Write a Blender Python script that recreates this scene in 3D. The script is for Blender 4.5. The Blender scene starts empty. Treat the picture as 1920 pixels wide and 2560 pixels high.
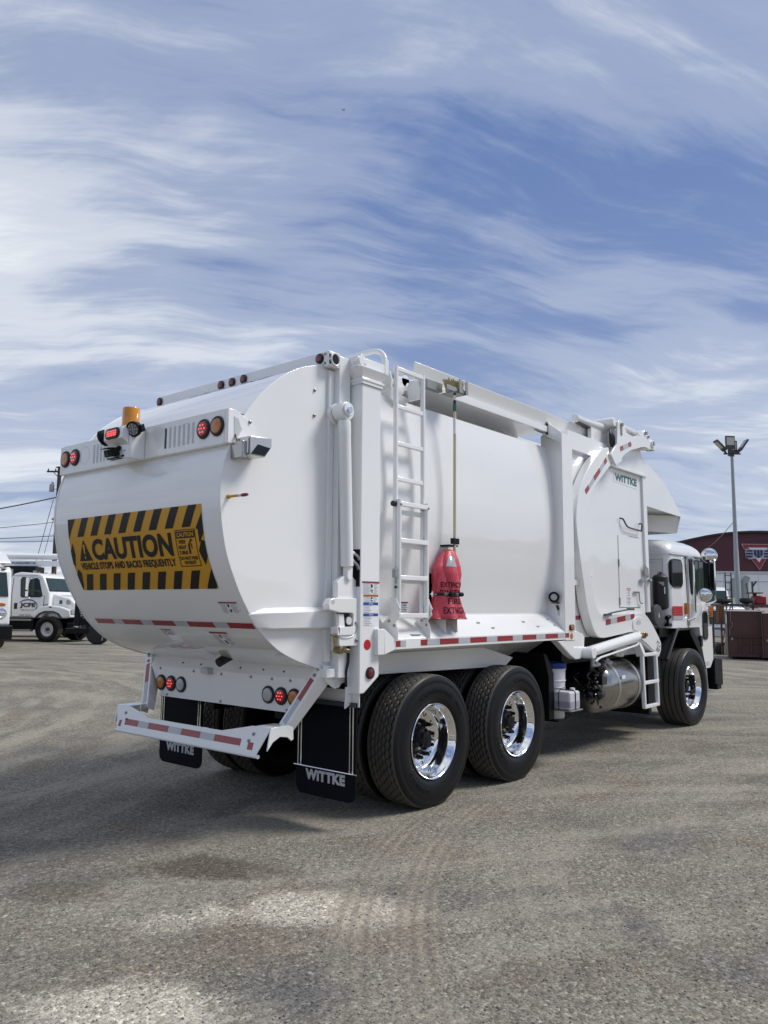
import bpy, bmesh, math, random
from math import sin, cos, pi, radians, sqrt
from mathutils import Vector, Matrix
import numpy as np

random.seed(7)
S = bpy.context.scene
COL = S.collection

# ------------------------------------------------------------------ camera
cd = bpy.data.cameras.new('camera')
cam = bpy.data.objects.new('camera', cd)
COL.objects.link(cam)
cd.sensor_fit = 'HORIZONTAL'
cd.sensor_width = 36.0
cd.lens = 37.2
cd.clip_start = 0.1
cd.clip_end = 3000
yaw, pitch, roll = radians(40.098), radians(6.697), radians(-0.472)
fw = Vector((cos(pitch) * cos(yaw), cos(pitch) * sin(yaw), sin(pitch)))
rt = Vector((sin(yaw), -cos(yaw), 0))
dn = fw.cross(rt)
r2 = rt * cos(roll) + dn * sin(roll)
d2 = dn * cos(roll) - rt * sin(roll)
M3 = Matrix((r2, -d2, -fw)).transposed()
cam.matrix_world = Matrix.Translation((-5.344, -5.146, 1.611)) @ M3.to_4x4()
S.camera = cam

# ------------------------------------------------------------------ sun and sky
SUN_EL, SUN_AZ = radians(50), radians(-44)          # direction towards the sun, azimuth from +X
sdir = Vector((cos(SUN_EL) * cos(SUN_AZ), cos(SUN_EL) * sin(SUN_AZ), sin(SUN_EL)))
sl = bpy.data.lights.new('sun', 'SUN')
sl.energy = 2.3
sl.angle = radians(20.0)
sl.color = (1.0, 0.965, 0.91)
sun = bpy.data.objects.new('sun', sl)
COL.objects.link(sun)
sun.rotation_euler = (-sdir).to_track_quat('-Z', 'Y').to_euler()
sun.location = (10, -10, 20)

W = bpy.data.worlds.new('World')
S.world = W
W.use_nodes = True
nt = W.node_tree
nt.nodes.clear()


def N(t, ty, **kw):
    n = t.nodes.new(ty)
    for k, v in kw.items():
        if k.startswith('i_'):
            n.inputs[k[2:].replace('_', ' ')].default_value = v
        else:
            setattr(n, k, v)
    return n


def L(t, a, b):
    t.links.new(a, b)


def math_n(t, op, a, b=None, c=None, clamp=False):
    n = t.nodes.new('ShaderNodeMath')
    n.operation = op
    n.use_clamp = clamp
    for i, q in enumerate((a, b, c)):
        if q is None:
            continue
        if isinstance(q, (int, float)):
            n.inputs[i].default_value = q
        else:
            t.links.new(q, n.inputs[i])
    return n.outputs[0]


def mix_c(t, fac, a, b, mode='MIX'):
    n = t.nodes.new('ShaderNodeMix')
    n.data_type = 'RGBA'
    n.blend_type = mode
    for sock, q in ((n.inputs[0], fac), (n.inputs[6], a), (n.inputs[7], b)):
        if isinstance(q, (int, float)):
            sock.default_value = q
        elif isinstance(q, tuple):
            sock.default_value = q if len(q) == 4 else (*q, 1)
        else:
            t.links.new(q, sock)
    return n.outputs[2]


def ramp(t, fac, stops, interp='LINEAR'):
    n = t.nodes.new('ShaderNodeValToRGB')
    n.color_ramp.interpolation = interp
    e = n.color_ramp.elements
    while len(e) < len(stops):
        e.new(0.5)
    for el, (p, c) in zip(e, stops):
        el.position = p
        el.color = c if isinstance(c, tuple) and len(c) == 4 else ((*c, 1) if isinstance(c, tuple) else (c, c, c, 1))
    t.links.new(fac, n.inputs[0])
    return n.outputs[0]


def noise(t, vec, scale, detail=4, rough=0.55, dist=0.0, dim='3D'):
    n = t.nodes.new('ShaderNodeTexNoise')
    n.noise_dimensions = dim
    n.inputs['Scale'].default_value = scale
    n.inputs['Detail'].default_value = detail
    n.inputs['Roughness'].default_value = rough
    n.inputs['Distortion'].default_value = dist
    if vec is not None:
        t.links.new(vec, n.inputs['Vector'])
    return n.outputs['Fac']


SKX, SKY_ = -3.2965, 25.4585


def build_sky():
    t = nt
    out = t.nodes.new('ShaderNodeOutputWorld')
    bg = t.nodes.new('ShaderNodeBackground')
    bg.inputs['Strength'].default_value = 0.1
    sky = t.nodes.new('ShaderNodeTexSky')
    sky.sky_type = 'NISHITA'
    sky.sun_disc = False
    sky.sun_elevation = SUN_EL
    sky.sun_rotation = radians(90) - SUN_AZ
    sky.altitude = 100
    sky.air_density = 1.0
    sky.dust_density = 0.6
    sky.ozone_density = 1.6
    tc = t.nodes.new('ShaderNodeTexCoord')
    sp = t.nodes.new('ShaderNodeSeparateXYZ')
    L(t, tc.outputs['Generated'], sp.inputs[0])
    zc = math_n(t, 'ADD', math_n(t, 'MAXIMUM', sp.outputs[2], 0.0), 0.16)
    u = math_n(t, 'DIVIDE', sp.outputs[0], zc)
    v = math_n(t, 'DIVIDE', sp.outputs[1], zc)
    cb = t.nodes.new('ShaderNodeCombineXYZ')
    L(t, u, cb.inputs[0])
    L(t, v, cb.inputs[1])
    cb.inputs[2].default_value = 4.1
    # a sheet of cirrus: broad banks torn into fibres that run across the view
    mr = t.nodes.new('ShaderNodeMapping')
    mr.inputs['Rotation'].default_value = (0, 0, radians(-46))
    mr.inputs['Location'].default_value = (SKX, SKY_, 0)
    L(t, cb.outputs[0], mr.inputs['Vector'])
    wn = t.nodes.new('ShaderNodeTexNoise')
    wn.inputs['Scale'].default_value = 0.8
    wn.inputs['Detail'].default_value = 3
    wn.inputs['Roughness'].default_value = 0.5
    L(t, mr.outputs[0], wn.inputs['Vector'])
    wv = t.nodes.new('ShaderNodeVectorMath')
    wv.operation = 'MULTIPLY_ADD'
    L(t, wn.outputs['Color'], wv.inputs[0])
    wv.inputs[1].default_value = (0.75, 0.45, 0.0)
    L(t, mr.outputs[0], wv.inputs[2])

    def layer(sx, sy, sc, det, ro, rot=0.0, dist_=0.0, z=0.0):
        q1 = t.nodes.new('ShaderNodeMapping')
        q1.inputs['Rotation'].default_value = (0, 0, rot)
        L(t, wv.outputs[0], q1.inputs['Vector'])
        q2 = t.nodes.new('ShaderNodeMapping')
        q2.inputs['Scale'].default_value = (sx, sy, 1)
        q2.inputs['Location'].default_value = (0, 0, z)
        L(t, q1.outputs[0], q2.inputs['Vector'])
        return noise(t, q2.outputs[0], sc, det, ro, dist_)

    big = layer(1.0, 0.75, 0.85, 4, 0.5, z=1.0)
    mid = layer(1.7, 0.62, 1.6, 8, 0.58, radians(8), 0.25, 3.0)
    fib = layer(3.2, 0.55, 2.6, 9, 0.64, radians(-10), 0.15, 5.0)
    c = math_n(t, 'ADD', math_n(t, 'MULTIPLY', big, 0.46), math_n(t, 'MULTIPLY', mid, 0.38))
    c = math_n(t, 'ADD', c, math_n(t, 'MULTIPLY', fib, 0.22))
    m = ramp(t, c, [(0.425, 0.0), (0.515, 0.26), (0.60, 0.66), (0.70, 1.0)], 'EASE')
    # the sheet thickens towards the horizon
    hz = math_n(t, 'SUBTRACT', 1.0, math_n(t, 'MULTIPLY', sp.outputs[2], 1.9), clamp=True)
    hz = math_n(t, 'POWER', math_n(t, 'MAXIMUM', hz, 0.0), 1.3)
    m = math_n(t, 'ADD', math_n(t, 'MULTIPLY', m, 0.86), math_n(t, 'MULTIPLY', hz, 0.28), clamp=True)
    veil = mix_c(t, 0.80, sky.outputs[0], (1.15, 1.85, 3.95))
    colr = mix_c(t, m, veil, (7.8, 8.08, 8.2))
    L(t, colr, bg.inputs['Color'])
    L(t, bg.outputs[0], out.inputs[0])


build_sky()
S.view_settings.view_transform = 'Standard'
S.view_settings.look = 'None'
S.view_settings.gamma = 1.0
S.view_settings.exposure = 0.28
S.view_settings.use_curve_mapping = False
S.cycles.max_bounces = 8


# ------------------------------------------------------------------ mesh helpers
class MB:
    def __init__(s):
        s.v, s.f = [], []

    def add(s, vs, fs):
        o = len(s.v)
        s.v += [tuple(q) for q in vs]
        s.f += [tuple(i + o for i in f) for f in fs]
        return s

    def box(s, x0, x1, y0, y1, z0, z1):
        x0, x1 = min(x0, x1), max(x0, x1)
        y0, y1 = min(y0, y1), max(y0, y1)
        z0, z1 = min(z0, z1), max(z0, z1)
        return s.hexa([(x0, y0, z0), (x1, y0, z0), (x1, y1, z0), (x0, y1, z0),
                       (x0, y0, z1), (x1, y0, z1), (x1, y1, z1), (x0, y1, z1)])

    def hexa(s, p):
        return s.add(p, [(3, 2, 1, 0), (4, 5, 6, 7), (0, 1, 5, 4), (1, 2, 6, 5), (2, 3, 7, 6), (3, 0, 4, 7)])

    def obox(s, c, ax, ay, az, hx, hy, hz):
        c, ax, ay, az = Vector(c), Vector(ax).normalized() * hx, Vector(ay).normalized() * hy, Vector(az).normalized() * hz
        return s.hexa([c - ax - ay - az, c + ax - ay - az, c + ax + ay - az, c - ax + ay - az,
                       c - ax - ay + az, c + ax - ay + az, c + ax + ay + az, c - ax + ay + az])

    def bar(s, a, b, w, h, up=(0, 0, 1)):
        """rectangular bar from a to b, w across, h along up"""
        a, b = Vector(a), Vector(b)
        d = (b - a)
        sd = d.cross(Vector(up)).normalized()
        u2 = sd.cross(d).normalized()
        return s.obox((a + b) / 2, d, sd, u2, d.length / 2, w / 2, h / 2)

    def prism(s, pts, axis, a, b):
        """pts: outline in the two other axes (order xyz), extruded along axis from a to b"""
        if axis == 'y':
            mk = lambda p, k: (p[0], k, p[1])
        elif axis == 'x':
            mk = lambda p, k: (k, p[0], p[1])
        else:
            mk = lambda p, k: (p[0], p[1], k)
        ar = sum(pts[i - 1][0] * pts[i][1] - pts[i][0] * pts[i - 1][1] for i in range(len(pts)))
        flip = (ar > 0) != (axis == 'y')
        n = len(pts)
        if a > b:
            a, b = b, a
        vs = [mk(p, a) for p in pts] + [mk(p, b) for p in pts]
        fs = [tuple(range(n - 1, -1, -1)), tuple(range(n, 2 * n))] + [(i, (i + 1) % n, n + (i + 1) % n, n + i) for i in range(n)]
        if not flip:
            fs = [tuple(reversed(f)) for f in fs]
        return s.add(vs, fs)

    def cyl(s, p0, p1, r0, r1=None, n=20, caps=True):
        r1 = r0 if r1 is None else r1
        return s.rev(p0, Vector(p1) - Vector(p0), [(r0, 0), (r1, (Vector(p1) - Vector(p0)).length)], n, caps)

    def rev(s, o, d, prof, n=24, caps=True, a0=0.0):
        """surface of revolution: prof = (radius, height along d)"""
        o, d = Vector(o), Vector(d).normalized()
        e = Vector((0, 0, 1)) if abs(d.z) < 0.9 else Vector((1, 0, 0))
        a = d.cross(e).normalized()
        b = d.cross(a)
        vs, fs = [], []
        for r, h in prof:
            for k in range(n):
                t = 2 * pi * k / n + a0
                vs.append(o + d * h + (a * cos(t) + b * sin(t)) * max(r, 1e-5))
        for j in range(len(prof) - 1):
            for k in range(n):
                k2 = (k + 1) % n
                fs.append((j * n + k, j * n + k2, (j + 1) * n + k2, (j + 1) * n + k))
        if caps:
            fs.append(tuple(range(n - 1, -1, -1)))
            m = (len(prof) - 1) * n
            fs.append(tuple(range(m, m + n)))
        return s.add(vs, fs)

    def tube(s, path, r, n=10, caps=True):
        P = [Vector(q) for q in path]
        T = []
        for i in range(len(P)):
            d = (P[min(i + 1, len(P) - 1)] - P[max(i - 1, 0)])
            T.append(d.normalized())
        e = Vector((0, 0, 1)) if abs(T[0].z) < 0.9 else Vector((1, 0, 0))
        a = T[0].cross(e).normalized()
        vs, fs = [], []
        for i, q in enumerate(P):
            a = (a - T[i] * a.dot(T[i])).normalized()
            b = T[i].cross(a)
            rr = r[i] if isinstance(r, (list, tuple)) else r
            for k in range(n):
                t = 2 * pi * k / n
                vs.append(q + (a * cos(t) + b * sin(t)) * rr)
        for j in range(len(P) - 1):
            for k in range(n):
                k2 = (k + 1) % n
                fs.append((j * n + k, j * n + k2, (j + 1) * n + k2, (j + 1) * n + k))
        if caps:
            fs.append(tuple(range(n - 1, -1, -1)))
            m = (len(P) - 1) * n
            fs.append(tuple(range(m, m + n)))
        return s.add(vs, fs)

    def grid(s, rows, closed=False):
        """rows of equal length point lists"""
        m = len(rows[0])
        vs = [q for r in rows for q in r]
        fs = []
        for j in range(len(rows) - 1):
            for k in range(m if closed else m - 1):
                k2 = (k + 1) % m
                fs.append((j * m + k, j * m + k2, (j + 1) * m + k2, (j + 1) * m + k))
        return s.add(vs, fs)

    def xform(s, M):
        s.v = [tuple(M @ Vector(q)) for q in s.v]
        return s

    def mesh(s, name, m, sharp=32):
        me = bpy.data.meshes.new(name)
        me.from_pydata(s.v, [], s.f)
        me.materials.append(MAT[m] if isinstance(m, str) else m)
        me.polygons.foreach_set('use_smooth', [True] * len(me.polygons))
        me.set_sharp_from_angle(angle=radians(sharp))
        me.update()
        return me

    def build(s, name, m, parent=None, bevel=0.0, seg=2, sharp=32, label=None, loc=None, rot=None, fix=True):
        me = s.mesh(name, m, sharp)
        if fix:
            bm = bmesh.new()
            bm.from_mesh(me)
            bmesh.ops.recalc_face_normals(bm, faces=bm.faces)
            bm.to_mesh(me)
            bm.free()
        return put(name, me, parent, bevel, seg, label, loc, rot)


def put(name, me, parent=None, bevel=0.0, seg=2, label=None, loc=None, rot=None):
    o = bpy.data.objects.new(name, me)
    COL.objects.link(o)
    if parent is not None:
        o.parent = parent
    if loc is not None:
        o.location = loc
    if rot is not None:
        o.rotation_euler = rot
    if bevel:
        md = o.modifiers.new('bevel', 'BEVEL')
        md.width = bevel
        md.segments = seg
        md.limit_method = 'ANGLE'
        md.angle_limit = radians(38)
        md.harden_normals = False
    if label:
        o['label'] = label
    return o


def thing(name, label, cat, loc=(0, 0, 0), rz=0.0, group=None):
    o = bpy.data.objects.new(name, None)
    o.empty_display_size = 0.2
    COL.objects.link(o)
    o.location = loc
    o.rotation_euler = (0, 0, rz)
    return tag(o, label, cat, group)


def tag(o, label, cat, group=None):
    o['label'] = label
    o['category'] = cat
    if group:
        o['group'] = group
    return o


def kind(o, k):
    o['kind'] = k
    return o


def clone(o, parent=None):
    c = o.copy()
    COL.objects.link(c)
    c.parent = parent
    for ch in list(o.children):
        clone(ch, c)
    return c


def spline(pts, k=6, closed=False):
    """Catmull-Rom through 2D/3D points"""
    P = [Vector(p) for p in pts]
    n = len(P)
    out = []
    rng = range(n) if closed else range(n - 1)
    for i in rng:
        g = (lambda j: P[j % n]) if closed else (lambda j: P[max(0, min(n - 1, j))])
        a, b, c, d = g(i - 1), g(i), g(i + 1), g(i + 2)
        for q in range(k):
            t = q / k
            out.append(0.5 * ((2 * b) + (c - a) * t + (2 * a - 5 * b + 4 * c - d) * t * t + (3 * b - a - 3 * c + d) * t ** 3))
    if not closed:
        out.append(P[-1])
    return [tuple(q) for q in out]


def rrect(w, h, r, n=5, cx=0, cy=0):
    """rounded rectangle outline"""
    out = []
    for qx, qy, a0 in ((1, 1, 0), (-1, 1, 90), (-1, -1, 180), (1, -1, 270)):
        for k in range(n + 1):
            a = radians(a0 + 90 * k / n)
            out.append((cx + qx * (w / 2 - r) + r * cos(a), cy + qy * (h / 2 - r) + r * sin(a)))
    return out


_tc = {}


def text_geo(body, bold=0.0, spacing=1.0):
    key = (body, bold, spacing)
    if key not in _tc:
        cu = bpy.data.curves.new('txt', 'FONT')
        cu.body = body
        cu.offset = bold
        cu.space_character = spacing
        cu.resolution_u = 4
        cu.fill_mode = 'FRONT'
        ob = bpy.data.objects.new('txt', cu)
        me = bpy.data.meshes.new_from_object(ob)
        v = [(q.co.x, q.co.y) for q in me.vertices]
        f = [tuple(p.vertices) for p in me.polygons]
        bpy.data.objects.remove(ob)
        bpy.data.curves.remove(cu)
        bpy.data.meshes.remove(me)
        x0, x1 = min(q[0] for q in v), max(q[0] for q in v)
        y0, y1 = min(q[1] for q in v), max(q[1] for q in v)
        v = [((q[0] - x0) / (x1 - x0), (q[1] - y0) / (y1 - y0)) for q in v]
        _tc[key] = (v, f, (x1 - x0) / (y1 - y0))
    return _tc[key]


def flat2d(mb, v, f, fn, cuts_u=(), cuts_v=()):
    """put 2D faces through fn(u,v)->xyz, cutting them so that they can bend"""
    bm = bmesh.new()
    bv = [bm.verts.new((q[0], q[1], 0)) for q in v]
    for q in f:
        try:
            bm.faces.new([bv[i] for i in q])
        except ValueError:
            pass
    for c in cuts_v:
        bmesh.ops.bisect_plane(bm, geom=bm.verts[:] + bm.edges[:] + bm.faces[:], plane_co=(0, c, 0), plane_no=(0, 1, 0))
    for c in cuts_u:
        bmesh.ops.bisect_plane(bm, geom=bm.verts[:] + bm.edges[:] + bm.faces[:], plane_co=(c, 0, 0), plane_no=(1, 0, 0))
    bm.verts.index_update()
    vs = [fn(q.co.x, q.co.y) for q in bm.verts]
    fs = [tuple(q.index for q in p.verts) for p in bm.faces]
    bm.free()
    mb.add(vs, fs)


def text(mb, body, fn, bold=0.0, spacing=1.0, cuts_v=(), cuts_u=(), box=(0, 0, 1, 1)):
    """text fitted to box (u0,v0,u1,v1) then mapped by fn"""
    v, f, asp = text_geo(body, bold, spacing)
    u0, v0, u1, v1 = box
    flat2d(mb, [(u0 + (u1 - u0) * q[0], v0 + (v1 - v0) * q[1]) for q in v], f, fn, cuts_u, cuts_v)


# ------------------------------------------------------------------ materials
MAT = {}


def pm(name, col, rough=0.5, metal=0.0, coat=0.0, var=0.05, scale=6.0, rvar=0.06, bump=0.0, bscale=180.0, emit=None, estr=0.0, spec=0.5, trans=0.0, ior=1.45, coatr=0.04):
    m = bpy.data.materials.new(name)
    m.use_nodes = True
    t = m.node_tree
    b = t.nodes['Principled BSDF']
    tc = t.nodes.new('ShaderNodeTexCoord')
    f = noise(t, tc.outputs['Object'], scale, 5, 0.6)
    lo = tuple(max(0, c * (1 - var)) for c in col)
    hi = tuple(min(1, c * (1 + var)) for c in col)
    L(t, mix_c(t, f, lo, hi), b.inputs['Base Color'])
    rr = t.nodes.new('ShaderNodeMapRange')
    rr.inputs['To Min'].default_value = max(0.0, rough - rvar)
    rr.inputs['To Max'].default_value = min(1.0, rough + rvar)
    f2 = noise(t, tc.outputs['Object'], scale * 3.1, 4, 0.6)
    L(t, f2, rr.inputs['Value'])
    L(t, rr.outputs[0], b.inputs['Roughness'])
    b.inputs['Metallic'].default_value = metal
    b.inputs['Coat Weight'].default_value = coat
    b.inputs['Coat Roughness'].default_value = coatr
    b.inputs['Specular IOR Level'].default_value = spec
    b.inputs['IOR'].default_value = ior
    b.inputs['Transmission Weight'].default_value = trans
    if bump:
        bn = t.nodes.new('ShaderNodeBump')
        bn.inputs['Strength'].default_value = bump
        bn.inputs['Distance'].default_value = 0.002
        L(t, noise(t, tc.outputs['Object'], bscale, 3, 0.6), bn.inputs['Height'])
        L(t, bn.outputs[0], b.inputs['Normal'])
    if emit:
        b.inputs['Emission Color'].default_value = (*emit, 1)
        b.inputs['Emission Strength'].default_value = estr
    MAT[name] = m
    return m


pm('white_paint', (0.845, 0.85, 0.84), 0.30, coat=1.0, var=0.02, scale=2.5, bump=0.35, bscale=2.2, coatr=0.03)
pm('white_decal', (0.82, 0.83, 0.84), 0.4, var=0.02)
pm('grey_paint', (0.52, 0.54, 0.55), 0.35, coat=0.3)
pm('dark_grey', (0.06, 0.062, 0.066), 0.5)
pm('black_paint', (0.006, 0.0065, 0.008), 0.42, var=0.2, spec=0.25)
pm('black_gloss', (0.006, 0.006, 0.008), 0.12, coat=0.6)
pm('black_rubber', (0.014, 0.015, 0.018), 0.5, var=0.25, scale=14, bump=0.15, bscale=300)
pm('flap_rubber', (0.004, 0.005, 0.009), 0.7, var=0.3, bump=0.1, spec=0.15)
pm('tyre_rubber', (0.007, 0.0075, 0.010), 0.36, var=0.25, scale=18, bump=0.15, bscale=260, spec=0.32)
pm('black_vinyl', (0.006, 0.0065, 0.008), 0.4, var=0.15, spec=0.3)
pm('sign_yellow', (0.60, 0.30, 0.010), 0.4, var=0.06)
pm('polished_aluminium', (0.90, 0.90, 0.90), 0.07, metal=1.0, var=0.02, rvar=0.03)
pm('chrome', (0.85, 0.86, 0.87), 0.05, metal=1.0, var=0.02, rvar=0.02)
pm('brushed_steel', (0.40, 0.39, 0.37), 0.20, metal=1.0, var=0.12, scale=4, rvar=0.08)
pm('stainless', (0.62, 0.61, 0.59), 0.34, metal=1.0, var=0.06)
pm('brass', (0.35, 0.27, 0.14), 0.35, metal=1.0, var=0.2)
pm('bolt_steel', (0.34, 0.34, 0.34), 0.35, metal=1.0, var=0.2)
pm('red_reflective', (0.30, 0.018, 0.024), 0.28, coat=0.5, var=0.12, scale=40, bump=0.2, bscale=150)
pm('silver_reflective', (0.46, 0.49, 0.52), 0.3, coat=0.5, var=0.08, scale=60, bump=0.25, bscale=150)
pm('red_decal', (0.50, 0.012, 0.02), 0.35, var=0.05)
pm('dark_red_decal', (0.27, 0.03, 0.045), 0.4)
pm('orange_decal', (0.40, 0.13, 0.03), 0.4)
pm('blue_decal', (0.012, 0.075, 0.36), 0.35)
pm('text_grey', (0.38, 0.40, 0.42), 0.5)
pm('logo_green', (0.035, 0.13, 0.11), 0.35)
pm('logo_grey', (0.50, 0.51, 0.53), 0.4)
pm('roof_lettering', (0.36, 0.42, 0.50), 0.35)
pm('red_lens', (0.30, 0.010, 0.014), 0.12, coat=0.8, var=0.15, scale=60)
pm('dim_red_lens', (0.13, 0.015, 0.022), 0.15, coat=0.6, var=0.2, scale=60)
pm('red_led', (0.9, 0.05, 0.05), 0.3, emit=(1.0, 0.06, 0.05), estr=2.2)
pm('amber_lens', (0.46, 0.135, 0.012), 0.14, coat=0.8, var=0.18, scale=60)
pm('beacon_amber', (0.62, 0.24, 0.008), 0.10, coat=0.9, var=0.1, scale=12)
pm('clear_lens', (0.42, 0.44, 0.45), 0.16, coat=0.8, var=0.25, scale=70)
pm('lamp_lens', (0.14, 0.14, 0.15), 0.15, coat=0.8, var=0.5, scale=90)
pm('glass_dark', (0.006, 0.009, 0.010), 0.03, var=0.3, rvar=0.01)
pm('glass_green', (0.030, 0.052, 0.048), 0.03, var=0.3, scale=2, rvar=0.01)
pm('mirror_glass', (0.80, 0.82, 0.84), 0.02, metal=1.0, var=0.01, rvar=0.0)
pm('pole_cream', (0.60, 0.52, 0.36), 0.42, coat=0.2, var=0.08)
pm('bristle', (0.46, 0.40, 0.20), 0.85, var=0.5, scale=60, bump=0.8, bscale=220)
pm('bag_red', (0.56, 0.065, 0.095), 0.42, var=0.10, scale=9, bump=0.5, bscale=22)
pm('bag_window', (0.36, 0.37, 0.39), 0.18, coat=0.5, var=0.3, scale=20)
pm('plastic_white', (0.70, 0.70, 0.71), 0.35, var=0.04)
pm('plastic_blue', (0.012, 0.035, 0.20), 0.35)
pm('jug_plastic', (0.60, 0.60, 0.64), 0.4, var=0.08, scale=5)
pm('jug_fluid', (0.34, 0.33, 0.40), 0.4, var=0.08, scale=5)
pm('tan_metal', (0.42, 0.38, 0.30), 0.5)
pm('yellow_plastic', (0.52, 0.46, 0.04), 0.4)
pm('maroon_siding', (0.105, 0.030, 0.038), 0.55, var=0.18, scale=1.2)
pm('roof_dark', (0.03, 0.03, 0.035), 0.6)
pm('sign_red', (0.30, 0.028, 0.042), 0.35)
pm('sign_navy', (0.018, 0.026, 0.11), 0.35)
pm('dumpster_brown', (0.085, 0.036, 0.030), 0.55, var=0.30, scale=2.5, bump=0.2, bscale=40)
pm('dumpster_lid', (0.30, 0.24, 0.22), 0.5, var=0.2, scale=3)
pm('dumpster_grey', (0.16, 0.13, 0.115), 0.6, var=0.25, scale=3)
pm('rust', (0.16, 0.075, 0.04), 0.75, var=0.4, scale=9)
pm('galvanised', (0.34, 0.36, 0.35), 0.45, metal=0.5, var=0.12, scale=3)
pm('wood_pole', (0.075, 0.060, 0.050), 0.85, var=0.35, scale=6, bump=0.4, bscale=50)
pm('wire', (0.05, 0.05, 0.055), 0.5)
pm('brush_dark', (0.045, 0.042, 0.036), 0.9, var=0.5, scale=30, bump=0.8, bscale=120)
pm('red_frame', (0.22, 0.02, 0.035), 0.45)
pm('red_plastic', (0.36, 0.02, 0.03), 0.4)
pm('blue_paint', (0.03, 0.08, 0.32), 0.4)
pm('led_panel', (0.55, 0.53, 0.45), 0.3, var=0.1)
pm('navy_text', (0.02, 0.06, 0.20), 0.4)
pm('stone', (0.20, 0.19, 0.17), 0.9, var=0.5, scale=4)

# ------------------------------------------------------------------ ground
def ground_material():
    m = bpy.data.materials.new('packed_gravel')
    m.use_nodes = True
    t = m.node_tree
    b = t.nodes['Principled BSDF']
    geo = t.nodes.new('ShaderNodeNewGeometry')
    P = geo.outputs['Position']
    sp = t.nodes.new('ShaderNodeSeparateXYZ')
    L(t, P, sp.inputs[0])
    X, Y = sp.outputs[0], sp.outputs[1]

    def dist(cx, cy):
        dx = math_n(t, 'SUBTRACT', X, cx)
        dy = math_n(t, 'SUBTRACT', Y, cy)
        return math_n(t, 'SQRT', math_n(t, 'ADD', math_n(t, 'MULTIPLY', dx, dx), math_n(t, 'MULTIPLY', dy, dy)))

    def patch(cx, cy, ax, ay, ang, edge=0.35):
        mp = t.nodes.new('ShaderNodeMapping')
        mp.vector_type = 'TEXTURE'
        mp.inputs['Location'].default_value = (cx, cy, 0)
        mp.inputs['Rotation'].default_value = (0, 0, ang)
        mp.inputs['Scale'].default_value = (ax, ay, 1)
        L(t, P, mp.inputs['Vector'])
        vl = t.nodes.new('ShaderNodeVectorMath')
        vl.operation = 'LENGTH'
        L(t, mp.outputs[0], vl.inputs[0])
        d = math_n(t, 'ADD', vl.outputs['Value'], math_n(t, 'MULTIPLY', math_n(t, 'SUBTRACT', n_patch, 0.5), 2.2))
        return ramp(t, d, [(1.0 - edge, 1.0), (1.0 + edge * 0.3, 0.0)], 'EASE')

    n_patch = noise(t, P, 2.2, 7, 0.70, 0.5)
    large = noise(t, P, 0.35, 5, 0.6, 0.6)
    mid = noise(t, P, 1.5, 6, 0.65, 0.4)
    small = noise(t, P, 9.0, 6, 0.7)
    grit = noise(t, P, 70.0, 4, 0.75)
    grit2 = noise(t, P, 26.0, 5, 0.75)
    # dust swept by turning wheels: noise drawn out along arcs
    wob = math_n(t, 'MULTIPLY', math_n(t, 'SUBTRACT', noise(t, P, 0.5, 3), 0.5), 1.2)

    def arcs(cx, cy, kr, ka, zz):
        r = math_n(t, 'ADD', dist(cx, cy), math_n(t, 'MULTIPLY', wob, 0.5))
        a_ = math_n(t, 'ARCTAN2', math_n(t, 'SUBTRACT', Y, cy), math_n(t, 'SUBTRACT', X, cx))
        cx_ = t.nodes.new('ShaderNodeCombineXYZ')
        L(t, math_n(t, 'MULTIPLY', r, kr), cx_.inputs[0])
        L(t, math_n(t, 'MULTIPLY', a_, ka), cx_.inputs[1])
        cx_.inputs[2].default_value = zz
        return noise(t, cx_.outputs[0], 1.0, 7, 0.62, 0.2)

    d1 = arcs(1.8, -7.6, 3.0, 3.0, 0.0)
    d2_ = arcs(-7.0, 13.0, 2.2, 5.0, 3.0)
    d3 = arcs(-10.0, -15.0, 2.0, 5.0, 7.0)
    dust = math_n(t, 'ADD', math_n(t, 'MULTIPLY', d3, 0.6), math_n(t, 'MULTIPLY', d1, 0.4))
    half_ = math_n(t, 'ADD', math_n(t, 'MULTIPLY', X, 0.77), math_n(t, 'MULTIPLY', Y, 0.64))
    sel = ramp(t, math_n(t, 'ADD', Y, math_n(t, 'MULTIPLY', wob, 2.0)), [(0.0, 0.0), (1.0, 1.0)])
    dmix = t.nodes.new('ShaderNodeMix')
    L(t, sel, dmix.inputs[0])
    L(t, dust, dmix.inputs[2])
    L(t, d2_, dmix.inputs[3])
    dust = dmix.outputs[0]
    n_a = noise(t, P, 0.85, 7, 0.62, 0.7)
    n_b = noise(t, P, 1.25, 6, 0.6, 0.5)
    sv_ = math_n(t, 'MULTIPLY', math_n(t, 'SUBTRACT', small, 0.5), 0.22)
    gravel = ramp(t, math_n(t, 'ADD', n_a, sv_), [(0.47, 0.0), (0.60, 1.0)])
    lite = ramp(t, math_n(t, 'ADD', dust, sv_), [(0.475, 0.0), (0.60, 1.0)])
    brown = ramp(t, math_n(t, 'ADD', n_b, sv_), [(0.50, 0.0), (0.66, 1.0)])
    base = mix_c(t, mid, (0.215, 0.198, 0.164), (0.278, 0.254, 0.208))
    base = mix_c(t, math_n(t, 'MULTIPLY', gravel, 0.60), base, (0.150, 0.144, 0.133))
    base = mix_c(t, math_n(t, 'MULTIPLY', brown, 0.55), base, (0.205, 0.163, 0.118))
    base = mix_c(t, math_n(t, 'MULTIPLY', lite, 0.72), base, (0.33, 0.302, 0.245))
    coarse = math_n(t, 'SUBTRACT', 1.0, math_n(t, 'MULTIPLY', lite, 0.65))
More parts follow.
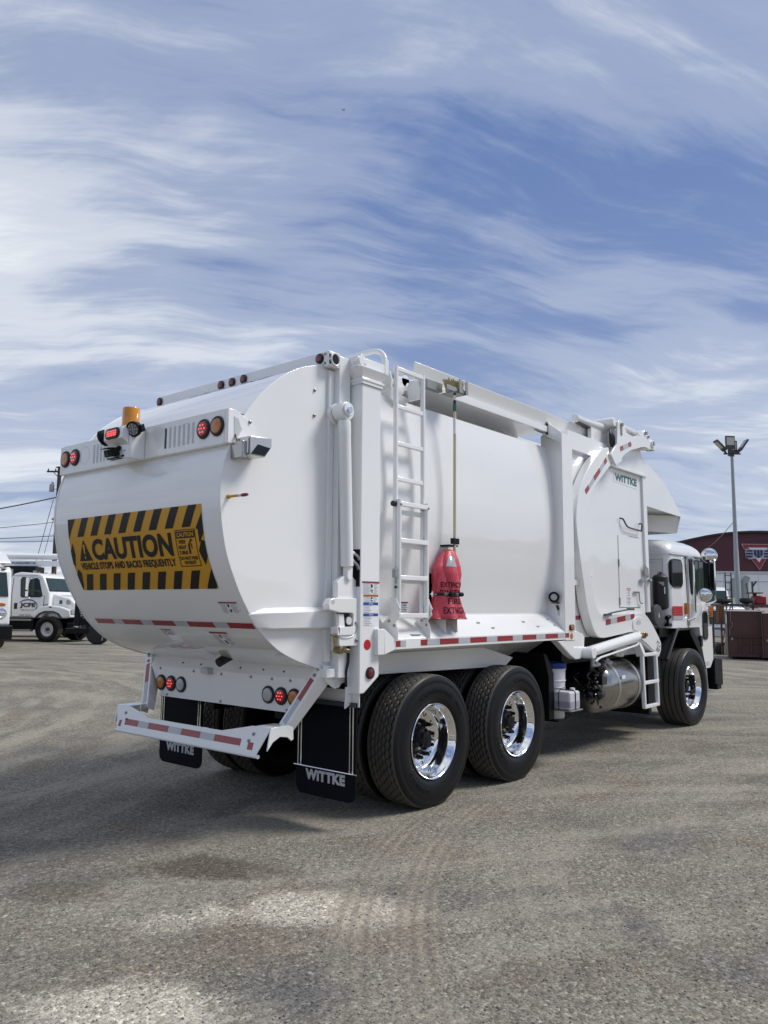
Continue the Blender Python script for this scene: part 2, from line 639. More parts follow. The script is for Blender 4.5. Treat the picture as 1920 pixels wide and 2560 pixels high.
    # pale dry fines and a damp oily stain behind the truck
    base = mix_c(t, math_n(t, 'MULTIPLY', patch(-2.20, -1.98, 0.34, 0.66, radians(40), 0.7), 0.80), base, (0.56, 0.51, 0.42))
    base = mix_c(t, math_n(t, 'MULTIPLY', patch(-3.45, -2.15, 0.34, 0.60, radians(35), 0.7), 0.80), base, (0.56, 0.51, 0.42))
    base = mix_c(t, math_n(t, 'MULTIPLY', patch(-2.75, -1.60, 0.20, 0.40, radians(35), 0.9), 0.45), base, (0.52, 0.475, 0.39))
    base = mix_c(t, math_n(t, 'MULTIPLY', patch(-2.10, -1.05, 0.30, 0.58, radians(35), 0.6), 0.80), base, (0.105, 0.086, 0.067))
    base = mix_c(t, math_n(t, 'MULTIPLY', patch(-2.95, -0.75, 0.22, 0.36, radians(35), 0.6), 0.60), base, (0.135, 0.112, 0.09))
    base = mix_c(t, math_n(t, 'MULTIPLY', patch(-2.86, -2.62, 0.20, 0.28, radians(30), 0.8), 0.50), base, (0.12, 0.121, 0.123))
    base = mix_c(t, math_n(t, 'MULTIPLY', patch(0.3, -2.9, 0.5, 0.55, radians(30), 0.8), 0.50), base, (0.13, 0.13, 0.13))
    # tread prints left by the rear wheels: a bow round (cx,cy)
    TCX, TCY, TR = 1.81, -7.56, 6.29
    rad = math_n(t, 'ADD', dist(TCX, TCY), math_n(t, 'MULTIPLY', wob, 0.03))
    ang = math_n(t, 'ARCTAN2', math_n(t, 'SUBTRACT', Y, TCY), math_n(t, 'SUBTRACT', X, TCX))
    zig = math_n(t, 'MULTIPLY', math_n(t, 'SINE', math_n(t, 'MULTIPLY', ang, TR * 2 * pi / 0.07)), 0.007)
    fade = ramp(t, noise(t, P, 1.3, 4, 0.6), [(0.34, 0.30), (0.60, 1.0)])
    fade = math_n(t, 'MULTIPLY', fade, ramp(t, X, [(0.0, 1.0), (1.0, 0.0)]))
    trm, rib = None, None
    for off in (0.0, 0.31):
        rr = math_n(t, 'SUBTRACT', rad, TR + off)
        ins = math_n(t, 'MULTIPLY', ramp(t, math_n(t, 'ABSOLUTE', rr), [(0.075, 1.0), (0.145, 0.0)]), fade)
        rb_ = math_n(t, 'MULTIPLY', math_n(t, 'SINE', math_n(t, 'MULTIPLY', math_n(t, 'ADD', rr, zig), 2 * pi / 0.075)), ins)
        trm = ins if trm is None else math_n(t, 'MAXIMUM', trm, ins)
        rib = rb_ if rib is None else math_n(t, 'ADD', rib, rb_)
    base = mix_c(t, math_n(t, 'MULTIPLY', trm, 0.50), base, (0.300, 0.258, 0.200))
    base = mix_c(t, math_n(t, 'MULTIPLY', math_n(t, 'MAXIMUM', rib, 0.0), 0.24), base, (0.12, 0.103, 0.084))
    coarse = math_n(t, 'MULTIPLY', coarse, math_n(t, 'SUBTRACT', 1.0, math_n(t, 'MULTIPLY', trm, 0.6)))
    # single stones
    vo = t.nodes.new('ShaderNodeTexVoronoi')
    vo.inputs['Scale'].default_value = 62
    L(t, P, vo.inputs['Vector'])
    vo2 = t.nodes.new('ShaderNodeTexVoronoi')
    vo2.inputs['Scale'].default_value = 24
    L(t, P, vo2.inputs['Vector'])
    hs = t.nodes.new('ShaderNodeSeparateColor')
    L(t, vo.outputs['Color'], hs.inputs[0])
    st = ramp(t, hs.outputs[0], [(0.0, 0.60), (0.5, 0.96), (0.88, 1.22), (1.0, 1.8)])
    base = mix_c(t, math_n(t, 'MULTIPLY', coarse, 0.85), base, mix_c(t, 1.0, base, st, 'MULTIPLY'))
    gm = ramp(t, grit, [(0.28, 0.58), (0.50, 0.98), (0.72, 1.42)])
    gm2 = ramp(t, grit2, [(0.28, 0.62), (0.50, 1.0), (0.72, 1.38)])
    cc = t.nodes.new('ShaderNodeCombineColor')
    g3 = math_n(t, 'MULTIPLY', gm, gm2)
    for i in range(3):
        L(t, g3, cc.inputs[i])
    base = mix_c(t, 1.0, base, cc.outputs[0], 'MULTIPLY')
    L(t, base, b.inputs['Base Color'])
    b.inputs['Roughness'].default_value = 0.95
    b.inputs['Specular IOR Level'].default_value = 0.2
    # relief
    pv = math_n(t, 'SUBTRACT', 1.0, math_n(t, 'MULTIPLY', vo.outputs['Distance'], 1.4), clamp=True)
    pv2 = math_n(t, 'SUBTRACT', 1.0, math_n(t, 'MULTIPLY', vo2.outputs['Distance'], 1.5), clamp=True)
    hgt = math_n(t, 'MULTIPLY', math_n(t, 'ADD', math_n(t, 'MULTIPLY', pv, 0.0075), math_n(t, 'MULTIPLY', pv2, 0.006)), coarse)
    hgt = math_n(t, 'ADD', hgt, math_n(t, 'MULTIPLY', grit, 0.006))
    hgt = math_n(t, 'ADD', hgt, math_n(t, 'MULTIPLY', small, 0.020))
    hgt = math_n(t, 'ADD', hgt, math_n(t, 'MULTIPLY', mid, 0.04))
    hgt = math_n(t, 'ADD', hgt, math_n(t, 'MULTIPLY', rib, -0.0045))
    hgt = math_n(t, 'ADD', hgt, math_n(t, 'MULTIPLY', dust, 0.03))
    bn = t.nodes.new('ShaderNodeBump')
    bn.inputs['Strength'].default_value = 0.85
    bn.inputs['Distance'].default_value = 1.0
    L(t, hgt, bn.inputs['Height'])
    L(t, bn.outputs[0], b.inputs['Normal'])
    MAT['ground'] = m


ground_material()
g = MB().add([(-900, -900, 0), (900, -900, 0), (900, 900, 0), (-900, 900, 0)], [(0, 1, 2, 3)]).build('ground', 'ground', fix=False)
kind(g, 'structure')


def scatter_stones():
    """loose stones near the camera, one mesh of many small angular pebbles"""
    rng = np.random.default_rng(3)
    ico_v = np.array([(0, 0, 1), (0.9, 0, 0.1), (0.1, 0.95, 0), (-0.85, 0.1, 0.05), (0, -0.9, 0.1), (0.05, 0.1, -0.6)])
    ico_f = np.array([(0, 1, 2), (0, 2, 3), (0, 3, 4), (0, 4, 1), (5, 2, 1), (5, 3, 2), (5, 4, 3), (5, 1, 4)])
    n = 30000
    d = 2.6 + 13.0 * rng.random(n) ** 1.9
    a = radians(40.1) + (rng.random(n) - 0.5) * radians(70)
    x = -5.344 + d * np.cos(a)
    y = -5.146 + d * np.sin(a)
    s = 0.0028 + 0.0055 * rng.random(n) ** 3.0
    big = rng.random(n) < 0.008
    s[big] *= 1.9
    keep = ~((x > -1.3) & (x < 7) & (np.abs(y) < 1.3))
    x, y, s = x[keep], y[keep], s[keep]
    n = len(x)
    rot = rng.random(n) * 2 * np.pi
    jit = 1 + 0.5 * (rng.random((n, 6, 3)) - 0.5)
    v = ico_v[None] * jit * s[:, None, None]
    v[..., 2] *= 0.6
    c, sn = np.cos(rot)[:, None], np.sin(rot)[:, None]
    vx = v[..., 0] * c - v[..., 1] * sn + x[:, None]
    vy = v[..., 0] * sn + v[..., 1] * c + y[:, None]
    vz = v[..., 2] + s[:, None] * 0.25
    V = np.stack([vx, vy, vz], -1).reshape(-1, 3)
    F = (ico_f[None] + (np.arange(n) * 6)[:, None, None]).reshape(-1, 3)
    me = bpy.data.meshes.new('gravel_stones')
    me.vertices.add(len(V))
    me.vertices.foreach_set('co', V.ravel())
    me.loops.add(F.size)
    me.loops.foreach_set('vertex_index', F.ravel())
    me.polygons.add(len(F))
    me.polygons.foreach_set('loop_start', np.arange(0, F.size, 3))
    me.update()
    me.validate()
    me.materials.append(stone_mat)
    o = put('gravel_stones', me)
    kind(o, 'stuff')
    tag(o, 'loose grey gravel stones strewn over the yard ground', 'gravel')


stone_mat = bpy.data.materials.new('loose_stone')
stone_mat.use_nodes = True
_t = stone_mat.node_tree
_g = _t.nodes.new('ShaderNodeNewGeometry')
L(_t, ramp(_t, _g.outputs['Random Per Island'], [(0.0, (0.11, 0.11, 0.11)), (0.5, (0.24, 0.23, 0.20)), (0.9, (0.36, 0.33, 0.28)), (1.0, (0.52, 0.49, 0.43))]),
  _t.nodes['Principled BSDF'].inputs['Base Color'])
_t.nodes['Principled BSDF'].inputs['Roughness'].default_value = 0.9
scatter_stones()


def added_ridge():
    """low wooded ridge added out of view behind the camera, a dark horizon for reflections"""
    rng = random.Random(12)
    rows = []
    n = 260
    for k in range(n + 1):
        a = radians(-12 - 200 * k / n)
        r = 95 + 6 * sin(a * 7)
        h = 4.6 + 1.5 * sin(k * 0.11) + 1.1 * sin(k * 0.37 + 1) + rng.random() * 1.5
        c_, s_ = cos(a), sin(a)
        rows.append([((r - 4) * c_, (r - 4) * s_, -0.5), (r * c_, r * s_, h * 0.7), ((r + 3) * c_, (r + 3) * s_, h), ((r + 10) * c_, (r + 10) * s_, -0.5)])
    o = MB().grid(rows).build('reflection_ridge', 'ridge_green', fix=False)
    kind(o, 'structure')


pm('ridge_green', (0.055, 0.065, 0.045), 0.95, var=0.5, scale=0.4)
added_ridge()  # unseen ridge, added so that paint and glass mirror a dark horizon

# ------------------------------------------------------------------ refuse truck
TR = thing('refuse_truck', 'white front-loading refuse truck with yellow caution sign on its rounded tailgate', 'truck')
WP = 'white_paint'


def part(mb, name, m, parent=None, bevel=0.0, **k):
    return mb.build(name, m, TR if parent is None else parent, bevel, **k)


def dirrot(d):
    return Vector(d).normalized().to_track_quat('Z', 'Y').to_euler()


_lm = {}


def light_meshes(r, lens):
    key = (round(r, 4), lens)
    if key not in _lm:
        g_ = MB().rev((0, 0, -0.012), (0, 0, 1), [(r * 0.95, 0), (r, 0.012), (r, 0.020), (r * 0.93, 0.027), (r * 0.80, 0.027), (r * 0.76, 0.022), (r * 0.5, 0.020)], 28).mesh('grommet', 'black_rubber')
        l_ = MB().rev((0, 0, 0.004), (0, 0, 1), [(r * 0.77, 0), (r * 0.76, 0.011), (r * 0.70, 0.016), (r * 0.4, 0.019), (0.0, 0.020)], 28, caps=False).mesh('lens', lens)
        e_ = MB()
        rl = r * 0.105
        for k in range(7):
            a = k * pi / 3
            px, py = (0, 0) if k == 6 else (r * 0.40 * cos(a), r * 0.40 * sin(a))
            e_.rev((px, py, 0.021), (0, 0, 1), [(rl, 0), (rl * 0.7, 0.003), (0, 0.0035)], 8, caps=False)
        _lm[key] = (g_, l_, e_.mesh('led_cluster', 'red_led'))
    return _lm[key]


def round_light(name, pos, d, r, lens, led=False, label=None, parent=None):
    g_, l_, e_ = light_meshes(r, lens)
    o = put(name, g_, TR if parent is None else parent, loc=pos, rot=dirrot(d), label=label)
    put('lens', l_, o)
    if led:
        put('led_cluster', e_, o)
    return o


bolt_me = MB().rev((0, 0, -0.003), (0, 0, 1), [(0.015, 0), (0.015, 0.005), (0.011, 0.006), (0.0105, 0.014), (0.006, 0.017), (0, 0.0175)], 8).mesh('bolt', 'bolt_steel')


def bolt(pos, d, s=1.0, parent=None):
    o = put('bolt', bolt_me, TR if parent is None else parent, loc=pos, rot=dirrot(d))
    o.scale = (s, s, s)
    return o


# ---- tailgate: profile in x,z from the roof round to the underside
TP = [(-1.05, 3.405), (-1.15, 3.400), (-1.25, 3.382), (-1.33, 3.360), (-1.46, 3.312), (-1.60, 3.232), (-1.72, 3.140), (-1.835, 3.030), (-1.965, 2.862),
      (-2.055, 2.700), (-2.11, 2.555), (-2.138, 2.420), (-2.143, 2.310), (-2.135, 2.205), (-2.115, 2.085), (-2.075, 1.930), (-2.000, 1.762),
      (-1.915, 1.615), (-1.800, 1.460), (-1.645, 1.326), (-1.488, 1.246), (-1.320, 1.190), (-1.170, 1.152), (-1.03, 1.13)]
TPS = spline(TP, 6)
TY = 1.058


def tail(y, z, off=0.0):
    for i in range(len(TPS) - 1):
        a, b = TPS[i], TPS[i + 1]
        if a[1] >= z >= b[1]:
            k = (a[1] - z) / max(1e-6, a[1] - b[1])
            x = a[0] + (b[0] - a[0]) * k
            tx, tz = b[0] - a[0], b[1] - a[1]
            l = sqrt(tx * tx + tz * tz)
            return (x + tz / l * off, y, z - tx / l * off)
    return (TPS[-1][0], y, z)


sh = MB().grid([[(x, -TY, z), (x, TY, z)] for x, z in TPS])
tg = part(sh, 'tailgate', WP, fix=False, sharp=60)
for sgn in (-1, 1):
    o_ = []
    for i, (x, z) in enumerate(TPS):
        a, b = TPS[max(0, i - 1)], TPS[min(len(TPS) - 1, i + 1)]
        tx, tz = b[0] - a[0], b[1] - a[1]
        l = sqrt(tx * tx + tz * tz)
        o_.append((x + tz / l * 0.006, z - tx / l * 0.006))
    part(MB().prism(o_ + [(-0.99, 1.13), (-0.99, 3.405)], 'y', sgn * (TY - 0.002), sgn * (TY + 0.016)), 'tailgate_side', WP, tg, 0.003)
    # stiffening belt across the side of the tailgate
    mb = MB()
    yb, yi = sgn * 1.128, sgn * (TY + 0.014)
    mb.add([(-1.885, yi, 1.545), (-1.75, yb, 1.556), (-1.10, yb, 1.570), (-1.10, yi, 1.60), (-1.75, yi, 1.585),
            (-1.805, yi, 1.452), (-1.72, yb, 1.446), (-1.10, yb, 1.446), (-1.10, yi, 1.430), (-1.72, yi, 1.438)],
           [(0, 1, 4), (1, 2, 3, 4), (0, 5, 6, 1), (1, 6, 7, 2), (5, 9, 6), (6, 9, 8, 7), (3, 2, 7, 8)])
    part(mb, 'side_belt', WP, tg, 0.006)
# seam in the underside and drain
mb = MB()
mb.cyl((-1.30, -0.19, 1.21), (-1.42, -0.19, 1.16), 0.035, n=16)
part(mb, 'drain_pipe', 'black_rubber', tg)

# ---- caution sign on the tailgate
SZ0, SZ1, SYL, SYR = 1.713, 2.268, 0.852, -0.872


def sign_fn(off):
    return lambda u, v: tail(SYL + (SYR - SYL) * u, SZ0 + (SZ1 - SZ0) * v, off)


CV = [k / 16 for k in range(1, 16)]
mb = MB()
flat2d(mb, [(0, 0), (1, 0), (1, 1), (0, 1)], [(0, 1, 2, 3)], sign_fn(0.0025), cuts_v=CV)
cs = part(mb, 'caution_sign', 'sign_yellow', fix=False, sharp=60)
cs['label'] = 'yellow and black caution sign on the tailgate'
strip = []
for k in range(8):          # top row
    u0 = 0.126 + k * 0.113
    strip.append([(u0 - 0.050, 0.742), (u0 + 0.004, 0.742), (u0 + 0.054, 1.0), (u0, 1.0)])
for k in range(8):          # bottom row
    u0 = 0.032 + k * 0.1125
    strip.append([(u0, 0.0), (u0 + 0.054, 0.0), (u0 + 0.108, 0.222), (u0 + 0.054, 0.222)])
strip += [[(0, 0.72), (0, 1), (0.064, 1)], [(0, 0.36), (0, 0.56), (0.026, 0.66), (0.036, 0.50), (0.012, 0.33)], [(0, 0.0), (0, 0.22), (0.026, 0.30), (0.045, 0.24), (0.022, 0.07)],
          [(1, 0.90), (1, 0.66), (0.967, 0.54), (0.967, 0.70), (0.955, 0.72)], [(1, 0.56), (1, 0.38), (0.975, 0.28), (0.955, 0.45), (0.980, 0.58)], [(1, 0.24), (1, 0.04), (0.988, 0.0), (0.930, 0.0)]]
for pl in strip:
    mb = MB()
    flat2d(mb, pl, [tuple(range(len(pl)))], sign_fn(0.0045), cuts_v=CV)
    part(mb, 'hazard_stripe', 'black_vinyl', cs, fix=False)


def sign_text(name, m, off, items):
    for body_, bold_, sp_, bx_ in items:
        mb = MB()
        text(mb, body_, sign_fn(off), bold_, sp_, CV, (), bx_)
        part(mb, name, m, cs, fix=False)


sign_text('sign_lettering', 'black_vinyl', 0.005, [('CAUTION', 0.042, 1.03, (0.186, 0.405, 0.790, 0.695)), ('VEHICLE STOPS AND BACKS FREQUENTLY', 0.040, 1.08, (0.064, 0.268, 0.790, 0.378)),
          ('WIDE', 0.03, 1.0, (0.833, 0.545, 0.878, 0.592)), ('RIGHT', 0.03, 1.0, (0.831, 0.480, 0.880, 0.527)), ('TURNS', 0.03, 1.0, (0.828, 0.415, 0.884, 0.462)),
          ('DO NOT PASS', 0.03, 1.0, (0.826, 0.350, 0.938, 0.392)), ('ON RIGHT', 0.03, 1.0, (0.846, 0.298, 0.922, 0.340))])
mb = MB()
flat2d(mb, [(0.066, 0.405), (0.176, 0.405), (0.121, 0.700)], [(0, 1, 2)], sign_fn(0.005), cuts_v=CV)
part(mb, 'warning_triangle', 'black_vinyl', cs, fix=False)
mb = MB()
for (a, b, c, d) in ((0.817, 0.272, 0.948, 0.281), (0.817, 0.706, 0.948, 0.715), (0.817, 0.281, 0.8205, 0.706), (0.9445, 0.281, 0.948, 0.706)):
    flat2d(mb, [(a, b), (c, b), (c, d), (a, d)], [(0, 1, 2, 3)], sign_fn(0.005), cuts_v=CV)
part(mb, 'panel_border', 'black_vinyl', cs, fix=False)
mb = MB()
flat2d(mb, [(0.824, 0.612), (0.941, 0.612), (0.941, 0.694), (0.824, 0.694)], [(0, 1, 2, 3)], sign_fn(0.005), cuts_v=CV)
part(mb, 'panel_head', 'black_vinyl', cs, fix=False)
mb = MB()
for pl in ([(0.893, 0.42), (0.904, 0.42), (0.904, 0.54), (0.893, 0.54)], [(0.896, 0.545), (0.908, 0.58), (0.912, 0.575), (0.902, 0.54)], [(0.908, 0.558), (0.926, 0.582), (0.908, 0.604)], [(0.914, 0.48), (0.919, 0.48), (0.914, 0.55), (0.908, 0.55)]):
    flat2d(mb, pl, [tuple(range(len(pl)))], sign_fn(0.005), cuts_v=CV)
kind(part(mb, 'turn_pictogram', 'black_vinyl', cs, fix=False), 'stuff')
sign_text('sign_highlight', 'sign_yellow', 0.0065, [('CAUTION', 0.03, 1.0, (0.829, 0.628, 0.936, 0.680))])
for pl in ([(0.117, 0.50), (0.125, 0.50), (0.129, 0.615), (0.126, 0.630), (0.116, 0.630), (0.113, 0.615)], [(0.1165, 0.435), (0.1255, 0.435), (0.1255, 0.468), (0.1165, 0.468)]):
    mb = MB()
    flat2d(mb, pl, [tuple(range(len(pl)))], sign_fn(0.0065), cuts_v=CV)
    part(mb, 'exclamation_mark', 'sign_yellow', cs, fix=False)


def tail_quad(y0, y1, z0, z1, off, name, m, parent):
    mb = MB()
    flat2d(mb, [(0, 0), (1, 0), (1, 1), (0, 1)], [(0, 1, 2, 3)], lambda u, v: tail(y0 + (y1 - y0) * u, z0 + (z1 - z0) * v, off), cuts_v=(0.25, 0.5, 0.75))
    return part(mb, name, m, parent, fix=False, sharp=60)


# ---- reflective tape across the tailgate
edges = [0.905, 0.600, 0.390, 0.080, -0.140, -0.450, -0.690, -0.990]
yy = 0.93
seq = [('r', 0.93, 0.665), ('s', 0.665, 0.53), ('r', 0.53, 0.27), ('s', 0.27, 0.125), ('r', 0.125, -0.155), ('s', -0.155, -0.32), ('r', -0.32, -0.62), ('s', -0.62, -0.775), ('r', -0.775, -1.04)]
for c, a, b in seq:
    tail_quad(a, b, 1.447, 1.484, 0.003, 'reflective_tape', 'red_reflective' if c == 'r' else 'silver_reflective', tg)


def tail_label(yl, yr, z0, z1, head):
    o = tail_quad(yl, yr, z0, z1, 0.002, 'warning_label', 'white_decal', TR)
    tail_quad(yl, yr, z1 - (z1 - z0) * 0.13, z1, 0.003, 'label_header', head, o)
    mb = MB()
    for k in range(8):
        v0 = 0.06 + k * 0.098
        for a, b in ((0.05, 0.36), (0.62, 0.62 + 0.25 + 0.1 * ((k * 7) % 3) / 2)):
            flat2d(mb, [(a, v0), (b, v0), (b, v0 + 0.045), (a, v0 + 0.045)], [(0, 1, 2, 3)], lambda u, v: tail(yl + (yr - yl) * u, z0 + (z1 - z0) * v, 0.0034))
    kind(part(mb, 'label_text', 'text_grey', o, fix=False), 'stuff')
    mb = MB()
    for a, b, c, d in ((0.44, 0.55, 0.52, 0.80), (0.46, 0.12, 0.55, 0.38), (0.42, 0.74, 0.55, 0.80)):
        flat2d(mb, [(a, b), (c, b), (c + 0.02, d), (a, d)], [(0, 1, 2, 3)], lambda u, v: tail(yl + (yr - yl) * u, z0 + (z1 - z0) * v, 0.0036))
    kind(part(mb, 'label_symbol', 'black_vinyl', o, fix=False), 'stuff')
    return o


tail_label(-0.80, -0.99, 1.548, 1.625, 'dark_red_decal')
tail_label(0.10, -0.04, 1.375, 1.420, 'dark_red_decal')
tail_label(-0.49, -0.69, 1.318, 1.415, 'dark_red_decal')
# dark blue-grey lettering on the top of the tailgate
mb = MB()
text(mb, 'WiTTKE', lambda u, v: tail(0.28 - 1.05 * u, 3.285 + 0.075 * v, 0.003), 0.03, 0.95, (0.33, 0.66))
part(mb, 'tailgate_lettering', 'roof_lettering', tg, fix=False)

# ---- light bar across the tailgate
mb = MB()
BX = -2.112
FZ0, FZ1 = 2.655, 2.888
prof = [(-1.05, FZ0), (1.05, FZ0), (1.05, FZ1), (-1.05, FZ1)]
mb.box(BX, BX + 0.006, -1.048, 1.048, FZ0, FZ1)
mb.hexa([(BX, -1.048, FZ0), (-2.06, -1.048, FZ0 - 0.004), (-2.06, 1.048, FZ0 - 0.004), (BX, 1.048, FZ0), (BX, -1.048, FZ0 + 0.006), (-2.06, -1.048, FZ0 + 0.002), (-2.06, 1.048, FZ0 + 0.002), (BX, 1.048, FZ0 + 0.006)])
mb.hexa([(BX, -1.048, FZ1 - 0.006), (-1.93, -1.048, FZ1 - 0.006), (-1.93, 1.048, FZ1 - 0.006), (BX, 1.048, FZ1 - 0.006), (BX, -1.048, FZ1), (-1.93, -1.048, FZ1), (-1.93, 1.048, FZ1), (BX, 1.048, FZ1)])
lb = part(mb, 'light_bar', WP, None, 0.004)
for sgn in (-1, 1):
    pl = [(BX, FZ0), (BX, FZ1), (-2.05, FZ1), (-1.955, 2.845), (-1.90, 2.80), (-1.885, 2.75), (-1.90, 2.70), (-1.955, 2.665), (-2.04, 2.655)]
    part(MB().prism(pl, 'y', sgn * 1.049, sgn * 1.086), 'bar_end', WP, lb, 0.004)
    part(MB().prism([(-2.065, 2.84), (-2.03, 2.83), (-2.01, 2.785), (-1.995, 2.765), (-2.02, 2.72), (-2.055, 2.68), (-2.06, 2.72)], 'y', sgn * 1.085, sgn * 1.0885), 'bar_end_slot', 'grey_paint', lb)
    bolt((-1.93, sgn * 1.086, 2.825), (0, sgn, 0), 0.9)
    bolt((-1.93, sgn * 1.086, 2.69), (0, sgn, 0), 0.9)
slot_me = MB().prism(rrect(0.022, 0.150, 0.0105, 5), 'x', -0.0015, 0.0015).mesh('slot', 'grey_paint')
slot_dark = MB().prism(rrect(0.022, 0.150, 0.0105, 5), 'x', -0.0015, 0.0015).mesh('slot', 'dark_grey')
for k in range(7):
    put('slot', slot_dark if k == 0 else slot_me, lb, loc=(BX - 0.0005, -0.395 - 0.0 - k * 0.053 + 0.0, 2.772 + 0.0 * k))
    put('slot', slot_me, lb, loc=(BX - 0.0005, 0.56 - k * 0.05, 2.772))
ring_me = MB()
for k in range(28):
    a, b = 2 * pi * k / 28, 2 * pi * (k + 0.78) / 28
    ring_me.add([(0, 0.072 * cos(a), 0.072 * sin(a)), (0, 0.072 * cos(b), 0.072 * sin(b)), (0, 0.069 * cos(b), 0.069 * sin(b)), (0, 0.069 * cos(a), 0.069 * sin(a))], [(0, 1, 2, 3)])
ring_m = ring_me.mesh('knockout_ring', 'grey_paint')
for y in (-0.62, 0.70, -0.835, -0.98, 0.845, 0.995):
    put('knockout_ring', ring_m, lb, loc=(BX - 0.0012, y, 2.778))
LD = (-1, 0, 0)
round_light('warning_light', (BX, 0.994, 2.778), LD, 0.068, 'amber_lens', label='amber rear light')
round_light('brake_light', (BX, 0.846, 2.778), LD, 0.068, 'red_lens', True, label='lit red rear light')
round_light('brake_light', (BX, -0.832, 2.780), LD, 0.068, 'red_lens', True, label='lit red rear light')
round_light('warning_light', (BX, -0.978, 2.780), LD, 0.068, 'amber_lens', label='amber rear light')

# ---- beacon bracket in the middle of the bar
mb = MB()
mb.prism([(-2.225, 0.14), (-2.240, 0.125), (-2.240, -0.105), (-2.225, -0.135), (-2.113, -0.142), (-2.113, 0.142)], 'z', 2.648, 2.876)
bk = part(mb, 'beacon_bracket', WP, None, 0.006)
part(MB().prism([(-2.292, 2.872), (-2.292, 2.788), (-2.262, 2.770), (-2.236, 2.745), (-2.236, 2.880)], 'y', -0.122, 0.122), 'light_pod', WP, bk, 0.004)
part(MB().prism(rrect(0.040, 0.014, 0.0068, 4, -0.060, 2.668), 'x', -2.2425, -2.239), 'cable_slot', 'black_vinyl', bk)
for y in (-0.045, -0.085):
    part(MB().cyl((-2.239, y, 2.706), (-2.2415, y, 2.706), 0.005, n=8), 'bracket_hole', 'black_vinyl', bk)
mb = MB()
mb.prism(rrect(0.185, 0.082, 0.040, 6, 0.0, 2.830), 'x', -2.300, -2.290)
ov = part(mb, 'strobe_light', 'black_rubber', None, 0.004, label='oval red strobe light')
part(MB().prism(rrect(0.152, 0.054, 0.026, 6, 0.0, 2.830), 'x', -2.305, -2.299), 'lens', 'red_lens', ov, 0.003)
mb = MB()
for k in range(6):
    for j in range(3):
        mb.rev((-2.3055, (k - 2.5) * 0.021, 2.830 + (j - 1) * 0.015), (-1, 0, 0), [(0.0056, 0), (0, 0.002)], 6, caps=False)
part(mb, 'led_cluster', 'red_led', ov)
part(MB().rev((-2.25, 0.15, 2.835), Vector((-0.35, 0.85, -0.40)), [(0.030, -0.02), (0.058, 0.0), (0.064, 0.035), (0.056, 0.045), (0.052, 0.038), (0, 0.036)], 24), 'side_lamp', 'black_paint', bk)
WLC, WLD = Vector((-2.195, -0.150, 2.868)), Vector((-0.86, -0.32, -0.42))
wl = MB().rev(WLC, WLD, [(0.030, -0.02), (0.050, 0), (0.056, 0.02), (0.058, 0.042), (0.054, 0.048), (0.050, 0.043)], 28)
wlo = part(wl, 'work_lamp', 'black_paint', None, label='round black work lamp under the beacon')
part(MB().rev(WLC, WLD, [(0.051, 0.042), (0.03, 0.045), (0, 0.046)], 24, caps=False), 'lens', 'lamp_lens', wlo)
mb = MB()
dq = WLD.normalized()
e1_ = dq.cross(Vector((0, 0, 1))).normalized()
e2_ = dq.cross(e1_)
for k in range(13):
    a = k * 2 * pi / 8 if k < 8 else k * 2 * pi / 4
    rr_ = 0.036 if k < 8 else (0.018 if k < 12 else 0.0)
    mb.rev(WLC + dq * 0.0465 + e1_ * rr_ * cos(a) + e2_ * rr_ * sin(a), dq, [(0.0065, 0), (0, 0.0025)], 8, caps=False)
part(mb, 'reflector', 'clear_lens', wlo)
part(MB().obox(WLC + e1_ * 0.062 + dq * 0.015, dq, e1_, e2_, 0.022, 0.006, 0.026).obox(WLC - e1_ * 0.062 + dq * 0.015, dq, e1_, e2_, 0.022, 0.006, 0.026), 'lamp_yoke', 'black_paint', wlo, 0.002)
bcn = part(MB().rev((-2.150, 0.0, 2.898), (0, 0, 1), [(0.062, 0), (0.066, 0.008), (0.064, 0.02), (0.063, 0.05), (0.064, 0.135), (0.060, 0.146), (0.035, 0.152), (0, 0.153)], 32, caps=False), 'beacon', 'beacon_amber', None, label='amber beacon on top of the light bar')
part(MB().rev((-2.150, 0.0, 2.878), (0, 0, 1), [(0.070, 0), (0.070, 0.016), (0.05, 0.018)], 28), 'beacon_base', 'black_rubber', bcn)
# reversing camera under the pod
mb = MB()
mb.obox((-2.285, 0.015, 2.690), (1, 0, 0.28), (0, 1, 0), (-0.28, 0, 1), 0.034, 0.046, 0.026)
mb.obox((-2.300, 0.015, 2.722), (1, 0, 0.20), (0, 1, 0), (-0.20, 0, 1), 0.050, 0.050, 0.003)
mb.cyl((-2.262, -0.022, 2.728), (-2.240, -0.022, 2.728), 0.017, n=14)
mb.box(-2.30, -2.24, -0.06, 0.06, 2.645, 2.652)
rc = part(mb, 'rear_camera', 'black_paint', None, 0.003)
part(MB().rev((-2.318, 0.015, 2.682), (-1, 0, -0.28), [(0.016, 0), (0.016, 0.006), (0.010, 0.004), (0, 0.006)], 16), 'camera_lens', 'glass_dark', rc)

# ---- marker light bar on the tailgate roof
mb = MB()
mb.box(-1.215, -1.13, -1.09, 1.09, 3.400, 3.500)
rb = part(mb, 'roof_light_bar', WP, None, 0.005)
for y in (1.035, 0.145, 0.0, -0.148, -1.028):
    round_light('marker_light', (-1.215, y, 3.452), LD, 0.039, 'dim_red_lens')
part(MB().prism([(0.30, 3.425), (0.36, 3.425), (0.36, 3.48), (0.30, 3.48)], 'x', -1.2165, -1.2145), 'bar_plate', WP, rb)
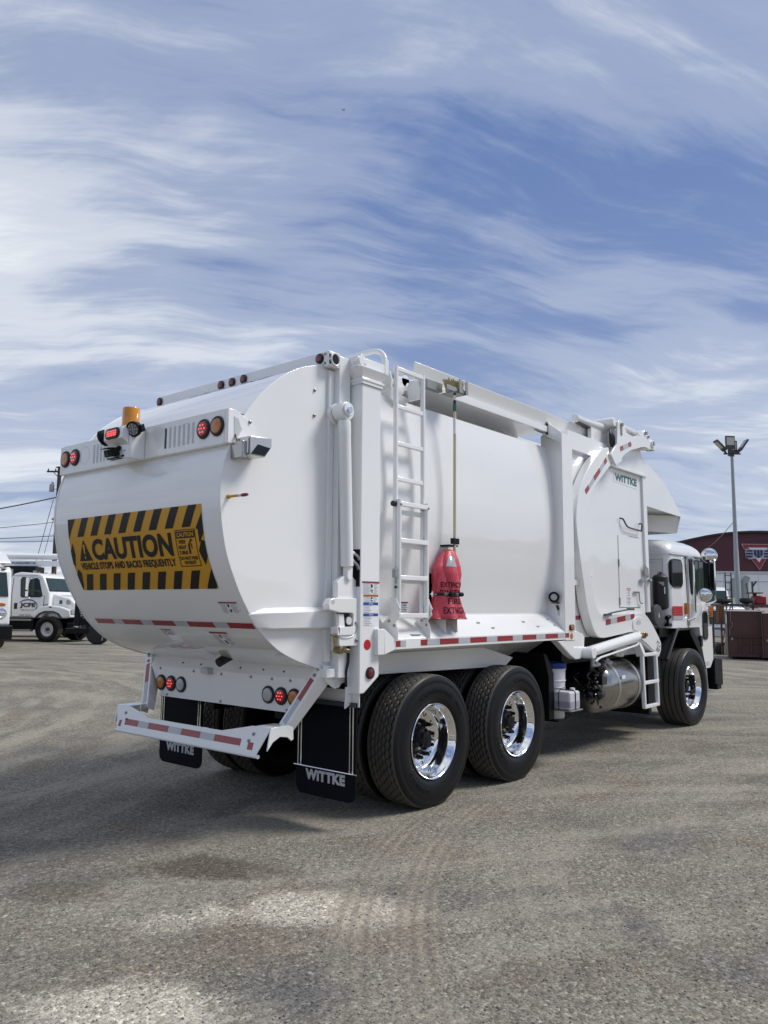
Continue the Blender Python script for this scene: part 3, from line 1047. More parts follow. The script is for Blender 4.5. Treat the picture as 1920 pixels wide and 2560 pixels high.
# socket bracket at the right end
mb = MB()
mb.box(-1.235, -1.12, -1.145, -1.085, 3.375, 3.492)
eb = part(mb, 'end_bracket', WP, None, 0.006)
part(MB().rev((-1.178, -1.143, 3.432), (0, -1, 0), [(0.050, 0), (0.050, 0.012), (0.046, 0.016), (0.040, 0.014), (0.036, -0.02), (0, -0.02)], 28, caps=False), 'socket_ring', WP, eb)
part(MB().rev((-1.178, -1.148, 3.432), (0, -1, 0), [(0.039, 0), (0.02, 0.001), (0, 0.001)], 24, caps=False), 'socket_glass', 'glass_dark', eb)
for z in (3.405, 3.452):
    part(MB().prism(rrect(0.022, 0.032, 0.006, 3, -1.227 + 0.0, z), 'y', -1.1465, -1.1445), 'bracket_hole', 'dark_grey', eb)
bolt((-1.236, -1.10, 3.40), (-1, 0, 0), 0.7)
bolt((-1.236, -1.10, 3.47), (-1, 0, 0), 0.7)

# ---- jambs, rear body posts and lift cylinders, on both sides
post_poly = [(-0.985, 3.30), (-0.765, 3.30), (-0.760, 1.085), (-0.925, 0.972), (-0.985, 0.967)]
for sgn in (-1, 1):
    mb = MB()
    mb.box(-1.128, -1.005, sgn * 1.03, sgn * 1.150, 1.28, 3.475)
    mb.box(-1.185, -1.128, sgn * 1.03, sgn * 1.100, 1.20, 3.36)
    mb.box(-1.11, -0.985, sgn * 1.04, sgn * 1.16, 1.085, 1.30)
    mb.box(-1.21, -1.11, sgn * 1.04, sgn * 1.14, 1.09, 1.155)
    jb = part(mb, 'tailgate_jamb', WP, None, 0.006)
    mb = MB().prism(post_poly, 'y', sgn * 1.252, sgn * 1.12)
    bp_ = part(mb, 'body_post', WP, None, 0.010, seg=3)
    cap = MB()
    def ringp(x0, x1, y, z):
        return [(x0, sgn * 1.10, z), (x0, sgn * y, z), (x1, sgn * y, z), (x1, sgn * 1.10, z)]
    lv = [ringp(-0.995, -0.755, 1.262, 3.275), ringp(-0.995, -0.755, 1.262, 3.295), ringp(-1.002, -0.748, 1.268, 3.300), ringp(-1.002, -0.740, 1.268, 3.318), ringp(-0.990, -0.760, 1.255, 3.325), ringp(-1.030, -0.725, 1.285, 3.395)]
    cap.grid(lv, closed=True)
    cap.add(lv[-1], [(0, 1, 2, 3)])
    part(cap, 'post_cap', WP, bp_, 0.003)
    mb = MB().box(-1.02, -0.70, sgn * 0.95, sgn * 1.235, 3.396, 3.49)
    part(mb, 'post_head', WP, bp_, 0.008)
    # eyes of the hinge
    mb = MB()
    mb.cyl((-1.005, sgn * 1.20, 3.445), (-1.005, sgn * 1.262, 3.445), 0.030, n=18)
    mb.cyl((-0.945, sgn * 1.20, 3.455), (-0.945, sgn * 1.250, 3.455), 0.024, n=18)
    mb.prism([(-1.04, 3.40), (-0.985, 3.515), (-0.95, 3.49), (-0.91, 3.40)], 'y', sgn * 1.225, sgn * 1.243)
    part(mb, 'hinge_eye', WP, bp_, 0.003)
    # lift cylinder
    c0, c1 = Vector((-1.128, sgn * 1.205, 2.965)), Vector((-1.078, sgn * 1.205, 1.885))
    mb = MB().rev(c0, c1 - c0, [(0.030, -0.01), (0.047, 0.0), (0.049, 0.010), (0.049, 0.09), (0.0475, 0.10), (0.0475, 1.075), (0.03, 1.082)], 26)
    cy_ = part(mb, 'lift_cylinder', WP, None)
    mb = MB()
    mb.cyl((-1.133, sgn * 1.145, 3.035), (-1.133, sgn * 1.245, 3.035), 0.068, n=24)
    mb.cyl((-1.133, sgn * 1.05, 3.035), (-1.133, sgn * 1.16, 3.035), 0.050, n=20)
    mb.cyl((-1.138, sgn * 1.246, 3.045), (-1.138, sgn * 1.262, 3.045), 0.050, n=20)
    part(mb, 'cylinder_eye', WP, cy_, 0.004)
    part(MB().cyl((-1.138, sgn * 1.26, 3.04), (-1.138, sgn * 1.275, 3.04), 0.027, n=6), 'eye_nut', 'chrome', cy_, 0.002)
    part(MB().prism(spline([(-1.02, 2.96), (-1.03, 3.10), (-1.09, 3.13), (-1.17, 3.09), (-1.20, 3.03), (-1.15, 2.95)], 4, True), 'y', sgn * 1.09, sgn * 1.13), 'cylinder_lug', WP, cy_, 0.004)
    mb = MB().cyl(c1, c1 + (c1 - c0).normalized() * 0.05, 0.024, n=16)
    mb.prism(rrect(0.056, 0.115, 0.027, 5, -1.072, 1.845), 'y', sgn * 1.185, sgn * 1.232)
    part(mb, 'cylinder_rod', WP, cy_, 0.003)
    # tailgate lock: house plate, hook body, pin
    hp = [(-1.185, 1.655), (-1.185, 1.775), (-1.125, 1.815), (-1.085, 1.830), (-1.035, 1.825), (-0.975, 1.785), (-0.975, 1.655)]
    lk = part(MB().prism(hp, 'y', sgn * 1.165, sgn * 1.212), 'lock_plate', WP, None, 0.006)
    hk = [(-1.285, 1.575), (-1.295, 1.615), (-1.27, 1.650), (-1.235, 1.660), (-0.965, 1.660), (-0.955, 1.640), (-0.955, 1.330), (-0.975, 1.316), (-1.165, 1.316), (-1.180, 1.330),
          (-1.182, 1.452), (-1.03, 1.455), (-1.03, 1.545), (-1.05, 1.553), (-1.175, 1.555), (-1.22, 1.565)]
    part(MB().prism(hk, 'y', sgn * 1.170, sgn * 1.232), 'lock_hook', WP, lk, 0.005)
    part(MB().prism([(-1.205, 1.455), (-1.185, 1.395), (-1.04, 1.395), (-1.04, 1.455)], 'y', sgn * 1.232, sgn * 1.240).box(-1.205, -1.18, sgn * 1.17, sgn * 1.24, 1.395, 1.455), 'lock_guide', WP, lk, 0.003)
    part(MB().box(-1.115, -1.03, sgn * 1.175, sgn * 1.185, 1.45, 1.55), 'lock_recess', 'dark_grey', lk)
    part(MB().prism([(-1.165, 1.45), (-1.165, 1.545), (-1.115, 1.545), (-1.10, 1.45)], 'y', sgn * 1.18, sgn * 1.215), 'lock_wedge', WP, lk, 0.003)
    part(MB().cyl((-1.070, sgn * 1.18, 1.498), (-1.070, sgn * 1.216, 1.498), 0.036, n=20), 'lock_roller', 'black_rubber', lk)
    part(MB().cyl((-1.068, sgn * 1.21, 1.497), (-1.068, sgn * 1.226, 1.497), 0.028, n=20), 'roller_cap', 'plastic_white', lk)
    part(MB().cyl((-1.20, sgn * 1.195, 1.395), (-1.20, sgn * 1.235, 1.395), 0.013, n=10).tube([(-1.205, sgn * 1.215, 1.38), (-1.205, sgn * 1.222, 1.318)], 0.014, 10).tube([(-1.26, sgn * 1.23, 1.402), (-1.19, sgn * 1.23, 1.392)], 0.006, 8), 'safety_pin', 'brass', lk)
    part(MB().cyl((-1.155, sgn * 1.17, 1.292), (-1.155, sgn * 1.235, 1.285), 0.026, n=6).cyl((-1.13, sgn * 1.215, 1.286), (-1.10, sgn * 1.262, 1.283), 0.016, n=8), 'lock_nut', 'brass', lk, 0.002)
    part(MB().tube(spline([(-1.18, sgn * 1.236, 1.382), (-1.10, sgn * 1.238, 1.376), (-1.02, sgn * 1.238, 1.40), (-0.995, sgn * 1.238, 1.45), (-1.008, sgn * 1.236, 1.475)], 5), 0.0028, 6), 'lanyard', 'bolt_steel', lk)
    bolt((-1.00, sgn * 1.232, 1.357), (0, sgn, 0), 1.1)
    bolt((-1.008, sgn * 1.232, 1.483), (0, sgn, 0), 0.6)
    part(MB().cyl((-1.247, sgn * 1.224, 1.632), (-1.247, sgn * 1.2335, 1.632), 0.016, n=16), 'hook_pin', 'grey_paint', lk)
    # hose behind the post foot
    part(MB().tube(spline([(-1.01, sgn * 1.17, 1.33), (-1.02, sgn * 1.175, 1.20), (-1.03, sgn * 1.165, 1.12), (-1.01, sgn * 1.15, 1.02)], 5), 0.010, 8), 'cable', 'black_rubber', None)
    # foot plate that carries the mudflap
    part(MB().prism([(-1.015, 0.86), (-1.005, 1.10), (-0.985, 1.125), (-0.93, 1.06), (-0.925, 0.70), (-0.935, 0.70), (-0.94, 0.90)], 'y', sgn * 1.135, sgn * 1.150), 'foot_plate', WP, None, 0.003)
    part(MB().box(-0.945, -0.935, sgn * 0.58, sgn * 1.22, 0.87, 0.99), 'flap_hanger', WP, None, 0.003)
    bolt((-1.105, sgn * 1.076, 1.785), (0, sgn, 0), 0.9)
    bolt((-1.105, sgn * 1.076, 1.852), (0, sgn, 0), 0.9)
    bolt((-1.315, sgn * 1.076, 3.18), (0, sgn, 0), 0.9)
    bolt((-1.315, sgn * 1.076, 2.99), (0, sgn, 0), 0.9)

# black sheet for an opening's darkness, and hydraulic couplers on the right post
part(MB().box(-0.9875, -0.9845, -1.248, -1.18, 1.745, 2.02), 'post_opening', 'black_vinyl')
part(MB().tube([(-1.02, -1.215, 1.99), (-0.995, -1.235, 1.965), (-0.985, -1.24, 1.94)], 0.013, 8).tube([(-1.03, -1.215, 1.935), (-1.00, -1.235, 1.90), (-0.985, -1.24, 1.87)], 0.013, 8), 'hose_coupler', 'bolt_steel')
part(MB().cyl((-1.05, -1.21, 1.995), (-1.02, -1.215, 1.99), 0.015, n=12).cyl((-1.05, -1.21, 1.94), (-1.03, -1.215, 1.935), 0.015, n=12), 'port_boss', WP)
# grab rail at the ladder head
gr = [(-0.62, -0.72, 3.655), (-0.62, -0.98, 3.662), (-0.62, -1.07, 3.655), (-0.62, -1.12, 3.635), (-0.62, -1.155, 3.595), (-0.62, -1.165, 3.545), (-0.62, -1.165, 3.47)]
part(MB().tube(spline([(-0.80, -0.55, 3.60), (-0.70, -0.66, 3.645)] + gr, 5), 0.022, 12), 'grab_rail', WP)
part(MB().box(-0.645, -0.60, -1.19, -1.175, 3.43, 3.56), 'grab_rail_foot', WP, None, 0.003)


def side_label(x0, x1, z0, z1, y, head, headh=0.14, lines=7, sym=True, word=None):
    o = part(MB().box(x0, x1, y, y + 0.001, z0, z1), 'warning_label', 'white_decal')
    hz = z1 - (z1 - z0) * headh
    h = part(MB().box(x0, x1, y - 0.0012, y + 0.0005, hz, z1), 'label_header', head, o)
    mb = MB()
    for k in range(lines):
        zz = z0 + (hz - z0) * (k + 0.35) / lines
        w = (x1 - x0)
        ln = 0.40 + 0.14 * ((k * 5) % 3) / 2
        mb.box(x0 + w * 0.06, x0 + w * ln, y - 0.0014, y, zz, zz + (hz - z0) / lines * 0.38)
        if sym:
            mb.box(x0 + w * 0.68, x0 + w * (0.82 + 0.13 * ((k * 7) % 3) / 2), y - 0.0014, y, zz, zz + (hz - z0) / lines * 0.38)
    kind(part(mb, 'label_text', 'text_grey', o), 'stuff')
    if sym:
        mb = MB()
        mb.box(x0 + w * 0.50, x0 + w * 0.60, y - 0.0016, y, hz - (hz - z0) * 0.42, hz - (hz - z0) * 0.10)
        mb.box(x0 + w * 0.47, x0 + w * 0.61, y - 0.0016, y, z0 + (hz - z0) * 0.30, z0 + (hz - z0) * 0.38)
        mb.box(x0 + w * 0.55, x0 + w * 0.60, y - 0.0016, y, z0 + (hz - z0) * 0.08, z0 + (hz - z0) * 0.30)
        kind(part(mb, 'label_symbol', 'black_vinyl', o), 'stuff')
    if word:
        mb = MB()
        text(mb, word, lambda u, v: (x0 + (x1 - x0) * u, y - 0.0022, hz + (z1 - hz) * v), 0.02, 1.0, (), (), (0.36, 0.25, 0.64, 0.75))
        part(mb, 'label_word', 'white_decal', o, fix=False)
    return o


side_label(-0.962, -0.770, 1.697, 1.786, -1.2535, 'dark_red_decal', 0.15, 9)
side_label(-0.946, -0.782, 1.633, 1.689, -1.2535, 'orange_decal', 0.28, 4)
side_label(-0.947, -0.782, 1.553, 1.630, -1.2535, 'blue_decal', 0.25, 5, False, 'NOTICE')
side_label(-0.946, -0.781, 1.460, 1.549, -1.2535, 'blue_decal', 0.22, 6, False, 'NOTICE')
part(MB().rev((-0.899, -1.2525, 1.321), (0, -1, 0), [(0.038, 0), (0.038, 0.0015), (0, 0.0018)], 28), 'round_reflector', 'red_decal')
round_light('side_marker_light', (-0.868, -1.252, 1.115), (0, -1, 0), 0.045, 'dim_red_lens')

# ---- scanner box on the right side of the tailgate
mb = MB().box(-2.075, -2.03, -1.19, -1.075, 2.555, 2.665)
sb = part(mb, 'scanner_mount', 'brushed_steel', None, 0.003)
A_ = Vector((0.92, -0.40, 0)).normalized()
B_ = Vector((0.40, 0.92, 0)).normalized()
mb = MB()
cN = Vector((-1.96, -1.155, 2.625))
dwn = Vector((-0.38, -0.62, -0.68)).normalized()
mb.prism([(-2.03, 2.575), (-2.03, 2.70), (-1.845, 2.712), (-1.845, 2.65), (-1.90, 2.575)], 'y', -1.215, -1.085)
part(mb, 'scanner_box', 'stainless', sb, 0.005)
part(MB().hexa([(-2.035, -1.205, 2.585), (-2.035, -1.10, 2.585), (-2.045, -1.10, 2.585), (-2.045, -1.205, 2.585), (-2.035, -1.205, 2.69), (-2.035, -1.10, 2.69), (-2.045, -1.10, 2.69), (-2.045, -1.205, 2.69)]), 'scanner_face', 'stainless', sb)
part(MB().add([(-2.022, -1.217, 2.582), (-1.905, -1.217, 2.582), (-1.856, -1.217, 2.642), (-1.965, -1.217, 2.652)], [(0, 1, 2, 3)]), 'scanner_window', 'glass_dark', sb, fix=False)
part(MB().tube(spline([(-2.04, -1.06, 2.76), (-2.055, -1.10, 2.70), (-2.06, -1.12, 2.66)], 5), 0.005, 6), 'scanner_cable', 'black_rubber', sb)
part(MB().rev((-2.085, -1.075, 2.304), (0.10, -1, 0.01), [(0.014, 0), (0.014, 0.015), (0.009, 0.018), (0.009, 0.10)], 12), 'side_stub', 'sign_yellow')
part(MB().rev((-2.0755, -1.17, 2.305), (0.10, -1, 0.01), [(0.0095, 0), (0.0095, 0.03)], 12), 'stub_band', 'plastic_white')
part(MB().rev((-2.0725, -1.20, 2.3053), (0.10, -1, 0.01), [(0.011, 0), (0.012, 0.03), (0.008, 0.05), (0, 0.052)], 12), 'stub_tip', 'dark_red_decal')
part(MB().rev((-2.085, 1.075, 2.304), (0.10, 1, 0.01), [(0.014, 0), (0.014, 0.015), (0.009, 0.018), (0.009, 0.13), (0.012, 0.14), (0.008, 0.18)], 12), 'side_stub', 'sign_yellow')

# ---- lower rear panel with the tail lights
mb = MB()
yl = 0.80
mb.grid([[(-1.235, -yl, 0.822), (-1.235, yl, 0.822)], [(-1.235, -0.97, 1.075), (-1.235, 0.97, 1.075)], [(-1.175, -1.03, 1.155), (-1.175, 1.03, 1.155)]])
mb.grid([[(-1.20, -yl, 0.822), (-1.20, yl, 0.822)], [(-1.235, -yl, 0.822), (-1.235, yl, 0.822)]])
pn = part(mb, 'tail_panel', WP, fix=False, sharp=20)
part(MB().box(-1.19, -1.10, -0.78, 0.78, 0.86, 1.12), 'panel_backing', 'black_paint')
for y, l_, led in ((0.818, 'amber_lens', 0), (0.674, 'red_lens', 1), (0.531, 'clear_lens', 0), (-0.575, 'clear_lens', 0), (-0.718, 'red_lens', 1), (-0.861, 'amber_lens', 0)):
    round_light('tail_light', (-1.236, y * 0.985, 0.936), LD, 0.066, l_, bool(led), label={'amber_lens': 'amber turn light', 'red_lens': 'lit red brake light', 'clear_lens': 'clear reversing light'}[l_])
for y in (0.83, 0.36, 0.0, -0.36, -0.60, -0.80):
    bolt((-1.236, y, 1.055), LD, 0.75)
for y in (0.72, 0.0, -0.77):
    bolt((-1.236, y, 0.84), LD, 0.75)
for y in (0.55, 0.30, -0.20, -0.47, -0.70):
    part(MB().cyl((-1.212, y, 1.115), (-1.2035, y, 1.108), 0.008, n=8), 'panel_hole', 'dark_grey', pn)
part(MB().prism([(0.10, 1.045), (0.20, 1.05), (0.205, 1.09), (0.19, 1.10), (0.12, 1.095)], 'x', -1.29, -1.22), 'plate_lamp', 'grey_paint', None, 0.006)

# ---- rear bumper and its links
def bf(y, t):       # point on the leaning face, t 0 bottom .. 1 top
    return (-1.613 + 0.056 * t, y, 0.577 + 0.185 * t)


tops = [(0.957, 1.0), (0.77, 1.0), (0.45, 0.66), (-0.45, 0.66), (-0.77, 1.0), (-0.957, 1.0)]
bots = [(0.866, 0.0), (0.74, 0.0), (0.45, 0.0), (-0.45, 0.0), (-0.74, 0.0), (-0.866, 0.0)]
mb = MB()
fr = [[bf(*q) for q in bots], [bf(*q) for q in tops]]
bk_ = [[(q[0] + 0.008, q[1], q[2]) for q in r] for r in fr]
mb.grid(fr)
mb.grid(bk_)
for a, b in ((fr[1], bk_[1]), (fr[0], bk_[0])):
    mb.grid([a, b])
for i in (0, -1):
    mb.add([fr[0][i], fr[1][i], bk_[1][i], bk_[0][i]], [(0, 1, 2, 3)])
bm_ = part(mb, 'rear_bumper', WP, None, 0.002)
part(MB().tube([(-1.604, -0.885, 0.569), (-1.604, 0.885, 0.569)], 0.014, 12), 'bumper_lip', WP, bm_)
for sgn in (-1, 1):
    # return box at each end
    p = [(-1.556, 0.763), (-1.38, 0.763), (-1.345, 0.75), (-1.34, 0.665), (-1.36, 0.655), (-1.40, 0.685), (-1.47, 0.695), (-1.535, 0.665), (-1.585, 0.61)]
    mb = MB().prism(p, 'y', sgn * 0.945, sgn * 0.957)
    mb.box(-1.552, -1.38, sgn * 0.80, sgn * 0.957, 0.757, 0.765)
    part(mb, 'bumper_end', WP, bm_, 0.003)
    for y, t in ((0.80, 0.72), (0.765, 0.46)):
        bolt(bf(sgn * y, t), (-0.96, 0, 0.29), 0.9)
    # link arms: channel from the tailgate frame down to the bumper
    a, b = Vector((-1.195, sgn * 1.065, 1.165)), Vector((-1.372, sgn * 0.845, 0.715))
    d = (b - a).normalized()
    nrm = Vector((-0.93, 0, 0.37))
    nrm = (nrm - d * nrm.dot(d)).normalized()
    wv_ = d.cross(nrm).normalized()
    if wv_.y * sgn < 0:
        wv_ = -wv_                      # outward
    lnk = MB()
    w = 0.044
    ln_ = (b - a).length
    lnk.obox((a + b) / 2, d, wv_, nrm, ln_ / 2, w, 0.004)
    for q_ in (w, -w):
        o0, o1 = wv_ * q_, wv_ * (q_ - 0.008 * (1 if q_ > 0 else -1))
        lnk.hexa([a + o0, b + o0, b + o0 - nrm * 0.07, a + o0 - nrm * 0.125, a + o1, b + o1, b + o1 - nrm * 0.07, a + o1 - nrm * 0.125])
    lo = part(lnk, 'bumper_link', WP, None, 0.003)
    part(MB().prism([(-1.20, 1.18), (-1.06, 1.165), (-1.05, 1.10), (-0.93, 1.095), (-0.91, 1.07), (-0.935, 1.045), (-1.00, 1.04), (-1.03, 1.01), (-1.08, 1.005), (-1.17, 1.06)], 'y', sgn * 1.085, sgn * 1.100), 'link_bracket', WP, lo, 0.004)
    for k, (s0, s1, mm) in enumerate(((0.19, 0.52, 'red_reflective'), (0.525, 0.88, 'silver_reflective'))):
        q0, q1 = a + (b - a) * s0, a + (b - a) * s1
        part(MB().obox((q0 + q1) / 2 + nrm * 0.0055, d, wv_, nrm, (q1 - q0).length / 2, 0.022, 0.001), 'reflective_tape', mm, lo)
    for t in (0.04, 0.135):
        bolt(a + (b - a) * t + nrm * 0.004, nrm, 1.0)


def bump_quad(y0, y1, t0, t1, m):
    pts = [bf(y0, t0), bf(y1, t0), bf(y1, t1), bf(y0, t1)]
    mb = MB().hexa([(q[0] - 0.0018, q[1], q[2]) for q in pts] + [(q[0] + 0.001, q[1], q[2]) for q in pts])
    part(mb, 'reflective_tape', m, bm_)


ys = [0.775, 0.585, 0.445, 0.175, 0.01, -0.225, -0.39, -0.685]
for i in range(7):
    bump_quad(ys[i], ys[i + 1], 0.24, 0.49, 'red_reflective' if i % 2 == 0 else 'silver_reflective')
bump_quad(-0.765, -0.82, 0.16, 0.42, 'red_reflective')
bump_quad(0.86, 0.825, 0.14, 0.40, 'red_reflective')

# ---- mudflaps with lettering and wire frames
for sgn in (-1, 1):
    yi, yo = sgn * 0.59, sgn * 1.205
    c = (yi + yo) / 2
    mfw = abs(yo - yi)
    outl = [(c - mfw / 2, 0.90), (c + mfw / 2, 0.90)] + [(c + mfw / 2, 0.30)] + [(c + mfw / 2 - 0.07 + 0.07 * cos(a), 0.26 + 0.07 * sin(a)) for a in [-k * pi / 10 for k in range(0, 6)]] + [(c - mfw / 2 + 0.07 - 0.07 * sin(a), 0.26 - 0.07 * cos(a)) for a in [k * pi / 10 for k in range(0, 6)]] + [(c - mfw / 2, 0.30)]
    fl = part(MB().prism(outl, 'x', -0.957, -0.945), 'mudflap', 'flap_rubber')
    mb = MB()
    for y in (c - mfw / 2 + 0.025, c - mfw / 2 + 0.055, c + mfw / 2 - 0.025, c + mfw / 2 - 0.055):
        mb.cyl((-0.962, y, 0.40), (-0.962, y, 0.885), 0.0045, n=8)
    mb.cyl((-0.965, c - mfw / 2 - 0.015, 0.395), (-0.965, c + mfw / 2 + 0.015, 0.395), 0.006, n=8)
    part(mb, 'flap_frame', 'chrome', fl)
    part(MB().box(-0.968, -0.958, c - mfw / 2, c + mfw / 2, 0.868, 0.90), 'flap_bar', 'dark_grey', fl, 0.002)
    mb = MB()
    text(mb, 'WiTTKE', lambda u, v: (-0.9585, (c + 0.205) - 0.41 * u, 0.298 + 0.080 * v), 0.06, 1.06)
    part(mb, 'flap_lettering', 'logo_grey', fl, fix=False)

# ---- body shell
half = [(0.0, 1.10), (0.72, 1.10), (0.95, 1.24), (1.045, 1.536)] + spline([(1.045, 1.536), (1.08, 1.73), (1.116, 1.956), (1.140, 2.184), (1.150, 2.46), (1.142, 2.709), (1.114, 3.023), (1.057, 3.312)], 4)[1:] + [(1.045, 3.318), (0.80, 3.335), (0.0, 3.345)]
sec = [(-y, z) for y, z in half] + [(y, z) for y, z in reversed(half[1:-1])]
mb = MB()
xs = [-1.0, -0.2, 0.6, 1.4, 2.30]
mb.grid([[(x, y, z) for y, z in sec] for x in xs], closed=True)
body = part(mb, 'body_shell', WP, sharp=30)
# roof deck and the side rail above the shoulder
for sgn in (-1, 1):
    mb = MB()
    mb.box(0.02, 2.195, sgn * 1.03, sgn * 1.092, 3.474, 3.540)
    mb.add([(-0.13, sgn * 1.045, 3.50), (3.62, sgn * 1.045, 3.50), (3.62, sgn * 1.092, 3.686), (-0.13, sgn * 1.092, 3.686), (-0.13, sgn * 1.035, 3.50), (3.62, sgn * 1.035, 3.50), (3.62, sgn * 1.080, 3.690), (-0.13, sgn * 1.080, 3.690)],
           [(0, 1, 2, 3), (4, 7, 6, 5), (3, 2, 6, 7), (0, 4, 5, 1), (0, 3, 7, 4), (1, 5, 6, 2)])
    part(mb, 'side_rail', WP, body, 0.004)
part(MB().box(0.02, 2.30, -1.04, 1.04, 3.50, 3.53), 'roof_deck', WP, body)
part(MB().box(0.02, 3.9, -0.66, 0.66, 3.342, 3.50), 'roof_core', WP, body)
part(MB().box(-1.0, 0.02, -0.90, 0.90, 3.345, 3.43), 'roof_plate', WP, body)
# top cross frames at the ladder
part(MB().prism([(-0.70, 3.40), (-0.70, 3.505), (-0.10, 3.53), (0.02, 3.53), (0.02, 3.44), (-0.05, 3.44), (-0.09, 3.48), (-0.14, 3.495), (-0.20, 3.48), (-0.235, 3.42), (-0.24, 3.38), (-0.30, 3.40)], 'y', -1.06, -1.0), 'ladder_frame', WP, body, 0.006)
part(MB().prism([(-0.47, 3.44), (-0.28, 3.40), (-0.39, 3.25), (-0.47, 3.30)], 'y', -1.10, -1.0), 'frame_gusset', WP, body, 0.004)
part(MB().cyl((-0.22, -1.06, 3.50), (-0.22, -0.2, 3.50), 0.05, n=20), 'cross_tube', WP, body)

# ---- front body frame post
for sgn in (-1, 1):
    mb = MB()
    mb.box(2.20, 2.44, sgn * 1.00, sgn * 1.252, 1.262, 3.445)
    mb.prism([(2.20, 3.445), (2.44, 3.445), (2.44, 3.52), (2.20, 3.60)], 'y', sgn * 1.02, sgn * 1.10)
    mb.add([(2.20, sgn * 1.062, 3.600), (2.20, sgn * 1.252, 3.452), (2.215, sgn * 1.252, 3.452), (2.215, sgn * 1.062, 3.600), (2.20, sgn * 1.062, 3.44), (2.215, sgn * 1.062, 3.44), (2.20, sgn * 1.252, 3.44), (2.215, sgn * 1.252, 3.44)],
           [(0, 1, 6, 4), (3, 5, 7, 2), (0, 3, 2, 1), (4, 6, 7, 5), (0, 4, 5, 3), (1, 2, 7, 6)])
    fp = part(mb, 'frame_post', WP, None, 0.008)
    part(MB().add([(2.19, sgn * 1.00, 3.495), (2.19, sgn * 1.245, 3.345), (1.98, sgn * 1.03, 3.475)], [(0, 1, 2)]), 'post_gusset', WP, fp, fix=False)
    # header beam to the hopper
    part(MB().box(2.44, 3.62, sgn * 1.05, sgn * 1.20, 3.325, 3.53), 'header_beam', WP, fp, 0.006)

# ---- shelf along the body with reflective edge
for sgn in (-1, 1):
    pr = [(1.250, 1.272), (1.250, 1.352), (1.243, 1.358), (1.06, 1.532), (0.99, 1.54), (0.99, 1.30), (1.235, 1.272)]
    sk = part(MB().prism([(sgn * y, z) for y, z in pr], 'x', -0.565, 2.198), 'side_shelf', WP, None, 0.004)
    if sgn < 0:
        for x, y in ((0.75, -1.14), (0.92, -1.19), (1.55, -1.14), (1.75, -1.19), (2.08, -1.12), (2.12, -1.18)):
            part(MB().prism(rrect(0.05, 0.014, 0.006, 3, x, y), 'z', 1.532 - (abs(y) - 1.06) * 0.951 + 0.001, 1.532 - (abs(y) - 1.06) * 0.951 + 0.012), 'shelf_slot', 'grey_paint', sk)
    seq = [(-0.562, -0.508, 'r'), (-0.508, -0.440, 's'), (-0.248, -0.165, 'r'), (-0.165, 0.007, 's'), (0.007, 0.277, 'r'), (0.277, 0.452, 's'), (0.452, 0.716, 'r'), (0.716, 0.889, 's'), (0.889, 1.161, 'r'), (1.161, 1.338, 's'), (1.338, 1.600, 'r'), (1.600, 1.782, 's'), (1.782, 2.043, 'r'), (2.043, 2.185, 's')]
    for a, b, c in seq:
        part(MB().box(a, b, sgn * 1.249, sgn * 1.2525, 1.294, 1.340), 'reflective_tape', 'red_reflective' if c == 'r' else 'silver_reflective', sk)
    # corner box behind the post
    mb = MB().box(-0.826, -0.745, sgn * 1.20, sgn * 1.292, 1.243, 1.436)
    mb.hexa([(-0.745, sgn * 1.292, 1.243), (-0.60, sgn * 1.262, 1.268), (-0.60, sgn * 1.15, 1.268), (-0.745, sgn * 1.15, 1.243),
             (-0.745, sgn * 1.292, 1.436), (-0.60, sgn * 1.262, 1.362), (-0.60, sgn * 1.15, 1.40), (-0.745, sgn * 1.15, 1.436)])
    mb.box(-0.60, -0.567, sgn * 1.15, sgn * 1.252, 1.270, 1.358)
    part(mb, 'corner_box', WP, sk, 0.005)
part(MB().box(2.205, 2.285, -1.254, -1.2515, 1.294, 1.340), 'reflective_tape', 'red_reflective')
amb = part(MB().prism(rrect(0.105, 0.060, 0.02, 4, 2.342, 1.396), 'y', -1.262, -1.250), 'side_marker', 'black_rubber', None, 0.004)
part(MB().prism(rrect(0.078, 0.040, 0.014, 4, 2.342, 1.396), 'y', -1.272, -1.258), 'lens', 'amber_lens', amb, 0.005)
part(MB().rev((2.339, -1.2525, 1.306), (0, -1, 0), [(0.032, 0), (0.032, 0.0015), (0, 0.002)], 24), 'round_reflector', 'amber_lens')
# work light on the rear face of the post
wd = Vector((-0.92, -0.35, -0.1))
wk = part(MB().rev((2.17, -1.150, 1.712), wd, [(0.035, -0.02), (0.052, 0), (0.056, 0.02), (0.056, 0.035), (0.050, 0.038), (0.046, 0.034)], 24), 'work_light', 'black_paint')
part(MB().rev((2.17, -1.150, 1.712), wd, [(0.047, 0.033), (0.02, 0.035), (0, 0.036)], 20, caps=False), 'lens', 'clear_lens', wk)
part(MB().box(2.16, 2.20, -1.185, -1.12, 1.645, 1.652).cyl((2.17, -1.178, 1.65), (2.17, -1.205, 1.65), 0.010, n=8), 'lamp_bracket', 'dark_grey', wk)
part(MB().tube(spline([(2.19, -1.165, 1.62), (2.185, -1.18, 1.60), (2.185, -1.185, 1.575)], 4), 0.012, 8), 'plug', 'black_rubber', wk)
part(MB().prism(rrect(0.026, 0.055, 0.008, 3, -1.182, 1.545), 'x', 2.1985, 2.2005), 'hanger_tag', 'grey_paint')

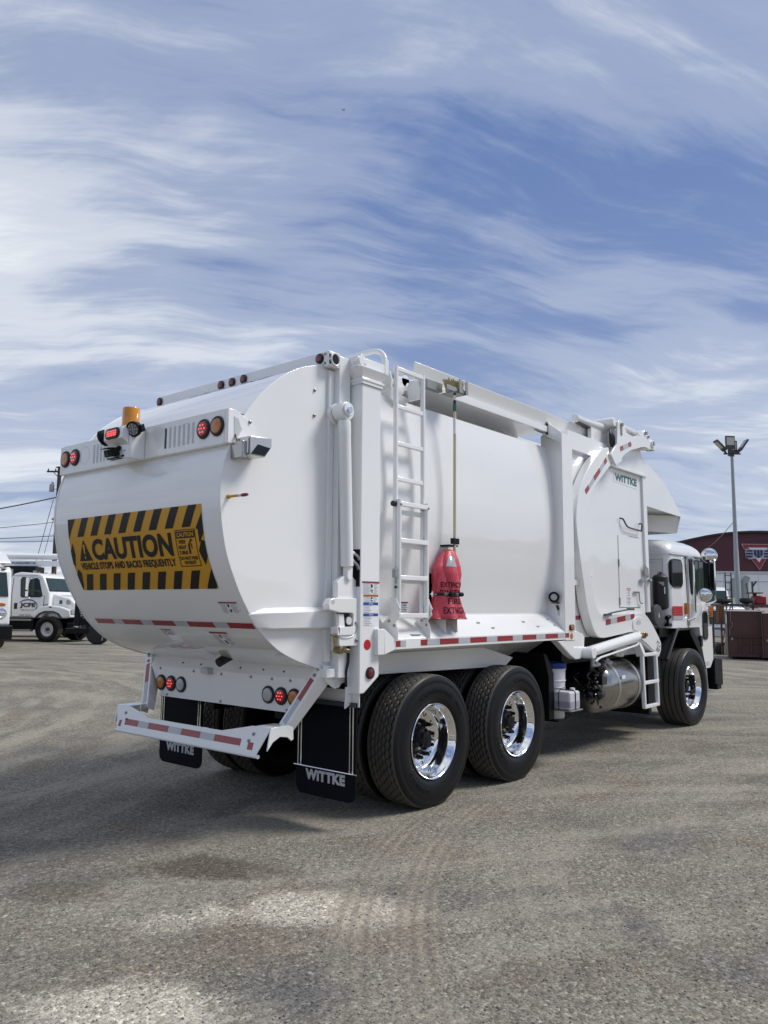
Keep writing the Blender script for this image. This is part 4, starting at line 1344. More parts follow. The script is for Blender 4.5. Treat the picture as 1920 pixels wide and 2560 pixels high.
# ---- belly under the body and the chassis
part(MB().prism([(-0.72, 1.10), (0.72, 1.10), (0.52, 0.96), (-0.52, 0.96)], 'x', -0.9, 4.4), 'occlusion_box', 'black_paint')  # dark underbelly box added under the body for occlusion
part(MB().prism([(-0.60, 1.22), (1.15, 1.22), (1.70, 1.10), (1.55, 1.02), (-0.60, 1.06)], 'y', -0.93, -0.78), 'belly_plate', WP, None, 0.004)
for sgn in (-1, 1):
    part(MB().box(-1.0, 7.2, sgn * 0.38, sgn * 0.46, 0.72, 0.98), 'chassis_rail', 'black_paint', None, 0.005)
for x in (0.0, 1.32):
    part(MB().cyl((x, -0.95, 0.51), (x, 0.95, 0.51), 0.085, n=20).rev((x, -0.0, 0.51), (1, 0, 0), [(0.05, -0.26), (0.16, -0.2), (0.20, 0.0), (0.15, 0.18), (0.06, 0.26)], 20), 'axle', 'black_paint')
    part(MB().cyl((x - 0.26, 0.03, 0.51), (x - 0.22, 0.03, 0.51), 0.11, n=24).cyl((x - 0.28, 0.03, 0.51), (x - 0.26, 0.03, 0.51), 0.06, n=20), 'axle_cover', 'bolt_steel')
    part(MB().rev((x, -0.58, 0.51), (0, 1, 0), [(0.2, 0), (0.205, 0.02), (0.205, 1.14), (0.2, 1.16)], 24), 'brake_drum', 'black_paint')
part(MB().cyl((6.03, -0.95, 0.50), (6.03, 0.95, 0.50), 0.07, n=16), 'axle', 'black_paint')
part(MB().box(4.75, 7.0, -0.85, 0.85, 0.62, 1.34), 'engine_block', 'black_paint')
part(MB().box(2.6, 4.8, -0.70, 0.70, 0.62, 1.25), 'frame_gear', 'black_paint')

# ---- wheels
def tri(x):
    x = x - math.floor(x)
    return 4 * abs(x - 0.5) - 1


def lug_tyre():
    R = 0.532
    per, k = 50, 8
    nA = per * k
    tw = 0.128
    cols = [(-0.120, 0.287), (-0.130, 0.300), (-0.146, 0.335), (-0.149, 0.342), (-0.154, 0.375), (-0.1565, 0.41), (-0.1555, 0.425), (-0.152, 0.455), (-0.148, 0.470), (-0.1495, 0.474), (-0.146, 0.492), (-0.138, 0.512)]
    nt_ = 46
    ts = [-tw + 2 * tw * i / nt_ for i in range(nt_ + 1)]
    grooves = [(-0.096, 0.0), (-0.052, 0.5), (-0.0175, 0.0), (0.0175, 0.5), (0.052, 0.0), (0.096, 0.5)]
    rows = []
    for i in range(nA):
        u = i / k
        a = 2 * pi * i / nA
        ca, sa = cos(a), sin(a)
        row = [(r * ca, y, r * sa) for y, r in cols]
        for y in ts:
            r = R - 0.003 * (y / tw) ** 2 - 0.004 * (abs(y) / tw) ** 10
            dep = 0.0
            for g0, ph in grooves:
                amp = 0.0075
                dd = abs(y - (g0 + amp * tri(u + ph)))
                if dd < 0.0052:
                    dep = 0.016
                elif dd < 0.0082:
                    dep = max(dep, 0.008)
            # short cross cuts that turn the ribs into hexagons
            fr_ = u - math.floor(u)
            for (ga, pa), (gb, pb) in zip(grooves[:-1], grooves[1:]):
                if ga < y < gb and (abs(fr_ - 0.5) < 0.02 or fr_ < 0.02) and abs(tri(u + pa) - 1) < 0.1:
                    dep = max(dep, 0.007)
            row.append(((r - dep) * ca, y, (r - dep) * sa))
        row += [(r * ca, -y, r * sa) for y, r in reversed(cols)]
        rows.append(row)
    rows.append(rows[0])
    m_ = len(rows[0])
    V = [q for r in rows[:-1] for q in r]
    F = []
    for j in range(nA):
        j2 = (j + 1) % nA
        for c_ in range(m_ - 1):
            F.append((j * m_ + c_, j2 * m_ + c_, j2 * m_ + c_ + 1, j * m_ + c_ + 1))
    mb = MB()
    mb.v, mb.f = V, F
    return mb


def tyre_mat():
    m = MAT['tyre_rubber']
    t = m.node_tree
    b = t.nodes['Principled BSDF']
    tc = [n for n in t.nodes if n.type == 'TEX_COORD'][0]
    sp = t.nodes.new('ShaderNodeSeparateXYZ')
    L(t, tc.outputs['Object'], sp.inputs[0])
    r = math_n(t, 'SQRT', math_n(t, 'ADD', math_n(t, 'MULTIPLY', sp.outputs[0], sp.outputs[0]), math_n(t, 'MULTIPLY', sp.outputs[2], sp.outputs[2])))
    f = ramp(t, r, [(0.5185, 0.0), (0.5235, 1.0)])
    f = math_n(t, 'MULTIPLY', f, ramp(t, noise(t, tc.outputs['Object'], 7, 5, 0.7), [(0.25, 0.55), (0.75, 1.0)]))
    src = b.inputs['Base Color'].links[0].from_socket
    L(t, mix_c(t, f, src, (0.120, 0.110, 0.094)), b.inputs['Base Color'])
    rs = b.inputs['Roughness'].links[0].from_socket
    L(t, math_n(t, 'ADD', rs, math_n(t, 'MULTIPLY', f, 0.4)), b.inputs['Roughness'])


tyre_mat()
tyre_me = lug_tyre().mesh('tyre', 'tyre_rubber', 40)


def rib_tyre():
    R, hw, tw = 0.528, 0.200, 0.168
    side = [(-0.150, 0.287), (-0.165, 0.305), (-0.187, 0.345), (-0.197, 0.40), (-0.199, 0.43), (-0.194, 0.462), (-0.190, 0.475), (-0.1895, 0.482), (-0.180, 0.508)]
    tread = []
    for g0 in (-0.108, -0.036, 0.036, 0.108):
        tread += [(g0 - 0.008, 0), (g0 - 0.005, 0.014), (g0 + 0.005, 0.014), (g0 + 0.008, 0)]
    pr = side + [(-tw, R - 0.008), (-tw + 0.02, R - 0.003)] + [(y, R - d - 0.003 * (y / tw) ** 2) for y, d in tread] + [(tw - 0.02, R - 0.003), (tw, R - 0.008)] + [(-y, r) for y, r in reversed(side)]
    return MB().rev((0, 0, 0), (0, 1, 0), [(r, y) for y, r in pr], 120, caps=False)


rib_me = rib_tyre().mesh('tyre', 'tyre_rubber', 40)


def rim_mesh(out):
    """deep-dish disc wheel, outer side towards -y at y=-out"""
    o = -out
    pr = [(0.290, 0.14 + 0.0), (0.292, o + 0.02), (0.302, o + 0.012), (0.3045, o + 0.002), (0.300, o - 0.004), (0.293, o + 0.0), (0.287, o + 0.012), (0.280, o + 0.030), (0.266, o + 0.046), (0.262, o + 0.060), (0.259, o + 0.125), (0.252, o + 0.150), (0.238, o + 0.164),
          (0.215, o + 0.170), (0.185, o + 0.166), (0.168, o + 0.160), (0.150, o + 0.160), (0.10, o + 0.160), (0.05, o + 0.160)]
    return MB().rev((0, 0, 0), (0, 1, 0), pr, 72, caps=False)


rear_rim = rim_mesh(0.142).mesh('wheel', 'polished_aluminium', 50)
front_rim = rim_mesh(0.165).mesh('wheel', 'polished_aluminium', 50)
inner_rim = rim_mesh(0.10).mesh('wheel', 'black_paint', 50)


def hub_mesh(out, spike=False):
    o = -out + 0.160
    mb = MB()
    mb.rev((0, o + 0.01, 0), (0, -1, 0), [(0.118, 0), (0.118, 0.016), (0.100, 0.022), (0.092, 0.060), (0.082, 0.072), (0.066, 0.076), (0.062, 0.094), (0.040, 0.100), (0, 0.101)], 28)
    for k in range(10):
        a = 2 * pi * (k + 0.5) / 10
        x, z = 0.1445 * cos(a), 0.1445 * sin(a)
        mb.rev((x, o, z), (0, -1, 0), [(0.022, 0), (0.021, 0.012), (0.017, 0.014), (0.016, 0.042 + (0.03 if spike else 0)), (0.010, 0.052 + (0.045 if spike else 0))], 8)
    for k in range(8):
        a = 2 * pi * k / 8
        x, z = 0.076 * cos(a), 0.076 * sin(a)
        mb.rev((x, o - 0.06, z), (0, -1, 0), [(0.010, 0), (0.010, 0.014), (0.007, 0.02)], 6)
    return mb


rear_hub = hub_mesh(0.142).mesh('hub', 'black_paint')
front_hub = hub_mesh(0.165, True).mesh('hub', 'black_paint')
hh = MB().rev((0.213, 0, 0), (0, -1, 0), [(0.024, -0.004), (0.024, 0.0025), (0.019, 0.002), (0, -0.004)], 14)
hole_rear = MB()
hole_rear.v, hole_rear.f = [(x, y - 0.142 + 0.169, z) for x, y, z in hh.v], hh.f
hole_rear = hole_rear.mesh('hand_hole', 'black_gloss')
hole_front = MB()
hole_front.v, hole_front.f = [(x, y - 0.165 + 0.169, z) for x, y, z in hh.v], hh.f
hole_front = hole_front.mesh('hand_hole', 'black_gloss')


def sidewall_text(words, yo):
    mb = MB()
    for body_, r0, r1, a0, a1 in words:
        text(mb, body_, lambda u, v: ((r0 + (r1 - r0) * v) * cos(radians(a0 + (a1 - a0) * u)), yo + 0.004 * (r0 + (r1 - r0) * v - 0.41) / 0.05, (r0 + (r1 - r0) * v) * sin(radians(a0 + (a1 - a0) * u))), 0.01, 1.1, (), [k / 12 for k in range(1, 12)])
    return mb


st_me = sidewall_text([('Continental', 0.385, 0.425, 128, 62), ('HSC3', 0.39, 0.42, 52, 32), ('315/80R22.5', 0.385, 0.415, 262, 218)], -0.1575).mesh('tyre_lettering', 'flap_rubber')


def wheel(x, y, side, kind_='outer', rz=0.0, spin=0.0):
    """side -1: right of the truck, outer face towards -y"""
    if kind_ == 'front':
        rim, ty, hb, hl = front_rim, rib_me, front_hub, hole_front
    elif kind_ == 'inner':
        rim, ty, hb, hl = inner_rim, tyre_me, None, None
    else:
        rim, ty, hb, hl = rear_rim, tyre_me, rear_hub, hole_rear
    flip = 0.0 if side < 0 else pi
    o = put('wheel', rim, TR, loc=(x, y, 0.518), rot=(0, 0, flip + rz))
    o.rotation_mode = 'ZYX'
    o.rotation_euler = (0, spin, flip + rz)
    put('tyre', ty, o)
    if hb:
        put('hub', hb, o)
        for q_ in range(10):
            put('hand_hole', hl, o, rot=(0, 2 * pi * q_ / 10, 0))
    if kind_ == 'outer':
        put('tyre_lettering', st_me, o)
    return o


for k, x in enumerate((0.0, 1.32)):
    wheel(x, -1.062, -1, 'outer', spin=0.35 * k + 0.1)
    wheel(x, -0.715, -1, 'inner')
    wheel(x, 0.715, 1, 'inner')
    wheel(x, 1.062, 1, 'outer', spin=0.2)
wheel(6.03, -1.045, -1, 'front', rz=radians(-2.0), spin=0.3)
wheel(6.03, 1.045, 1, 'front', spin=0.3)

# ---- splash guards ahead of the rear wheels
for sgn in (-1, 1):
    part(MB().prism([(1.96, 1.14), (2.03, 1.12), (2.17, 0.93), (2.17, 0.47), (2.06, 0.465), (2.06, 0.90)], 'y', sgn * 0.55, sgn * 1.13), 'splash_guard', 'black_paint', None, 0.005)

# ---- ladder
def rect_tube(mb, a, b, w, h, up=(0, 0, 1)):
    mb.bar(a, b, w, h, up)


UL = [(-0.535, -1.205), (-0.178, -1.205)]
mb = MB()
for x, y in UL:
    mb.tube([(x, y, 1.50), (x, y - 0.008, 2.4), (x, y - 0.005, 3.53)], 0.0205, 12)
ul = part(mb, 'ladder', WP)
for z in (3.505, 3.195, 2.895, 2.610, 2.345, 2.08, 1.80):
    part(MB().box(-0.535, -0.178, -1.226, -1.190, z - 0.019, z + 0.019), 'rung', WP, ul, 0.006)
LLY = -1.252
mb = MB()
for x in (-0.535, -0.178):
    mb.tube([(x, LLY, 1.51), (x, LLY, 2.44)], 0.0195, 12)
ll = part(mb, 'folding_ladder', WP)
for z in (2.405, 2.115, 1.825, 1.530):
    part(MB().box(-0.535, -0.178, LLY - 0.020, LLY + 0.014, z - 0.020, z + 0.020), 'rung', WP, ll, 0.006)
for x, s_ in ((-0.535, -1), (-0.178, 1)):
    part(MB().cyl((x - 0.005, LLY + 0.03, 2.405), (x - 0.045 if s_ < 0 else x - 0.03, LLY + 0.03, 2.405), 0.022, n=14), 'rubber_stop', 'black_rubber', ll)
    bolt((x, LLY - 0.02, 2.40), (0, -1, 0), 0.7)
    # toothed side plates standing on the shelf
    xs_ = x + s_ * 0.028
    pl = [(-1.262, 1.315), (-1.255, 1.40), (-1.245, 1.46), (-1.275, 1.52), (-1.262, 1.545), (-1.285, 1.585), (-1.262, 1.625), (-1.245, 1.655), (-1.225, 1.655), (-1.215, 1.52), (-1.14, 1.475), (-1.13, 1.45)]
    pl = [(-1.268, 1.338), (-1.275, 1.42), (-1.245, 1.485), (-1.29, 1.535), (-1.28, 1.56), (-1.295, 1.585), (-1.268, 1.63), (-1.255, 1.665), (-1.235, 1.668), (-1.222, 1.56), (-1.12, 1.478)]
    sp_ = part(MB().prism(pl, 'x', xs_ - 0.004, xs_ + 0.004), 'ladder_foot', 'grey_paint' if False else WP, None, 0.002)
    bolt((xs_ - 0.004, -1.235, 1.455), (-1, 0, 0), 0.8, sp_)
    bolt((xs_ - 0.004, -1.185, 1.490), (-1, 0, 0), 0.8, sp_)
    # hanger with round bush at the top
    xh = x - 0.045 if s_ < 0 else x - 0.02
    hg = part(MB().prism([(-1.08, 3.32), (-1.20, 3.325), (-1.21, 3.40), (-1.19, 3.48), (-1.10, 3.50), (-1.06, 3.44)], 'x', xh - 0.012, xh + 0.012), 'ladder_hanger', WP, None, 0.005)
    part(MB().cyl((xh + 0.012, -1.185, 3.375), (xh + 0.055, -1.195, 3.375), 0.022, n=16).cyl((xh + 0.014, -1.165, 3.45), (xh + 0.05, -1.165, 3.45), 0.030, n=16), 'hanger_bush', WP, hg, 0.003)
# spring latch on the ladder
part(MB().box(-0.585, -0.555, -1.262, -1.225, 1.825, 1.885).box(-0.60, -0.51, -1.262, -1.235, 1.888, 1.893).cyl((-0.568, -1.25, 1.78), (-0.568, -1.25, 1.91), 0.007, n=8), 'ladder_latch', 'galvanised', ll, 0.002)
part(MB().rev((-0.575, -1.255, 1.74), (0, 0, 1), [(0.004, 0), (0.012, 0.006), (0.012, 0.016), (0.004, 0.022)], 10), 'latch_knob', 'black_rubber', ll)
side_label(-0.325, -0.235, 1.555, 1.640, -1.108, 'dark_red_decal', 0.12, 5)
side_label(-0.450, -0.385, 1.575, 1.670, -1.105, 'dark_red_decal', 0.12, 5)
part(MB().prism([(-0.36, -1.21), (-0.25, -1.21), (-0.22, -1.235), (-0.33, -1.235)], 'z', 1.375, 1.385), 'shelf_label', 'text_grey')

# ---- broom bracket on the rail
mb = MB()
mb.box(-0.02, 0.20, -1.14, -1.06, 3.475, 3.555)
mb.box(0.20, 0.37, -1.275, -1.12, 3.462, 3.470)
mb.box(0.08, 0.36, -1.275, -1.268, 3.462, 3.50)
for x in (0.245, 0.345):
    mb.box(x, x + 0.035, -1.292, -1.282, 3.462, 3.585)
part(mb, 'broom_bracket', 'galvanised', None, 0.002)
part(MB().box(0.17, 0.30, -1.235, -1.13, 2.115, 2.13).box(0.195, 0.29, -1.255, -1.225, 2.135, 2.185), 'broom_clip', 'black_paint', None, 0.003)
# brackets that carry the extinguisher
for x in (0.115, 0.285):
    part(MB().prism([(-1.06, 1.545), (-1.225, 1.545), (-1.235, 1.385), (-1.215, 1.386), (-1.06, 1.535)], 'x', x, x + 0.006), 'bracket_plate', WP, None, 0.001)
part(MB().box(0.0, 0.33, -1.105, -1.097, 1.60, 1.90), 'bracket_back', 'black_paint')

# ---- hopper
hp_ = part(MB().box(2.44, 4.58, -1.149, 1.149, 1.28, 3.30), 'hopper', WP, None, 0.004)
part(MB().box(2.5, 4.55, -1.05, 1.05, 1.0, 1.28), 'hopper_floor', 'black_paint')
up = [(3.10, 3.30), (4.60, 3.30), (4.60, 3.52), (4.55, 3.60), (4.46, 3.655), (4.32, 3.685), (3.10, 3.685)]
for sgn in (-1, 1):
    part(MB().prism(up, 'y', sgn * 1.12, sgn * 1.165), 'hopper_upper', WP, hp_, 0.003)
    part(MB().box(3.50, 4.655, sgn * 1.15, sgn * 1.195, 3.288, 3.312), 'hopper_ledge', WP, hp_, 0.003)
    part(MB().prism([(4.545, 3.288), (4.640, 3.288), (4.665, 2.92), (4.68, 1.55), (4.60, 1.55), (4.555, 2.6)], 'y', sgn * 1.08, sgn * 1.178), 'hopper_edge', WP, hp_, 0.003)
    cn = [(4.60, 3.525), (4.97, 3.425), (5.36, 3.30), (5.65, 3.12), (5.90, 2.945), (5.935, 2.905), (5.925, 2.89), (4.66, 2.92), (4.60, 2.95)]
    part(MB().prism(cn, 'y', sgn * 1.135, sgn * 1.16), 'canopy_side', WP, hp_, 0.003)
ct = [(4.58, 3.53), (4.97, 3.425), (5.36, 3.30), (5.65, 3.12), (5.90, 2.945), (5.94, 2.905)]
mb = MB()
mb.grid([[(x, -1.135, z), (x, 1.135, z)] for x, z in ct])
mb.grid([[(x - 0.01, -1.135, z - 0.015), (x - 0.01, 1.135, z - 0.015)] for x, z in ct])
part(mb, 'canopy_top', WP, hp_, fix=False, sharp=25)
part(MB().hexa([(5.925, -1.16, 2.90), (5.94, -1.16, 2.905), (5.94, 1.16, 2.905), (5.925, 1.16, 2.90), (5.835, -1.13, 2.65), (5.845, -1.13, 2.65), (5.845, 1.13, 2.65), (5.835, 1.13, 2.65)]), 'canopy_deflector', WP, hp_)
part(MB().hexa([(5.20, -0.60, 2.90), (5.90, -1.14, 2.90), (5.90, -1.12, 2.90), (5.20, -0.58, 2.90), (5.55, -0.60, 2.70), (5.84, -1.13, 2.655), (5.84, -1.11, 2.655), (5.55, -0.58, 2.70)]), 'canopy_brace', WP, hp_)
part(MB().box(4.60, 5.92, -1.13, 1.13, 2.925, 2.94), 'canopy_floor', WP, hp_)
part(MB().rev((4.78, -1.06, 2.555), (0, 0, 1), [(0.045, 0), (0.045, 0.03), (0.055, 0.032), (0.060, 0.045), (0.060, 0.15), (0.045, 0.17)], 20), 'work_beacon', 'tan_metal', None, label='tan lamp hanging under the canopy')
# logo plate
mb = MB().add([(3.715, -1.1515, 3.250), (4.435, -1.1515, 3.262), (4.42, -1.1515, 3.105), (3.725, -1.1515, 3.125)], [(0, 1, 2, 3)])
lg = part(mb, 'logo_backing', 'white_decal', hp_, fix=False)
mb = MB()
text(mb, 'WiTTKE', lambda u, v: (3.745 + 0.665 * u, -1.1530, 3.140 + 0.093 * v), 0.055, 1.03)
part(mb, 'logo_lettering', 'logo_green', hp_, fix=False)
# handle, hatch, small stickers
part(MB().tube(spline([(3.875, -1.150, 2.690), (3.885, -1.185, 2.675), (3.96, -1.19, 2.61), (4.05, -1.19, 2.585), (4.40, -1.19, 2.572), (4.43, -1.19, 2.585), (4.445, -1.19, 2.66), (4.455, -1.15, 2.668)], 4), 0.010, 8), 'hopper_handle', 'dark_grey', hp_)
dr = part(MB().box(3.80, 4.44, -1.1535, -1.149, 1.612, 2.48), 'access_door', WP, hp_, 0.003)
mb = MB()
for a in ((3.792, 3.797, 1.61, 2.48), (3.792, 4.40, 1.604, 1.6085), (4.12, 4.44, 2.484, 2.488)):
    mb.box(a[0], a[1], -1.1515, -1.149, a[2], a[3])
part(mb, 'door_gap', 'dark_grey', hp_)
for z in (2.14, 1.68):
    part(MB().cyl((3.795, -1.156, z - 0.045), (3.795, -1.156, z + 0.045), 0.008, n=8), 'door_hinge', 'bolt_steel', hp_)
part(MB().tube([(4.18, -1.17, 1.795), (4.33, -1.175, 1.797)], 0.012, 8).tube(spline([(4.33, -1.175, 1.79), (4.345, -1.175, 1.70), (4.37, -1.175, 1.665), (4.43, -1.178, 1.66)], 4), 0.008, 8), 'door_latch', 'bolt_steel', hp_)
part(MB().box(4.38, 4.55, -1.19, -1.165, 1.93, 1.965).prism([(4.50, 2.02), (4.64, 1.99), (4.62, 2.10), (4.50, 2.16)], 'y', -1.19, -1.18).cyl((4.60, -1.20, 1.95), (4.66, -1.20, 1.95), 0.022, n=10), 'door_catch', 'galvanised', hp_, 0.002)
for z0, z1 in ((1.735, 1.84), (1.685, 1.725), (1.635, 1.675)):
    side_label(4.00, 4.125, z0, z1, -1.1545, 'red_decal', 0.12, 3)
part(MB().cyl((2.99, -1.15, 1.955), (2.99, -1.20, 1.955), 0.013, n=10), 'stub_pin', WP, hp_)
part(MB().box(2.45, 2.60, -1.20, -1.15, 2.10, 2.20).box(2.45, 2.62, -1.22, -1.15, 1.84, 1.90).box(2.45, 2.60, -1.16, -1.15, 1.90, 2.10), 'arm_guide', WP, hp_, 0.005)
for z in (2.06, 1.94):
    bolt((2.53, -1.161, z), (0, -1, 0), 1.0)
part(MB().box(2.45, 2.75, -1.1525, -1.150, 1.470, 1.515), 'reflective_tape', 'red_reflective', hp_)

# ---- loader arms
outer = spline([(3.335, 3.470), (3.125, 3.405), (2.835, 3.187), (2.637, 2.978), (2.512, 2.784), (2.467, 2.600), (2.473, 2.427), (2.534, 2.14), (2.611, 1.851), (2.682, 1.600), (2.775, 1.435), (2.865, 1.330), (2.960, 1.280), (3.107, 1.268)], 4) + [(3.29, 1.279), (3.825, 1.320), (3.96, 1.318), (4.03, 1.245)]
foot = spline([(4.03, 1.245), (4.10, 1.200), (4.266, 1.143), (4.42, 1.085), (4.517, 1.049)], 3)[1:] + [(4.560, 1.047), (4.663, 0.985), (4.715, 1.03), (4.752, 1.076), (4.762, 1.163), (4.70, 1.235)] + spline([(4.70, 1.235), (4.631, 1.290), (4.53, 1.375), (4.418, 1.455), (4.31, 1.515), (4.207, 1.545), (4.08, 1.550), (3.995, 1.538)], 3)[1:]
inner = [(3.70, 1.530), (3.25, 1.515)] + spline([(3.25, 1.515), (3.05, 1.530), (2.93, 1.600), (2.860, 1.72), (2.798, 1.915), (2.725, 2.196), (2.695, 2.444), (2.748, 2.66), (2.93, 2.93), (3.106, 3.072), (3.380, 3.262)], 4)[1:]
for sgn in (-1, 1):
    ar = part(MB().prism(outer + foot + inner, 'y', sgn * 1.165, sgn * 1.270), 'loader_arm', WP, None, 0.010, seg=3)
    hd = [(3.37, 3.427), (3.50, 3.53), (3.545, 3.815), (3.60, 3.845), (3.679, 3.842), (3.72, 3.80), (3.799, 3.719), (3.90, 3.700), (3.985, 3.698)] + spline([(3.985, 3.698), (4.10, 3.735), (4.25, 3.757), (4.382, 3.760)], 3)[1:] + [(4.50, 3.64), (4.535, 3.615)] + spline([(4.535, 3.615), (4.40, 3.628), (4.25, 3.610), (4.072, 3.560), (3.93, 3.525), (3.802, 3.474), (3.70, 3.425), (3.633, 3.380)], 3)[1:] + [(3.629, 3.340), (3.54, 3.305), (3.465, 3.262), (3.316, 3.382)]
    part(MB().prism(hd, 'y', sgn * 1.272, sgn * 1.300), 'arm_head', WP, ar, 0.005)
    part(MB().prism([(q[0], q[1]) for q in hd], 'y', sgn * 1.150, sgn * 1.172), 'arm_head', WP, ar, 0.005)
    part(MB().prism([(4.33, 3.745), (4.40, 3.84), (4.45, 3.875), (4.50, 3.85), (4.74, 3.76), (4.80, 3.69), (4.805, 3.655), (4.60, 3.645), (4.545, 3.625), (4.45, 3.66)], 'y', sgn * 1.165, sgn * 1.262), 'fork_bracket', WP, ar, 0.006)
    part(MB().rev((4.695, sgn * 1.25, 3.725), (0, sgn, 0), [(0.055, 0), (0.055, 0.03), (0.045, 0.034), (0.034, 0.030), (0.032, 0.0)], 22, caps=False), 'fork_bush', WP, ar)
    part(MB().rev((4.695, sgn * 1.262, 3.725), (0, sgn, 0), [(0.033, 0), (0.0, 0.001)], 18, caps=False), 'fork_pin', 'bolt_steel', ar)
    part(MB().rev((3.66, sgn * 1.222, 3.80), (1, 0, -0.005), [(0.03, 0), (0.046, 0.02), (0.046, 0.60), (0.040, 0.61), (0.024, 0.612), (0.024, 0.72)], 20), 'fork_cylinder', WP, ar)
    part(MB().cyl((4.55, sgn * 1.266, 3.80), (4.55, sgn * 1.28, 3.80), 0.020, n=8).cyl((4.47, sgn * 1.26, 3.835), (4.47, sgn * 1.285, 3.835), 0.026, n=10), 'bracket_bolt', 'bolt_steel', ar, 0.003)
    part(MB().cyl((3.63, sgn * 1.15, 3.79), (3.63, sgn * 1.33, 3.79), 0.022, n=10).box(3.612, 3.648, sgn * 1.30, sgn * 1.312, 3.66, 3.80), 'pivot_pin', 'tan_metal', ar, 0.004)
    # tapes on the arm
    for pa, pb, segs in (((2.698, 2.866), (3.262, 3.316), (0.13, 0.27, 0.28, 0.19, 0.13)),):
        A0, B0 = Vector((pa[0], pa[1])), Vector((pb[0], pb[1]))
        dd = (B0 - A0)
        nn = Vector((-dd.y, dd.x)).normalized() * 0.030
        s0 = 0.0
        for k, w_ in enumerate((0.15, 0.24, 0.28, 0.20, 0.13)):
            q0, q1 = A0 + dd * s0, A0 + dd * (s0 + w_)
            s0 += w_
            part(MB().prism([tuple(q0 - nn), tuple(q1 - nn), tuple(q1 + nn), tuple(q0 + nn)], 'y', sgn * 1.2695, sgn * 1.2725), 'reflective_tape', 'red_reflective' if k % 2 == 0 else 'silver_reflective', ar)
    for a, b, c in ((3.135, 3.265, 'r'), (3.265, 3.435, 's'), (3.435, 3.675, 'r'), (3.675, 3.82, 's'), (3.82, 3.935, 'r')):
        zf = lambda x: 1.408 + (x - 3.135) * 0.083
        part(MB().prism([(a, zf(a)), (b, zf(b)), (b, zf(b) + 0.062), (a, zf(a) + 0.062)], 'y', sgn * 1.2695, sgn * 1.2725), 'reflective_tape', 'red_reflective' if c == 'r' else 'silver_reflective', ar)
    for k, (s0, s1) in enumerate(((0, 0.27), (0.27, 0.72), (0.72, 1.0))):
        A0, B0 = Vector((3.585, 3.483)), Vector((3.915, 3.600))
        dd = B0 - A0
        nn = Vector((-dd.y, dd.x)).normalized() * 0.028
        q0, q1 = A0 + dd * s0, A0 + dd * s1
        part(MB().prism([tuple(q0 - nn), tuple(q1 - nn), tuple(q1 + nn), tuple(q0 + nn)], 'y', sgn * 1.2995, sgn * 1.3025), 'reflective_tape', 'red_reflective' if k % 2 == 0 else 'silver_reflective', ar)
    # foot boss plate with pockets and bolt circle
    bo = spline([(3.86, 1.40), (3.90, 1.470), (4.00, 1.497), (4.12, 1.490), (4.25, 1.43), (4.40, 1.33), (4.55, 1.20), (4.58, 1.12), (4.48, 1.075), (4.30, 1.155), (4.12, 1.22), (4.03, 1.27), (4.00, 1.325), (3.90, 1.345)], 3, True)
    part(MB().prism(bo, 'y', sgn * 1.268, sgn * 1.285), 'foot_boss', WP, ar, 0.006)
    part(MB().prism(spline([(3.95, 1.43), (3.99, 1.455), (4.07, 1.452), (4.085, 1.42), (4.07, 1.405), (3.96, 1.405)], 3, True), 'y', sgn * 1.284, sgn * 1.2865), 'boss_pocket', 'grey_paint', ar)
    for k in range(8):
        a = 2 * pi * k / 8
        part(MB().cyl((4.635 + 0.062 * cos(a), sgn * 1.268, 1.125 + 0.062 * sin(a)), (4.635 + 0.062 * cos(a), sgn * 1.278, 1.125 + 0.062 * sin(a)), 0.014, n=8), 'pivot_bolt', 'galvanised', ar)
    part(MB().rev((4.635, sgn * 1.268, 1.125), (0, sgn, 0), [(0.035, 0), (0.035, 0.012), (0.02, 0.014), (0, 0.014)], 16), 'pivot_cap', 'grey_paint', ar)
    part(MB().tube(spline([(3.10, sgn * 1.29, 1.525), (3.25, sgn * 1.29, 1.545), (3.60, sgn * 1.29, 1.575), (3.85, sgn * 1.29, 1.59)], 4), 0.009, 8).box(3.08, 3.24, sgn * 1.27, sgn * 1.30, 1.515, 1.535).box(3.72, 3.88, sgn * 1.27, sgn * 1.30, 1.575, 1.60), 'arm_rod', 'dark_grey', ar)
    # lift cylinder of the arm, hose and bracket
    c0, c1 = Vector((2.66, sgn * 1.285, 1.13)), Vector((3.97, sgn * 1.285, 1.262))
    cyl_ = part(MB().rev(c0, c1 - c0, [(0.045, 0), (0.060, 0.01), (0.060, 1.29), (0.05, 1.30), (0.03, 1.305), (0.03, 1.40)], 26), 'arm_cylinder', WP, None, 0.0)
    part(MB().cyl((2.64, sgn * 1.23, 1.125), (2.64, sgn * 1.36, 1.125), 0.062, n=22), 'cylinder_eye', WP, cyl_, 0.006)
    part(MB().cyl((4.095, sgn * 1.26, 1.277), (4.095, sgn * 1.335, 1.277), 0.040, n=16).cyl((4.12, sgn * 1.335, 1.285), (4.12, sgn * 1.35, 1.285), 0.025, n=12), 'cylinder_pin', 'brass', cyl_, 0.004)
    part(MB().tube(spline([(2.75, sgn * 1.32, 1.03), (2.85, sgn * 1.33, 1.065), (3.0, sgn * 1.34, 1.085), (3.6, sgn * 1.34, 1.145), (3.85, sgn * 1.33, 1.170), (3.92, sgn * 1.31, 1.195)], 5), 0.012, 8), 'cylinder_line', WP, cyl_)
    part(MB().cyl((2.72, sgn * 1.30, 0.98), (2.72, sgn * 1.30, 1.08), 0.022, n=10).cyl((2.81, sgn * 1.30, 0.97), (2.81, sgn * 1.30, 1.07), 0.022, n=10).cyl((2.72, sgn * 1.30, 0.985), (2.95, sgn * 1.27, 0.985), 0.018, n=10), 'line_fitting', 'galvanised', cyl_)
